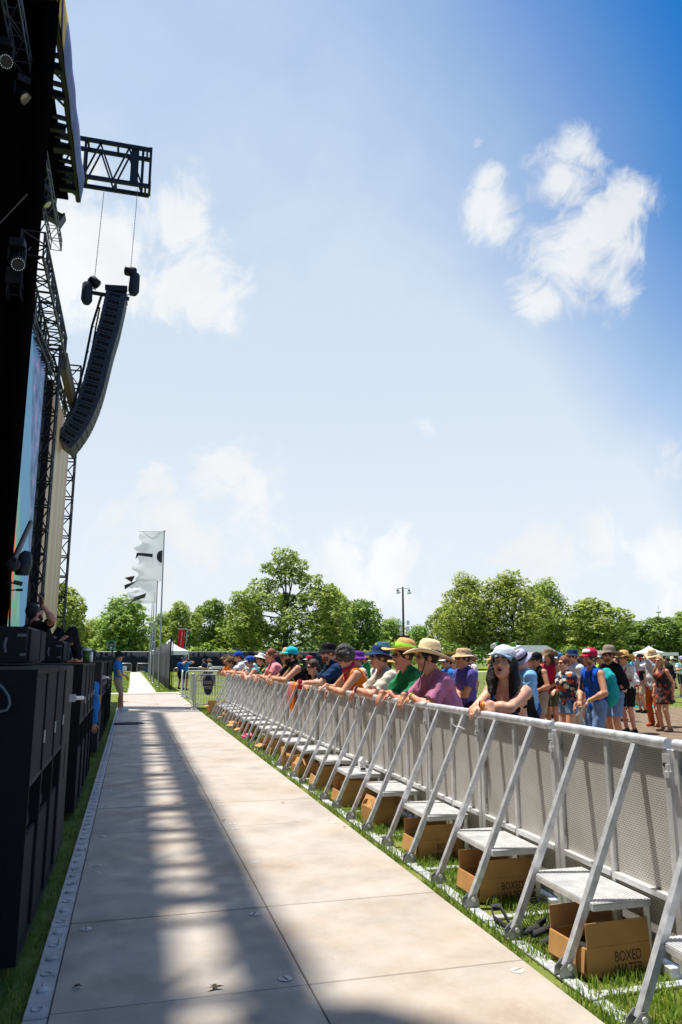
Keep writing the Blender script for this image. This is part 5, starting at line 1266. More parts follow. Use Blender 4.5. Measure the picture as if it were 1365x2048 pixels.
def ik(S, Wr, l1, l2, pole):
    S = Vector(S); Wr = Vector(Wr); d = Wr-S; L = d.length
    if L > (l1+l2)*.995: Wr = S+d*((l1+l2)*.995/L); d = Wr-S; L = d.length
    u = d/L; a = (l1*l1-l2*l2+L*L)/(2*L); hh = math.sqrt(max(l1*l1-a*a, 1e-6)); p = Vector(pole); p = p-u*p.dot(u); p.normalize()
    return S+u*a+p*hh, Wr
def rows(F): return np.array([list(v) for v in F])
DEF = dict(H=1.75, fem=False, fat=.0, skin=1, lean=4, twist=0, px=0.0, pz=None, head=(0, 0, 0), arms=None, poles=None, hands=None, feet=None, knees=None, top=('tee', 'w'), bottom=('shorts', 'khaki'),
           hair=('short', 'br'), hat=None, glasses=True, beard=None, face=False, res=.012, curl=.5, sleeve=.55, bands=(), shoes=None, hsz=.98)
HAIRM = dict(bk=mat('hair_black', (.012, .010, .009), .6, var=.4, vscale=30, bump=.6, bscale=60), br=mat('hair_brown', (.045, .024, .012), .6, var=.4, vscale=30, bump=.6, bscale=60), rd=mat('hair_auburn', (.20, .065, .022), .6, var=.3, vscale=30, bump=.6, bscale=60),
             lb=mat('beard_brown', (.13, .065, .032), .7, var=.3, vscale=30, bump=.6, bscale=60), bl=mat('hair_blond', (.42, .27, .12), .6, var=.3, vscale=30, bump=.6, bscale=60), gy=mat('hair_grey', (.05, .046, .043), .7, var=.6, vscale=40, bump=.7, bscale=50))
LENS = mat('sunglass_lens', (.008, .008, .010), .12, spec=.8)
C = {}
def cl(key, col, **k): C[key] = cloth(key, col, **k); return C[key]
for key, col in dict(w=(.74, .74, .74), cream=(.66, .60, .50), pink=(.52, .20, .33), green=(.025, .26, .10), navy=(.018, .045, .11), denim=(.15, .24, .40), denimd=(.06, .10, .22), khaki=(.42, .33, .21), black=(.014, .014, .016), purple=(.12, .10, .36),
                     ltblue=(.22, .46, .78), red=(.50, .02, .06), blue=(.012, .09, .50), olive=(.10, .10, .05), grey=(.50, .49, .50), rust=(.42, .085, .025), beige=(.52, .47, .39), orange=(.85, .20, .02), teal=(.02, .34, .34), coral=(.75, .26, .28), straw=(.66, .40, .15), strawl=(.78, .62, .38),
                     sblue=(.03, .20, .58), bluecap=(.02, .09, .42), tealcap=(.02, .50, .60), tan=(.52, .38, .22), violet=(.16, .04, .32), lightgrey=(.62, .64, .68), dgreen=(.03, .09, .05), offw=(.72, .67, .58), brownhat=(.20, .13, .075), greyhat=(.26, .21, .16), lilac=(.38, .37, .50), capblue=(.26, .40, .58), yellow=(.75, .45, .04), lime=(.30, .62, .05)).items(): cl(key, col)
def b_print(base, cols, sc):
    def f(nt, p):
        t = N(nt, 'ShaderNodeTexCoord').outputs['Object']; v = N(nt, 'ShaderNodeTexVoronoi'); v.inputs['Scale'].default_value = sc; nt.links.new(t, v.inputs['Vector'])
        s = N(nt, 'ShaderNodeSeparateColor'); nt.links.new(v.outputs['Color'], s.inputs[0]); r = N(nt, 'ShaderNodeValToRGB'); r.color_ramp.interpolation = 'CONSTANT'; e = r.color_ramp.elements
        cs = [base]+list(cols)
        while len(e) < len(cs): e.new(.5)
        for i, c in enumerate(cs): e[i].position = 0 if i == 0 else .40+.6*(i-1)/len(cols); e[i].color = (*c, 1)
        nt.links.new(s.outputs[0], r.inputs[0]); nt.links.new(r.outputs[0], p.inputs['Base Color']); p.inputs['Roughness'].default_value = .9
    return f
C['floral'] = nodes_mat('cloth_floral', b_print((.02, .03, .07), [(.62, .52, .38), (.55, .08, .03), (.08, .18, .22), (.7, .66, .6)], 17))
C['gfloral'] = nodes_mat('cloth_green_floral', b_print((.012, .035, .03), [(.05, .22, .10), (.45, .36, .05), (.02, .10, .09)], 16))
C['aloha'] = nodes_mat('cloth_aloha', b_print((.40, .62, .62), [(.08, .35, .38), (.7, .75, .7)], 14))
C['ember'] = nodes_mat('cloth_ember', b_print((.012, .010, .010), [(.016, .012, .012), (.30, .05, .02), (.12, .06, .05)], 15))
C['multi'] = nodes_mat('cloth_multicolour', b_print((.6, .56, .5), [(.35, .1, .3), (.1, .3, .2), (.6, .45, .1)], 20))

def hat_mesh(kind, HM, P, root):
    """hats are built in the head's own frame HM: x forward, z up"""
    key = kind[0]; m_ = C[kind[1]]; tilt = kind[3] if len(kind) > 3 else 0; M = HM @ Matrix.Translation((-.012, 0, .03)) @ Matrix.Rotation(R_(-tilt), 4, 'Y')
    rr = random.Random(hash(kind[1]) % 99)
    if key == 'cap':
        m = MB(); m.lathe([(.101, -.005), (.108, .02), (.106, .06), (.088, .098), (.05, .121), (.012, .128), (0, .128)], 24, M, sx=1.08, sy=.90); m.lathe([(.010, .127), (.009, .135), (0, .137)], 8, M); h = m.build('hat', m_, root)
        def vf(u, v):
            a = (u-.5)*2.1; r0 = .106; x = .112*math.cos(a*.8); y = .096*math.sin(a); ext = .105*math.cos((u-.5)*math.pi)**.6 if abs(u-.5) < .499 else 0
            return M @ Vector((x+ext*v, y*(1-.10*v), .004-.020*v*1.0-.40*(y*y)*v*4+.006))
        m = MB(); m.grid(vf, 16, 5); v = m.build('visor', C[kind[2]] if len(kind) > 2 and kind[2] else m_, h); md = v.modifiers.new('s', 'SOLIDIFY'); md.thickness = .005
        return h
    prof = {'bucket': [(.158, -.028), (.150, -.016), (.128, .0), (.108, .018), (.104, .04), (.100, .085), (.086, .105), (.05, .112), (0, .113)],
            'boonie': [(.185, -.020), (.175, -.012), (.14, .006), (.108, .018), (.106, .06), (.100, .088), (.082, .105), (.04, .109), (0, .109)],
            'straw': [(.238, .004), (.225, .0), (.18, -.001), (.14, .006), (.107, .016), (.106, .07), (.098, .112), (.078, .140), (.045, .150), (.0, .146)],
            'cowboy': [(.205, .03), (.185, .012), (.15, .004), (.107, .014), (.103, .07), (.095, .115), (.07, .138), (.035, .128), (0, .122)]}[key]
    cu = {'bucket': .012, 'boonie': .03, 'straw': .022, 'cowboy': .055}[key]; wob = rr.uniform(0, 6)
    def wp(p, a, r):
        k = max(0, (r-.11)/.1); return Vector((p.x*1.07, p.y*.95, p.z+cu*k*k*(-math.cos(2*a))*1.0+.010*k*math.sin(3*a+wob)-(.016*(1-r/.10) if False else 0)))
    m = MB(); m.lathe(prof, 36, M, warp=wp); h = m.build('hat', m_, root); md = h.modifiers.new('s', 'SOLIDIFY'); md.thickness = .005
    if len(kind) > 2 and kind[2]:
        m = MB(); z0, z1 = (.020, .050) if key != 'straw' else (.020, .044)
        if kind[2] == 'lime': z1 = .085
        m.lathe([(.1085, z0), (.1115, z0+.002), (.1105, z1), (.104, z1)], 30, M, sx=1.07, sy=.97); m.build('hat_band', C[kind[2]], h)
    return h

def person(label, loc, rz, group=None, name='person', **kw):
    P = dict(DEF); P.update(kw); s = P['H']/1.75; fem = P['fem']; fat = P['fat']; res = P['res']
    root = thing(name, label, 'person', loc, rz, group)
    L = R_(P['lean']); T = Vector((math.sin(L), 0, math.cos(L))); F = Vector((math.cos(L), 0, -math.sin(L))); tw = R_(P['twist'])
    Yt = Vector((0, math.cos(tw), 0))+F*(-math.sin(tw)); Ft = Yt.cross(T).normalized()
    pel = Vector((P['px'], 0, (P['pz'] if P['pz'] else .925*s)))
    Nk = pel+T*(.505*s); sw = (.168 if fem else .190)*s
    Sh = [Nk-T*.060*s+Yt*(q*sw) for q in (1, -1)]
    up = (T*.45+Vector((0, 0, 1))*.55).normalized()
    yaw, pit, rol = [R_(a) for a in P['head']]
    HR = Matrix.Rotation(yaw, 3, 'Z') @ Matrix.Rotation(-pit, 3, 'Y') @ Matrix.Rotation(rol, 3, 'X')
    hx, hy, hz = HR @ Vector((1, 0, 0)), HR @ Vector((0, 1, 0)), HR @ Vector((0, 0, 1))
    hs_ = s*P['hsz']*(.97 if fem else 1); hc = Nk+up*.175*s+hx*.022*s
    HM = Matrix(((hx.x, hy.x, hz.x, hc.x), (hx.y, hy.y, hz.y, hc.y), (hx.z, hy.z, hz.z, hc.z), (0, 0, 0, 1))) @ Matrix.Diagonal((hs_, hs_, hs_, 1))
    HF = rows((hx, hy, hz)); hp = lambda x, y, z: HM @ Vector((x, y, z)); hr = lambda *r: np.array(r)*hs_
    # limbs
    arms = P['arms'] or ((.02, .25, .80*s), (.02, -.25, .80*s)); poles = P['poles'] or ((-.6, .35, -.2), (-.6, -.35, -.2))
    El, Wr = [], []
    for i in range(2): e, w_ = ik(Sh[i], arms[i], .295*s, .255*s, poles[i]); El.append(e); Wr.append(w_)
    feet = P['feet'] or ((-.0, .11*s, .075), (.0, -.11*s, .075)); kn = P['knees'] or ((1, .1, 0), (1, -.1, 0)); Hp = [pel+Vector((0, q*.085*s, -.02)) for q in (1, -1)]; Kn, An = [], []
    for i in range(2): k_, a_ = ik(Hp[i], feet[i], .425*s, .425*s, kn[i]); Kn.append(k_); An.append(a_)
    TF = rows((Ft, Yt, T)); PF = rows((F, Vector((0, 1, 0)), T)); bell = pel+T*.19*s; ch = pel+T*.365*s
    torso = [ell(pel+T*.0, (.112*s*(1+.25*fat), (.168 if fem else .160)*s*(1+.2*fat), .125*s), PF), ell(bell+F*(.03*fat), ((.105+.06*fat)*s, (.132 if fem else .148)*s*(1+.28*fat), .15*s), PF),
             ell(ch, (.118*s*(1+.12*fat), (.150 if fem else .172)*s*(1+.08*fat), .165*s), TF), cone(Sh[0]-Yt*.02, Sh[1]+Yt*.02, .062*s, .062*s)]
    if fem: torso += [ell(ch+Ft*.085*s+Yt*(q*.070*s)-T*.01, (.06*s, .064*s, .064*s), TF) for q in (1, -1)]
    traps = [cone(Nk+T*.03*s, Sh[i]*.6+Nk*.4, .050*s, .048*s) for i in range(2)]
    ar = 1.0 if not fem else .86; ar *= (1+.15*fat)
    upa = [cone(Sh[i], El[i], .056*s*ar, .044*s*ar) for i in range(2)]; foa = [cone(El[i], Wr[i], .045*s*ar, .028*s*ar) for i in range(2)]
    lr = 1.06 if fem else 1.0
    thi = [cone(Hp[i], Kn[i], .092*s*lr*(1+.12*fat), .060*s) for i in range(2)]; shi = [cone(Kn[i], An[i], .058*s, .040*s) for i in range(2)]
    allp = [Nk, hc+Vector((0, 0, .16)), hc-Vector((.0, 0, .1)), pel]+Sh+El+Wr+Kn+An
    lo = np.min([list(p) for p in allp], 0)-.30; hi = np.max([list(p) for p in allp], 0)+.30; lo[2] = max(lo[2], -.02)
    B = Field(lo, hi, res)
    for t in torso: B.add(t, .045)
    for t in traps: B.add(t, .04)
    for t in thi: B.add(t, .04)
    for i in range(2):
        B.add(shi[i], .03); calf = Kn[i].lerp(An[i], .3)-Vector((.022*s, 0, 0)); B.add(ell(calf, (.048*s, .046*s, .10*s)), .03)
        fd = nrm((An[i]-Kn[i]).cross(Vector((0, 1, 0)))*-1) if False else Vector((1, 0, 0)); fz = max(.035, An[i].z-.035)
        B.add(cone((An[i].x-.03, An[i].y, fz), (An[i].x+.15*s, An[i].y*1.12, fz-.005), .038*s, .030*s), .03)
        B.add(upa[i], .035); B.add(foa[i], .02); B.add(ell(El[i].lerp(Wr[i], .28), (.050*s*ar,)*3), .03)
    B.add(cone(Nk-T*.02, hp(-.02, 0, -.07), .058*s*(.85 if fem else 1), .050*s*(.88 if fem else 1)), .03)
    # hands
    hands = P['hands'] or (None, None)
    for i in range(2):
        q = (1, -1)[i]; fd = (Wr[i]-El[i]).normalized(); hd = nrm(hands[i]) if hands[i] else nrm(fd*.75+Vector((.08, 0, -.55)))
        ac = hd.cross(Vector((0, 0, 1))); ac = nrm(ac) if ac.length > .25 else nrm(Vector((0, 1, 0))-hd*hd.y); pn = ac.cross(hd)
        if abs(pn.z) > .1 and pn.z > 0: pn = -pn
        elif abs(pn.z) <= .1 and pn.dot(Vector((1, 0, 0))) > 0: pn = -pn
        hl = .92*s*(1 if not fem else .92); w0 = Wr[i]
        B.add(ell(w0+hd*.052*hl, (.052*hl, .040*hl, .017*hl), rows((hd, ac, pn))), .018)
        cu = P['curl']
        for f in range(4):
            y = (f-1.5)*.0205*hl; ln = (.078, .088, .084, .066)[f]*hl; b0 = w0+hd*(.090-.006*abs(f-1.3))*hl+ac*y; d1 = nrm(hd+pn*cu*(.45+.1*f)+ac*(f-1.5)*.06); d2 = nrm(hd+pn*cu*(1.5+.15*f))
            m1 = b0+d1*ln*.55; B.add(cone(b0, m1, .0092*hl, .0086*hl), .006); B.add(cone(m1, m1+d2*ln*.5, .0086*hl, .0068*hl), .004)
        tb_ = w0+hd*.028*hl+ac*(.030*hl*-q if False else .032*hl*(1 if ac.dot(Vector((1, 0, .2))) > 0 else -1)); sd = nrm(tb_-(w0+hd*.028*hl)); t1 = tb_+nrm(hd*.7+sd*.65+pn*.3)*.036*hl
        B.add(cone(w0+hd*.025*hl+sd*.012, t1, .013*hl, .0105*hl), .01); B.add(cone(t1, t1+nrm(hd+sd*.15+pn*.4)*.030*hl, .0105*hl, .008*hl), .004)
    # head
    B.add(ell(hp(-.012, 0, .028), hr(.100, .078, .104), HF), .03); B.add(ell(hp(.030, 0, -.050), hr(.066, .060, .078), HF), .035)
    B.add(ell(hp(.070, 0, -.105), hr(.024, .028, .022), HF), .025)
    if fat > .3: B.add(ell(hp(.02, 0, -.105), hr(.06, .06, .045), HF), .03)
    B.add(ell(hp(.082, 0, .024), hr(.020, .052, .012), HF), .018); B.add(cone(hp(.090, 0, .010), hp(.117, 0, -.036), .009*hs_, .0135*hs_), .010)
    for q in (1, -1):
        B.add(ell(hp(-.008, q*.079, -.012), hr(.024, .010, .032), HF), .006); B.add(ell(hp(.062, q*.042, -.028), hr(.026, .024, .022), HF), .02)
        if res < .013: B.add(ell(hp(.102, q*.032, .002), hr(.018, .019, .012), HF), .010, sub=True); B.add(ell(hp(.105, q*.011, -.040), hr(.008, .009, .007), HF), .006)
    B.add(ell(hp(.086, 0, -.066), hr(.014, .026, .007), HF), .007); B.add(ell(hp(.084, 0, -.079), hr(.014, .022, .007), HF), .007)
    if P['face'] == 'open': B.add(ell(hp(.100, 0, -.074), hr(.022, .019, .009), HF), .005, sub=True)
    body = link('body', B.mesh('body'), SKINS[P['skin']], root)
    def fld(): return Field(lo, hi, max(res, .009))
    # trousers, shorts, skirts
    bt, bm_ = P['bottom']
    if bt:
        S = fld()
        for t in torso[:1]: S.add(t, .03, .014)
        if bt in ('shorts', 'pants', 'hotpants'):
            for i in range(2):
                f = {'shorts': .82, 'hotpants': .38, 'pants': 1.0}[bt]; e = Hp[i].lerp(Kn[i], f); S.add(cone(Hp[i], e, .108*s*lr*(1+.12*fat), (.088 if bt == 'shorts' else .10 if bt == 'hotpants' else .074)*s), .03)
                if bt == 'pants': S.add(cone(Kn[i], An[i]+Vector((0, 0, .02)), .074*s, .066*s), .02)
            if bt != 'pants':
                for i in range(2):
                    d = nrm(Kn[i]-Hp[i]); e = Hp[i].lerp(Kn[i], {'shorts': .82, 'hotpants': .38}[bt]); zc = float(e.z) if d.z < -.6 else None
                if zc: S.cut(lambda X, Y, Z: (zc-Z)+0*X+0*Y)
        else:
            S.add(cone(pel-T*.02, pel-Vector((0, 0, .34*s)), .15*s, .21*s), .04)
            zc = float(pel.z-.36*s); S.cut(lambda X, Y, Z: (zc-Z)+0*X+0*Y)
        zt = pel+T*.11*s; S.cut(lambda X, Y, Z: np.where((X-pel.x)**2+(Z-pel.z)**2 < .085, (X-zt.x)*T.x+(Z-zt.z)*T.z+0*Y, -9+0*X+0*Y+0*Z)); S.wrinkle(.006, 1.3)
        link('shorts' if bt in ('shorts', 'hotpants') else 'trousers' if bt == 'pants' else 'skirt', S.mesh('bottoms'), C[bm_], root)
    # shirt
    tt, tm = P['top']
    if tt:
        S = fld(); g = .016+.008*fat
        for t in (torso if tt != 'bikini' else torso[4:]+[ell(ch-T*.035*s, (.122*s, .155*s, .03*s), TF)]): S.add(t, .03 if tt == 'bikini' else .05, g if tt != 'bikini' else .005)
        hem = pel-T*(.13*s if tt not in ('crop', 'dress') else (-.06*s if tt == 'crop' else .0))
        if tt in ('tee', 'long', 'collar', 'sweat'):
            for t in traps: S.add(t, .03, .012)
            for i in range(2):
                f = P['sleeve'] if tt not in ('long', 'sweat') else 1.0; e = Sh[i].lerp(El[i], f); cp_ = cone(Sh[i], e if f >= 1 else Sh[i].lerp(El[i], f+.14), .068*s*ar+.006, (.064 if f < 1 else .056)*s*ar+.010); dd = nrm(El[i]-Sh[i]); S.add(cp_ if f >= 1 else (lambda X, Y, Z, q=cp_[0], o=Sh[i].lerp(El[i], f+.02), d=dd: np.maximum(q(X, Y, Z), (X-o.x)*d.x+(Y-o.y)*d.y+(Z-o.z)*d.z), cp_[1], cp_[2]), .03)
                if f >= 1: S.add(cone(El[i], El[i].lerp(Wr[i], .93), .056*s*ar+.006, .036*s*ar+.006), .02)
            S.add(ell(Nk+T*.055*s+Ft*.035*s, (.075*s, .068*s, .05*s), TF), .012, sub=True)
        elif tt != 'bikini': # sleeveless
            for i in range(2): S.add(ell(Sh[i]+Yt*((1, -1)[i]*.060*s)+T*.0, (.085*s, .066*s, .115*s), TF), .015, sub=True)
            dp = {'tank': .075, 'vest': .02, 'crop': .09, 'dress': .09, 'strap': .21}.get(tt, .06)
            S.add(ell(Nk+T*(.07-dp*.6)*s+Ft*.07*s, (.10*s, .088*s, (.06+dp)*s), TF), .012, sub=True)
            if tt in ('dress',): S.add(cone(pel+T*.10*s, pel-Vector((0, 0, .26*s)), .125*s, .20*s), .05); hem = pel-Vector((0, 0, .30*s))
            if tt == 'vest':
                for t in traps: S.add(t, .02, .008)
        nh = T if tt != 'dress' else Vector((0, 0, 1)); S.cut(lambda X, Y, Z: -((X-hem.x)*nh.x+(Z-hem.z)*nh.z)+0*Y); S.wrinkle(.0068, len(label)*.37)
        link('dress' if tt == 'dress' else 'shirt', S.mesh('shirt'), C[tm], root)
    # shoes
    S = Field(lo, [hi[0], hi[1], .3], max(res, .010))
    for i in range(2):
        fz = max(.045, An[i].z-.03); S.add(cone((An[i].x-.035, An[i].y, fz), (An[i].x+.155*s, An[i].y*1.12, fz-.006), .046*s, .040*s), .02); S.add(cone((An[i].x, An[i].y, fz), tuple(An[i]+Vector((0, 0, .03))), .045*s, .044*s), .02)
    if P['pz'] is None: S.cut(lambda X, Y, Z: (.004-Z)+0*X+0*Y); link('shoes', S.mesh('shoes'), P['shoes'] or C['black'], root)
    # hair
    hk = P['hair']
    if hk:
        ext = .42; S = Field(np.array(hc)-[.30, .30, ext], np.array(hc)+[.30, .30, .26], max(min(res, .010), .008)); th = {'curly': .030, 'long': .016, 'bob': .018}.get(hk[0], .010)
        S.add(ell(hp(-.014, 0, .030), hr(.102+th, .080+th, .106+th), HF), .01); rr = random.Random(5)
        if hk[0] == 'curly':
            for _ in range(70):
                a, b_ = rr.uniform(-2.6, 2.6)+math.pi, rr.uniform(-.25, 1.45); S.add(ell(hp(-.014+.118*math.cos(a)*math.cos(b_), .100*math.sin(a)*math.cos(b_), .03+.128*math.sin(b_)), hr(.026, .026, .024), HF), .008)
        if hk[0] in ('long', 'bob', 'vlong'):
            Ld = {'bob': -.10, 'long': -.22, 'vlong': -.30}[hk[0]]
            for q in (1, -1):
                S.add(cone(hp(-.02, q*.082, .01), hp(-.025, q*.098, Ld*.6), .036*hs_, .042*hs_), .02); S.add(cone(hp(-.025, q*.098, Ld*.6), hp(-.02, q*.092, Ld), .042*hs_, .022*hs_), .02); S.add(cone(hp(-.07, q*.04, 0), hp(-.085, q*.06, Ld), .05*hs_, .032*hs_), .02)
                for _ in range(5): y = rr.uniform(.05, .11); S.add(cone(hp(-.03, q*y, -.03), hp(rr.uniform(-.07, .01), q*(y+.015), Ld-rr.uniform(-.01, .04)), .016*hs_, .010*hs_), .008)
            S.add(cone(hp(-.085, 0, 0), hp(-.095, 0, Ld), .06*hs_, .04*hs_), .02)
        if hk[0] == 'pony': S.add(cone(hp(-.11, 0, .02), hp(-.135, 0, -.07), .030*hs_, .034*hs_), .015); S.add(cone(hp(-.135, 0, -.07), hp(-.10, .03, -.26), .034*hs_, .014*hs_), .015)
        if hk[0] == 'bun': S.add(ell(hp(-.085, 0, .145), hr(.045, .042, .038), HF), .012)
        S.add(ell(hp(.118, 0, -.040), hr(.085, .086, .118 if hk[0] != 'bob' else .120), HF), .012, sub=True)
        if hk[0] in ('short', 'curly', 'bun', 'pony'): S.add(ell(hp(.02, 0, -.14), hr(.13, .14, .105), HF), .012, sub=True) if hk[0] != 'pony' else None
        X0 = S.ax; S.wrinkle(.0035, 3.1); link('hair', S.mesh('hair'), HAIRM[hk[1]], root)
    if P['beard']:
        S = Field(np.array(hc)-.22, np.array(hc)+.15, max(min(res, .010), .008)); S.add(ell(hp(.028, 0, -.066), hr(.069, .064, .070), HF), .01)
        S.add(ell(hp(.070, 0, -.108), hr(.026, .034, .024 if P['beard'][0] != 'long' else .06), HF), .012); S.add(ell(hp(.05, 0, .035), hr(.12, .12, .070), HF), .01, sub=True); S.add(ell(hp(.085, 0, -.045), hr(.055, .044, .036), HF), .01, sub=True); S.wrinkle(.003, 2.0); link('beard', S.mesh('beard'), HAIRM[P['beard'][1]], root)
    if P['hat']: hat_mesh(P['hat'], HM, P, root)
    if P['glasses']:
        m = MB()
        for q in (1, -1): m.ball((.103, q*.034, .0), (.007, .029, .021), 12, 8, HM); m.tube([HM @ Vector((.100, q*.060, .008)), HM @ Vector((.06, q*.080, .008)), HM @ Vector((-.01, q*.086, .0))], .0035, 5)
        m.tube([HM @ Vector((.110, -.012, .006)), HM @ Vector((.113, 0, .009)), HM @ Vector((.110, .012, .006))], .0035, 5); m.build('sunglasses', LENS, root)
    elif P['face']:
        for q in (1, -1):
            m = MB(); m.ball((.0865, q*.032, .002), .0125, 12, 9, HM); e = m.build('eye', mat('eye_white', (.40, .36, .34), .4), root); m = MB(); m.ball((.0955, q*.0325, .003), (.0042, .0060, .0060), 10, 7, HM); m.build('iris', mat('eye_iris', (.03, .018, .012), .2), e)
            m = MB(); m.ball((.0905, q*.032, .0095), (.0115, .0165, .0052), 12, 7, HM); m.build('eyelid', SKINS[P['skin']], root)
            m = MB(); m.tube([HM @ Vector((.103, q*.013, .021)), HM @ Vector((.100, q*.034, .027)), HM @ Vector((.086, q*.055, .020))], [.004, .0046, .002], 6); m.build('eyebrow', HAIRM['bk'], root)
        LIP = mat('lips', (.40, .13, .12), .4); zl = .010 if P['face'] == 'open' else .004
        for z_ in (-.071+zl*.7, -.076-zl*.75): m = MB(); m.tube([HM @ Vector((.082, -.026, -.0735)), HM @ Vector((.0965, -.011, z_)), HM @ Vector((.099, 0, z_-.001)), HM @ Vector((.0965, .011, z_)), HM @ Vector((.082, .026, -.0735))], [.002, .0048, .0052, .0048, .002], 8); m.build('lip', LIP, root)
        if P['face'] == 'open': m = MB(); m.ball((.078, 0, -.0735), (.012, .019, .008), 10, 7, HM); m.build('mouth', mat('mouth_dark', (.05, .012, .012), .6), root)
    for (side, t_, key) in P['bands']:
        c = El[side].lerp(Wr[side], t_); d = nrm(Wr[side]-El[side]); r = (.045*(1-t_)+.028*t_)*s*ar+.004; u = d.orthogonal().normalized(); w_ = d.cross(u)
        m = MB(); m.tube([c+u*math.cos(k*.5236)*r+w_*math.sin(k*.5236)*r for k in range(13)], .0058, 6, cap=False); m.build('wristband', C[key], root)
    P.update(root=root, HM=HM, Nk=Nk, T=T, F=Ft, Y=Yt, Sh=Sh, El=El, Wr=Wr, pel=pel, s=s)
    return P
def attach(P, name, label, cat, group=None): # a separate thing carried by a person, in the person's own frame
    r = P['root']; return thing(name, label, cat, tuple(r.location), r.rotation_euler[2], group)
def backpack(P, key, label, strap='black', w_=.15, h=.23, pocket=None):
    t = attach(P, 'backpack', label, 'backpack'); T, F, Y, s = P['T'], P['F'], P['Y'], P['s']; c = P['Nk']-T*.27*s-F*(.10+w_*.9)*s
    fr = rows((F, Y, T)); S = Field(np.array(c)-.42, np.array(c)+.42, .012); S.add(ell(c, (.105, w_+.01, h+.02), fr), .02); S.add(cone(tuple(c-T*h*.55+Y*w_*.3), tuple(c-T*h*.55-Y*w_*.3), .11, .11), .05); S.add(cone(tuple(c+T*h*.5+Y*w_*.4), tuple(c+T*h*.5-Y*w_*.4), .085, .085), .05); S.wrinkle(.006, 1.7)
    link('bag_body', S.mesh('bag_body'), C[key], t); S = Field(np.array(c)-.42, np.array(c)+.42, .012); S.add(ell(c-F*.085-T*.07, (.065, w_*.8, h*.55), fr), .02); S.wrinkle(.004, .7); link('pocket', S.mesh('pocket'), C[pocket or key], t)
    for i in range(2):
        q = (1, -1)[i]; a = P['Nk']-T*.05*s+Y*(q*.095*s); m = MB(); m.tube([a-F*.14, a+T*.055*s-F*.03, a+T*.035*s+F*.07, a-T*.07*s+F*.145, a-T*.22*s+F*.135+Y*q*.05, a-T*.30*s-F*.02+Y*q*.10], .017, 6); m.build('strap', C[strap], t)
    return t
RAILX = 2.80
def leaner(label, Y, d=.40, dy=.0, wr=None, turn=0, **k):
    s = k.get('H', 1.75)/1.75; z = 1.265; k['H'] = k.get('H', 1.75)*1.035; fw = d+.03
    a = wr or ((fw+.03, .07, z), (fw+.06, -.10, z+.005)); k.setdefault('lean', 24); k.setdefault('poles', ((-.2, .9, -.55), (-.2, -.9, -.55))); k.setdefault('hands', ((.75, -.25, -.75), (.7, .2, -.85))); k.setdefault('px', .02)
    k.setdefault('feet', ((-.12, .12, .075), (.08, -.12, .075)))
    return person(label, (RAILX+d, Y, 0), math.pi+R_(turn), 'people leaning on the crowd barrier', arms=a, **k)
# ---------------------------------------------------------------- the front row, leaning on the barrier rail
p = leaner('woman in a pale blue cap looking up, mouth open, bare arms and wristbands', 6.10, turn=34, d=.46, H=1.70, hsz=1.08, fem=True, fat=.15, skin=0, lean=18, head=(14, 16, -3), hair=('long', 'bk'), hat=('cap', 'lightgrey', 'capblue', 2), glasses=False, face='open', top=('bikini', 'black'), bottom=('hotpants', 'denimd'), res=.0068,
           wr=((.53, -.07, 1.262), (.50, .03, 1.278)), poles=((-.2, 1.0, -.15), (-.3, -1.0, -.4)), hands=((.75, -.30, -.62), (.45, .25, -.85)), bands=((0, .90, 'orange'), (0, .96, 'black'), (0, .83, 'yellow'), (1, .93, 'lilac'), (1, .86, 'red')), curl=.5)
nk = p['Nk']; T, F, Y = p['T'], p['F'], p['Y']
for q in (1, -1): m = MB(); m.tube([nk+Y*q*.085-F*.05, nk+Y*q*.088+T*.012+F*.04, nk+Y*q*.082-T*.08+F*.118, nk+Y*q*.075-T*.19+F*.16], .0075, 6); m.build('shoulder_strap', C['sblue'], p['root'])
backpack(p, 'black', 'small black and grey backpack on the woman in the pale blue cap', 'navy', .09, .15, 'lightgrey')
p = leaner('man in a pink t-shirt and very wide straw hat with blue edging, seen from behind', 7.42, d=.47, H=1.80, fat=.5, skin=1, lean=25, head=(-12, 2, 0), hair=('short', 'bk'), hat=('straw', 'strawl', 'black', 8), top=('tee', 'pink'), bottom=('shorts', 'khaki'), res=.008, sleeve=.75, wr=((.50, .0, 1.265), (.54, -.10, 1.27)), bands=((0, .93, 'lime'), (1, .9, 'violet')))
m = MB(); HM = p['HM']; m.tube([HM @ Vector((.03, .085, .0)), HM @ Vector((.05, .085, -.10)), HM @ Vector((.07, .02, -.20)), HM @ Vector((.09, .0, -.30))], .0045, 5); m.build('hat_cord', C['black'], p['root'])
p = leaner('man in a green t-shirt and straw hat with a lime green band', 8.12, d=.45, H=1.82, fat=.35, skin=2, lean=24, head=(4, 0, 0), hair=('short', 'br'), hat=('straw', 'straw', 'lime', 14), top=('tee', 'green'), bottom=('shorts', 'olive'), res=.008, sleeve=.7, wr=((.47, .02, 1.268), (.52, -.12, 1.265)))
p = leaner('man in a cream t-shirt and navy bucket hat with sunglasses', 8.98, d=.43, H=1.79, fat=.3, skin=2, lean=23, head=(3, 4, 0), hair=('short', 'br'), hat=('boonie', 'navy', None, 6), top=('tee', 'cream'), bottom=('shorts', 'navy'), res=.009, sleeve=.75, wr=((.58, -.02, 1.27), (.55, -.10, 1.27)), bands=((0, .90, 'black'), (0, .97, 'purple')))
p = leaner('curly haired man in sunglasses looking down, red bandana and orange tank top', 10.2, d=.42, H=1.84, skin=1, lean=31, head=(8, -26, 0), hair=('curly', 'gy'), top=('tank', 'orange'), bottom=('shorts', 'denim'), res=.009, wr=((.62, .02, 1.25), (.60, -.16, 1.275)), hands=((.35, -.1, -.95), (.8, .1, -.4)), bands=((0, .9, 'yellow'), (0, .95, 'navy')))
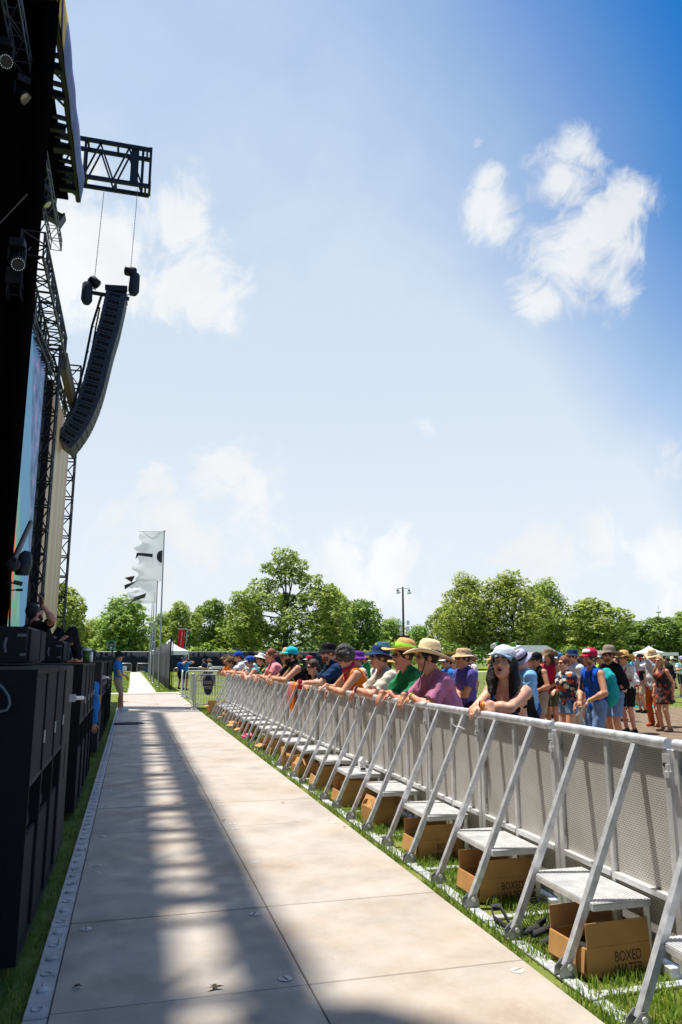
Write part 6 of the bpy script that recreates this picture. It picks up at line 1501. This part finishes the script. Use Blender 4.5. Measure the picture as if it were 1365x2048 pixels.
m = MB(); nk = p['Nk']; T, F, Y = p['T'], p['F'], p['Y']; ring = [nk+T*.045+F*math.cos(a)*.078+Y*math.sin(a)*.080+Vector((0, 0, .012*math.sin(3*a))) for a in np.linspace(0, 2*math.pi, 17)]; m.tube(ring, [.026+.006*math.sin(i*2.1) for i in range(17)], 8, cap=False); m.tube([nk+F*.08+Y*.02, nk+F*.12-T*.10+Y*.03, nk+F*.12-T*.19], [.03, .028, .01], 7); m.build('bandana', C['red'], p['root'])
m = MB(); m.tube([nk+Y*.09-T*.02, nk+F*.13+Y*.07-T*.10, nk+F*.15+Y*.02-T*.30], .009, 5); m.build('lanyard', C['sblue'], p['root'])
p = leaner('bearded man in a navy t-shirt and black bucket hat with a black backpack', 11.7, d=.45, H=1.86, fat=.2, skin=0, lean=20, head=(10, 0, 0), hair=('short', 'rd'), hat=('bucket', 'black', None, -2), beard=('short', 'rd'), top=('tee', 'navy'), bottom=('shorts', 'khaki'), res=.009, sleeve=.7, wr=((.62, -.02, 1.27), (.50, -.12, 1.27)), hands=((.9, -.1, -.1), (.7, .2, -.7)))
backpack(p, 'black', 'black backpack worn by the man in the black bucket hat')
cp = p['root'].matrix_basis @ (p['Wr'][0]+Vector((.085, -.0, .0)))
t = thing('can_cooler', 'red insulated can cooler held over the rail', 'can', (cp.x, cp.y, cp.z-.10)); 
m = MB(); m.lathe([(0, 0), (.034, .002), (.038, .02), (.039, .12), (.036, .135), (0, .135)], 18); m.build('sleeve', mat('neoprene_red', (.60, .01, .03), .7), t); m = MB(); m.lathe([(.036, .1355), (.034, .150), (.03, .154), (0, .153)], 18); m.build('lid', BLACKM, t)
p = leaner('woman with a brown ponytail and sunglasses, low between the taller men', 12.5, d=.42, H=1.64, fem=True, skin=0, lean=26, head=(14, -6, 0), hair=('pony', 'br'), top=('tank', 'black'), bottom=('shorts', 'denimd'), res=.010)
p = leaner('bearded man in a turquoise cap, black scarf and sleeveless top', 14.2, d=.42, H=1.85, fat=.25, skin=1, lean=26, head=(4, 3, 0), hair=('short', 'bk'), hat=('cap', 'tealcap', None, 4), beard=('long', 'bk'), top=('tank', 'black'), bottom=('shorts', 'black'), res=.010, glasses=True, wr=((.66, .05, 1.27), (.60, -.15, 1.27)))
m = MB(); nk = p['Nk']; T, F, Y = p['T'], p['F'], p['Y']; m.tube([nk+T*.05+F*math.cos(a)*.085+Y*math.sin(a)*.088 for a in np.linspace(0, 2*math.pi, 15)], .036, 8, cap=False); m.build('scarf', C['black'], p['root'])
backpack(p, 'black', 'black backpack with lime edging on the man in the turquoise cap', 'lime')
leaner('red haired man in a coral pink shirt with sunglasses on his forehead', 16.5, d=.42, H=1.85, fat=.2, skin=2, lean=24, head=(6, 6, 0), hair=('short', 'rd'), glasses=False, top=('tee', 'coral'), bottom=('shorts', 'khaki'), res=.011, wr=((.52, .05, 1.27), (.56, -.10, 1.27)))
leaner('man in a wide tan sun hat between the pink shirt and the turquoise cap', 15.35, d=.50, H=1.80, skin=1, lean=20, head=(0, 0, 0), hair=('short', 'br'), hat=('straw', 'tan', None, 10), top=('tee', 'black'), bottom=('shorts', 'navy'), res=.011)
leaner('person in a white sun hat and dark green patterned shirt', 17.8, d=.42, H=1.76, fem=True, skin=0, lean=25, head=(8, 8, 0), hair=('short', 'br'), hat=('boonie', 'offw', None, 14), top=('tee', 'gfloral'), bottom=('shorts', 'black'), res=.012)
leaner('person in a red, white and blue cap and green top', 19.3, d=.42, H=1.72, skin=2, lean=30, head=(4, -8, 0), hair=('short', 'br'), hat=('cap', 'bluecap', 'w', 0), top=('tank', 'teal'), bottom=('shorts', 'navy'), res=.012)
leaner('man in wraparound sunglasses, grey tee, behind the blue cap', 20.7, d=.52, H=1.80, skin=1, lean=18, head=(2, 6, 0), hair=('short', 'bk'), hat=('cap', 'black', 'black', 10), top=('tee', 'lightgrey'), bottom=('shorts', 'black'), res=.012)
leaner('man in a white t-shirt and bright blue cap near the far end', 22.15, d=.42, H=1.82, skin=2, lean=20, head=(4, 2, 0), hair=('short', 'br'), hat=('cap', 'bluecap', None, 4), top=('tee', 'w'), bottom=('shorts', 'khaki'), res=.012, wr=((.58, .03, 1.27), (.54, -.12, 1.27)))
leaner('person in an orange shirt and tan cowboy hat, farthest along the barrier', 24.6, d=.40, H=1.74, skin=1, lean=24, head=(10, 0, 0), hair=('short', 'br'), hat=('cowboy', 'tan', 'black', 0), top=('tee', 'orange'), bottom=('shorts', 'denim'), res=.013)
leaner('sunburnt person in a brown brimmed hat, second from the far end', 23.6, d=.44, H=1.68, skin=2, lean=28, head=(4, 0, 0), hair=('short', 'br'), hat=('cowboy', 'brownhat', None, 0), top=('tank', 'beige'), bottom=('shorts', 'denim'), res=.013)
# ---------------------------------------------------------------- second row behind them
def stander(label, px, Y, rz=180, **k):
    b = atY(px, 1317, Y); k.setdefault('res', .012)
    return person(label, (b.x, Y, 0), R_(rz), 'people standing behind the front row', **k)
HIPS = ((.16, .10, 1.02), (.16, -.10, 1.02)); CROSS = ((.20, -.13, 1.17), (.23, .12, 1.14)); CP_ = ((-.3, .8, -.6), (-.3, -.8, -.6))
person('person in a purple headscarf and bright patterned shirt behind the ponytail', (3.95, 13.1, 0), R_(180), 'people standing behind the front row', H=1.78, skin=2, hair=('short', 'rd'), hat=('bucket', 'violet', None, 0), top=('tee', 'multi'), res=.012, arms=HIPS)
person('person in a tan cowboy hat standing behind the white sun hat', (4.05, 19.2, 0), R_(180), 'people standing behind the front row', H=1.82, skin=1, hair=('short', 'br'), hat=('cowboy', 'tan', 'black', 0), top=('tee', 'black'), res=.013)
person('person in a tan straw hat behind the curly haired man', (3.75, 11.0, 0), R_(180), 'people standing behind the front row', H=1.72, skin=1, hair=('short', 'br'), hat=('bucket', 'straw', None, 0), top=('tee', 'offw'), res=.012)
person('person in a red cap glimpsed behind the turquoise cap', (4.2, 15.0, 0), R_(190), 'people standing behind the front row', H=1.72, skin=2, hair=('short', 'br'), hat=('cap', 'red', None, 0), top=('tee', 'w'), res=.013)
stander('man in a purple t-shirt and tan sun hat with folded arms', 934, 10.4, 186, H=1.80, skin=1, hat=('boonie', 'tan', None, 2), hair=('short', 'bk'), top=('tee', 'purple'), bottom=('shorts', 'black'), arms=CROSS, poles=CP_, res=.010)
stander('fair haired woman in sunglasses behind the wide straw hat', 911, 15.6, 200, H=1.68, fem=True, skin=2, hair=('pony', 'bl'), top=('tank', 'beige'))
stander('person in a black and white cap, half hidden by the wide straw hat', 899, 14.5, 185, H=1.72, skin=1, hair=('short', 'bk'), hat=('cap', 'black', 'w', 0), top=('tee', 'sblue'))
stander('man in a beige tee, grey cap and sunglasses facing the camera', 1016, 11.4, 235, H=1.76, skin=1, beard=('short', 'lb'), hair=('short', 'gy'), hat=('cap', 'lightgrey', 'olive', 2), top=('tee', 'beige'), bottom=('shorts', 'olive'), head=(0, 6, 0), arms=((.20, .10, 1.10), (.25, -.14, 1.25)))
stander('person in a navy cap directly behind the woman in the pale cap', 1003, 13.6, 190, H=1.84, skin=2, hair=('short', 'br'), hat=('cap', 'navy', None, 0), top=('tee', 'violet'))
p = stander('man in a light blue t-shirt with bowed head in a grey and white bucket hat', 1056, 9.9, 178, H=1.78, fat=.4, skin=0, hair=('short', 'br'), hat=('bucket', 'lilac', 'black', -4), head=(20, -34, 0), lean=8, top=('tee', 'ltblue'), bottom=('shorts', 'denimd'), arms=((.22, -.08, 1.15), (.24, -.10, 1.36)), poles=((-.3, .7, -.6), (-.1, -.8, -.8)), hands=(None, (.2, .3, .9)), res=.010, sleeve=.75, glasses=True)
m = MB(); m.tube([p['El'][0]+Vector((.02, .03, .06)), (p['El'][0]+p['Wr'][0])/2+Vector((.05, .05, .03)), p['Wr'][0]+Vector((.03, -.08, .02))], [.045, .055, .03], 8); m.build('sweater', C['lilac'], p['root'])
stander('man in a sleeveless black shirt, dark cap and khaki shorts', 1079, 13.6, 182, H=1.76, skin=1, hair=('short', 'bk'), hat=('cap', 'black', None, 0), top=('vest', 'black'), bottom=('shorts', 'khaki'), arms=HIPS, poles=CP_)
stander('long haired man in a sleeveless red shirt and brown brimmed hat', 1102, 15.6, 196, H=1.84, skin=1, hair=('long', 'br'), hat=('cowboy', 'brownhat', None, 0), glasses=False, top=('vest', 'red'), bottom=('shorts', 'olive'), arms=HIPS, poles=CP_)
stander('auburn haired woman with a bun in a dark floral shirt and denim shorts', 1133, 11.7, 186, H=1.70, fem=True, fat=.35, skin=0, hair=('bun', 'rd'), top=('tee', 'floral'), bottom=('hotpants', 'denim'), sleeve=.8, arms=((.05, .22, .86), (.2, -.1, 1.1)), res=.010, head=(6, 2, 0))
stander('man in a white t-shirt and navy bucket hat behind the floral shirt', 1150, 13.9, 184, H=1.84, skin=2, hair=('short', 'br'), hat=('bucket', 'navy', None, 0), top=('tee', 'w'), bottom=('pants', 'beige'))
p = stander('bearded man in a blue sleeveless top and red and white cap, tattooed arm', 1187, 10.3, 182, H=1.80, skin=1, hair=('short', 'br'), beard=('short', 'lb'), hat=('cap', 'red', 'red', 2), glasses=False, top=('vest', 'blue'), bottom=('pants', 'denim'), arms=((.24, .16, 1.02), (.20, -.12, 1.02)), poles=CP_, res=.009, bands=((0, .92, 'lime'),))
m = MB(); HM = p['HM']; m.lathe([(.1085, .055), (.1075, .065), (.092, .098), (.078, .108)], 12, HM @ Matrix.Translation((.010, 0, .034)) @ Matrix.Scale(.92, 4), sx=1.0, sy=.9); m.build('cap_panel', C['w'], p['root'])
backpack(p, 'teal', 'large teal backpack on the man in the red and white cap', 'navy', .16, .27)
p = stander('man in a black long sleeved shirt, grey hat and blue denim shorts', 1224, 12.4, 186, H=1.86, skin=1, hair=('short', 'bk'), beard=('short', 'lb'), hat=('straw', 'greyhat', None, 4), top=('long', 'black'), bottom=('shorts', 'denim'), arms=((.15, .12, 1.05), (.15, -.12, 1.05)), poles=((-.8, .5, -.2), (-.8, -.5, -.2)), res=.010)
p = stander('man in a white shirt, black shorts and straw hat, wearing a red bag', 1252, 15.1, 190, H=1.80, skin=2, hair=('short', 'br'), hat=('straw', 'straw', 'black', 8), top=('long', 'w'), bottom=('shorts', 'black'), arms=HIPS, poles=CP_)
backpack(p, 'red', 'small red backpack on the man in the white shirt', 'red', .12, .17)
p = stander('man in a grey sweatshirt and rust trousers raising a phone', 1303, 16.4, 200, H=1.84, fat=.45, skin=2, hair=('short', 'gy'), hat=('straw', 'tan', None, -22), head=(0, 12, 0), lean=-6, top=('sweat', 'grey'), bottom=('pants', 'rust'), arms=((.40, .12, 1.62), (.38, -.14, 1.62)), poles=((-.2, .5, -1), (-.2, -.5, -1)), hands=((.3, -.3, .9), (.3, .3, .9)), res=.010, shoes=C['rust'])
t = attach(p, 'phone', 'dark phone held up by the man in the grey sweatshirt', 'phone'); c = (p['Wr'][0]+p['Wr'][1])/2+Vector((.05, 0, .09)); m = MB(); m.cbox((c.x-.006, c.y-.085, c.z-.042), (c.x+.006, c.y+.085, c.z+.042), .004); m.build('phone_body', BLACKM, t); m = MB(); m.ball((c.x+.007, c.y+.05, c.z+.02), .007, 8, 5); m.build('lens', LENS, t)
p = stander('blond woman in a black and rust top with bare legs', 1322, 15.2, 188, H=1.72, fem=True, skin=1, hair=('vlong', 'bl'), top=('dress', 'ember'), bottom=('hotpants', 'ember'), arms=((-.02, .25, .84), (.06, -.24, .85)), res=.009, head=(14, 6, 0), shoes=C['brownhat'])
m = MB(); nk = p['Nk']; T, F, Y = p['T'], p['F'], p['Y']; m.tube([nk+Y*.06, nk+F*.10+Y*.04-T*.06, nk+F*.12-T*.16, nk+F*.10-Y*.04-T*.06, nk-Y*.06], .004, 5); m.build('necklace', C['offw'], p['root'])
# seated person on a blanket, people behind the rack
b = atY(1277, 1400, 23.4)
person('person in a mustard top and visor sitting on the grass', (b.x, 23.4, .0), R_(200), None, H=1.70, fem=True, skin=0, pz=.13, lean=12, feet=((.62, .16, .08), (.55, -.14, .08)), knees=((.3, .3, 1), (.3, -.3, 1)), arms=((.40, .22, .45), (.1, -.3, .15)), hat=('cap', 'black', 'navy', 0), hair=('short', 'br'), top=('tank', 'yellow'), bottom=('shorts', 'denim'), shoes=None, res=.013)
m = MB(); m.grid(lambda u, v: (b.x-1.0+1.7*u, 22.9+1.2*v, .012+.012*math.sin(u*17+v*5)*math.sin(v*13)), 24, 16); o = m.build('picnic_blanket', C['tealcap']); md = o.modifiers.new('s', 'SOLIDIFY'); md.thickness = .01; tag(o, 'turquoise blanket spread on the grass under the sitting person', 'blanket')
b = atY(1352, 1317, 28.5); person('man in a pale patterned shirt and cap leaning on the rack at the right edge', (b.x, 28.2, 0), R_(245), None, H=1.76, skin=1, beard=('short', 'bk'), hat=('cap', 'lilac', None, 0), hair=('short', 'bk'), top=('tee', 'aloha'), bottom=('shorts', 'black'), lean=14, arms=((.45, .02, 1.2), (.45, -.06, 1.22)), poles=CP_, res=.014)
b = atY(1330, 1317, 24.9); person('person in a black coat walking behind the blond woman', (b.x+.25, 25.0, 0), R_(170), None, H=1.72, skin=3, hair=('short', 'bk'), top=('long', 'black'), bottom=('skirt', 'black'), res=.014)
# ---------------------------------------------------------------- people on the stage side
person('guard in a blue shirt, khaki shorts and black cap standing by the cabinets', (-.40, 25.2, 0), R_(-8), None, H=1.86, skin=1, hat=('cap', 'black', None, 0), hair=('short', 'bk'), lean=-2, top=('tee', 'sblue'), bottom=('shorts', 'khaki'), arms=((.26, .05, 1.08), (.26, -.07, 1.10)), poles=CP_, feet=((.06, .1, .075), (.20, -.1, .075)), res=.011, shoes=C['lightgrey'])
p = person('crew member in a blue shirt bending between the speaker cabinets, arm hanging down', (-.74, 12.3, 0), R_(90), None, H=1.78, skin=2, hair=('short', 'br'), lean=52, px=-.20, top=('long', 'sblue'), bottom=('pants', 'khaki'), arms=((.35, .10, .75), (.20, -.24, .58)), poles=((-.5, .2, .2), (-.5, -.2, .2)), hands=(None, (.05, 0, -1)), res=.010, glasses=False)
t = thing('pass_card', 'yellow pass card hanging beside the bending crew member', 'card', (-.475, 12.45, 1.02)); m = MB(); m.box((-.045, -.005, -.07), (.045, .0, .07)); m.build('card', C['yellow'], t); m = MB(); m.box((-.03, -.0062, -.03), (.03, -.0052, -.005)); m.box((-.03, -.0062, -.055), (.02, -.0052, -.04)); m.build('printing', INK, t); m = MB(); m.tube([(0, 0, .07), (-.01, .03, .25)], .006, 5); m.build('lanyard', C['sblue'], t)
c0 = atY(106, 1290, 12.2)
p = person('bearded crew member in a black t-shirt leaning back on the stage edge, raising a phone', (c0.x-.02, 12.2, 1.59), R_(40), None, H=1.75, skin=2, hair=('short', 'bk'), beard=('long', 'bk'), lean=-36, pz=.13, head=(0, 30, 0), feet=((.40, .14, .05), (.36, -.16, .05)), knees=((.3, .2, 1), (.3, -.2, 1)), top=('tee', 'black'), bottom=('pants', 'black'), arms=((-.15, .40, .24), (-.42, -.34, .80)), poles=((-.6, .3, -.4), (.4, -.4, -.8)), hands=(None, (-.2, 0, 1)), res=.010, sleeve=.6)
t = attach(p, 'phone', 'dark phone raised by the crew member leaning back on the stage', 'phone'); c = p['Wr'][1]+Vector((-.03, 0, .10)); m = MB(); m.cbox((c.x-.045, c.y-.007, c.z-.085), (c.x+.045, c.y+.007, c.z+.085), .004); m.build('phone_body', BLACKM, t); m = MB(); m.ball((c.x+.02, c.y-.008, c.z+.06), .008, 8, 5); m.build('lens', LENS, t)
# photographers by the grey fence and a sitting pair
person('photographer in a blue vest raising a camera beside the grey fence', (2.75, 41.5, 0), R_(-60), None, H=1.74, skin=2, hair=('short', 'bk'), glasses=False, top=('tee', 'sblue'), bottom=('shorts', 'black'), arms=((.22, .10, 1.52), (.25, -.10, 1.50)), poles=CP_, res=.016)
t = thing('camera', 'black camera held up by the photographer in blue', 'camera', (2.88, 41.25, 1.55), R_(-60)); m = MB(); m.cbox((-.04, -.07, -.05), (.04, .07, .05), .01); m.build('camera_body', BLACKM, t); m = MB(); m.tube([(.04, 0, 0), (.17, 0, 0)], .045, 10); m.build('camera_lens', BLACKM, t)
person('second photographer in blue, half hidden behind the fence end', (2.62, 43.0, 0), R_(-50), None, H=1.72, skin=3, hair=('short', 'bk'), top=('tee', 'blue'), bottom=('shorts', 'black'), res=.016)
for (px, Y, rz, lab, top_) in ((413, 47, 210, 'person in a dark top sitting by the far racks', 'navy'), (424, 48, 160, 'person in a brown hat sitting beside the one in the dark top', 'beige')):
    b = atY(px, 1317, Y); person(lab, (b.x, Y, .35), R_(rz), None, H=1.7, skin=1, pz=.50, lean=15, feet=((.45, .12, -.2), (.45, -.12, -.2)), hair=('short', 'bk'), hat=('boonie', 'brownhat', None, 0) if top_ == 'beige' else None, top=('tee', top_), bottom=('shorts', 'black'), res=.016, arms=((.3, .1, .75), (.25, -.12, .75)))
    m = MB(); m.cbox((b.x-.22, Y-.22, .0), (b.x+.22, Y+.22, .72), .02); tag(m.build('equipment_case', BLACK), 'black case used as a seat by %s' % ('the person in the dark top' if top_ == 'navy' else 'the person in the brown hat'), 'case')
# ---------------------------------------------------------------- the thinner crowd farther back: few figures, recoloured
protoA = person('x', (0, 0, 0), 0, None, H=1.75, skin=1, hat=('cap', 'w', None, 0), top=('tee', 'w'), bottom=('shorts', 'khaki'), res=.020, glasses=True)['root']
protoB = person('x', (0, 0, 0), 0, None, H=1.68, fem=True, skin=0, hair=('long', 'br'), top=('tank', 'red'), bottom=('shorts', 'denim'), res=.020, glasses=False)['root']
protoC = person('x', (0, 0, 0), 0, None, H=1.77, skin=2, hat=('straw', 'straw', None, 0), top=('tee', 'aloha'), bottom=('shorts', 'black'), res=.020, arms=CROSS, poles=CP_)['root']
CROWD = [(893, 24, 'A', 180, 'black', 'red', 'far spectator in a red cap behind the straw hats'), (922, 19, 'B', 190, 'sblue', None, 'woman in a bright blue top behind the purple t-shirt'), (948, 21, 'A', 170, 'w', 'navy', 'spectator in white with a navy cap, left of the woman in the pale cap'), (1062, 17.5, 'C', 185, 'offw', 'offw', 'spectator in a white wide hat behind the bowed head'),
         (1088, 30, 'B', 200, 'yellow', None, 'far woman in a yellow top below the bar tent'), (1118, 22, 'A', 175, 'navy', 'black', 'spectator in navy behind the floral shirt'), (1166, 25, 'B', 190, 'coral', None, 'far woman in coral between the white tee and the red cap'), (1203, 27, 'A', 190, 'grey', 'black', 'far spectator in grey under the orange canopy'), (1212, 34, 'B', 170, 'w', None, 'small far woman in white left of the grey hat'), (1238, 33, 'C', 180, 'teal', 'straw', 'far spectator in teal behind the black sleeve'),
         (1277, 28.5, 'A', 185, 'purple', 'w', 'far spectator in purple behind the raised phone'), (1284, 36, 'C', 200, 'w', 'tan', 'far spectator in white with a tan hat left of the grey sweatshirt'), (1338, 44, 'A', 180, 'lime', 'lime', 'far spectator in yellow green by the small tents'), (1362, 40, 'B', 200, 'red', None, 'far spectator in red at the right edge'), (1034, 26, 'B', 175, 'violet', None, 'far woman in violet between the beige tee and the bowed head'), (986, 30, 'C', 180, 'coral', 'straw', 'far spectator in coral hidden by the pale cap'),
         (756, 17, 'A', 185, 'w', 'w', 'spectator in white behind the navy bucket hat'), (690, 20, 'B', 190, 'black', None, 'dark haired woman far behind the curly haired man'), (622, 24, 'A', 180, 'red', 'red', 'spectator with red cap far behind the purple headscarf'), (540, 27, 'C', 180, 'black', 'tan', 'spectator in a tan hat far behind the pink shirt'), (502, 28, 'A', 180, 'coral', 'violet', 'spectator with a violet cap far behind the front row'), (735, 26, 'C', 180, 'green', 'straw', 'spectator in green with a straw hat far behind the front row'),
         (905, 20.5, 'A', 182, 'orange', 'black', 'spectator in orange with a black cap behind the straw hats'), (1024, 19, 'B', 188, 'yellow', None, 'woman in mustard close behind the beige tee'), (1044, 22, 'A', 176, 'offw', 'bluecap', 'spectator in off white with a blue cap left of the bowed head'), (1071, 21, 'B', 194, 'lilac', None, 'woman in lilac between the bowed head and the black vest'), (1093, 19.5, 'A', 184, 'grey', 'grey', 'spectator in grey between the black vest and the red vest'),
         (1114, 27, 'C', 180, 'ltblue', 'tan', 'spectator in light blue behind the long haired man'), (1140, 24, 'B', 172, 'w', None, 'woman in white behind the auburn haired woman'), (1172, 19, 'A', 186, 'sblue', 'black', 'spectator in blue between the white tee and the red cap'), (1200, 21, 'B', 192, 'red', None, 'woman in red between the teal backpack and the grey hat'), (1240, 22, 'A', 178, 'khaki', 'w', 'spectator in khaki between the grey hat and the straw hat'),
         (1268, 36, 'A', 186, 'tealcap', 'navy', 'far spectator in turquoise right of the white shirt'), (1292, 46, 'B', 182, 'pink', None, 'tiny far woman in pink right of the raised phone'), (1033, 16, 'A', 184, 'navy', 'w', 'spectator in navy with a white cap right of the beige tee'), (1069, 15.5, 'C', 180, 'w', 'tan', 'spectator in white with a tan hat behind the bowed head'), (1121, 16.5, 'A', 186, 'sblue', 'sblue', 'spectator in blue with a blue cap beside the auburn haired woman'), (1161, 16.8, 'B', 178, 'black', None, 'woman in black between the navy bucket hat and the red cap'), (1207, 15.2, 'A', 183, 'lime', 'grey', 'spectator in lime green left of the grey hat'), (1237, 18, 'B', 190, 'orange', None, 'woman in orange right of the grey hat'), (1279, 20.5, 'A', 180, 'black', 'red', 'spectator in black with a red cap left of the grey sweatshirt'), (1346, 36, 'C', 174, 'offw', 'offw', 'far spectator in off white right of the blond woman'), (852, 18, 'A', 183, 'purple', 'navy', 'spectator in a navy cap behind the two straw hats'), (800, 20, 'B', 180, 'coral', None, 'woman in coral behind the green t-shirt'), (668, 26, 'A', 188, 'w', 'tan', 'spectator in white with a tan cap far behind the bucket hat'),
         (600, 22, 'B', 185, 'violet', None, 'woman in violet far behind the turquoise cap'), (575, 30, 'A', 180, 'yellow', 'w', 'far spectator in mustard behind the tan sun hat'), (488, 34, 'A', 178, 'navy', 'navy', 'far spectator in navy behind the blue cap')]
used = set()
for (px, Y, k, rz, top_, hat_, lab) in CROWD:
    pr = dict(A=protoA, B=protoB, C=protoC)[k]; o = pr if k not in used else dup(pr); used.add(k)
    b = atY(px, 1317, Y); sc_ = .96+.08*((px*7) % 10)/10; o.location = (b.x, Y, 0); o.rotation_euler = (0, 0, R_(rz)); o.scale = (sc_, sc_, sc_); tag(o, lab, 'person', 'people farther back in the field')
    for ch in o.children:
        n = ch.name.split('.')[0]; mm = C[top_] if n == 'shirt' else C[hat_] if n == 'hat' and hat_ else None
        if mm: ch.material_slots[0].link = 'OBJECT'; ch.material_slots[0].material = mm
# towels over the rail
def towel(y0, y1, zb, key, lab, seed):
    r = random.Random(seed)
    def tf(u, v):
        y = y0+(y1-y0)*u; w_ = .016*math.sin(u*13+seed)+.010*math.sin(u*29)
        if v < .12: a = v/.12*math.pi; return (RAILX+.04*math.cos(a)+.0, y, RZ+.012+.034*math.sin(a))
        q = (v-.12)/.88; return (RAILX-.045-.02*q-w_*q, y+(.03*math.sin(seed)+.05*(u-.5))*q, RZ+.01-(RZ-zb)*q*(1-.16*abs(u-.35)))
    m = MB(); m.grid(tf, 30, 26); o = m.build('towel', C[key]); md = o.modifiers.new('s', 'SOLIDIFY'); md.thickness = .006; tag(o, lab, 'towel')
towel(13.35, 13.62, .86, 'coral', 'pale orange towel draped over the rail, partly over a brighter cloth', 1); towel(13.10, 13.33, .72, 'orange', 'bright orange cloth hanging from the rail beside the paler towel', 2)
# dry leaves on the walkway
LEAFM = mat('dry_leaf', (.42, .17, .04), .8)
for (x, y, sz, lab) in ((566, 1605, .035, 'orange dry leaf on the sunny half of the walkway'), (330, 1541, .03, 'orange scrap on the walkway inside a patch of light'), (353, 1607, .026, 'small dry leaf on the walkway in the shadow band'), (448, 1641, .03, 'dark dry leaf at the soft edge of the walkway shadow'), (430, 1975, .05, 'torn dark leaf on the near part of the walkway'), (155, 1973, .035, 'dark leaf lying close to the walkway edge strip'), (690, 1655, .022, 'tiny brown leaf far out on the sunlit walkway')):
    p_ = atZ(x, y, .046); r = random.Random(x); a0 = r.uniform(0, 6); m = MB()
    pts = [(sz*(1-.75*abs(math.sin(1.5*k)))*math.cos(k+a0), sz*.7*(1-.6*abs(math.sin(1.5*k)))*math.sin(k+a0), .004+.006*r.random()) for k in np.linspace(0, 2*math.pi, 13)[:-1]]
    n = len(pts); m.add([(0, 0, .003)]+pts, [(0, i+1, (i+1) % n+1) for i in range(n)]); m.tube([(0, 0, .004), (sz*.9*math.cos(a0+.4), sz*.9*math.sin(a0+.4), .003)], .0015, 4)
    o = m.build('fallen_leaf', LEAFM if y < 1640 else mat('dark_leaf', (.09, .055, .03), .9)); o.location = p_; tag(o, lab, 'leaf', 'leaves on the walkway')
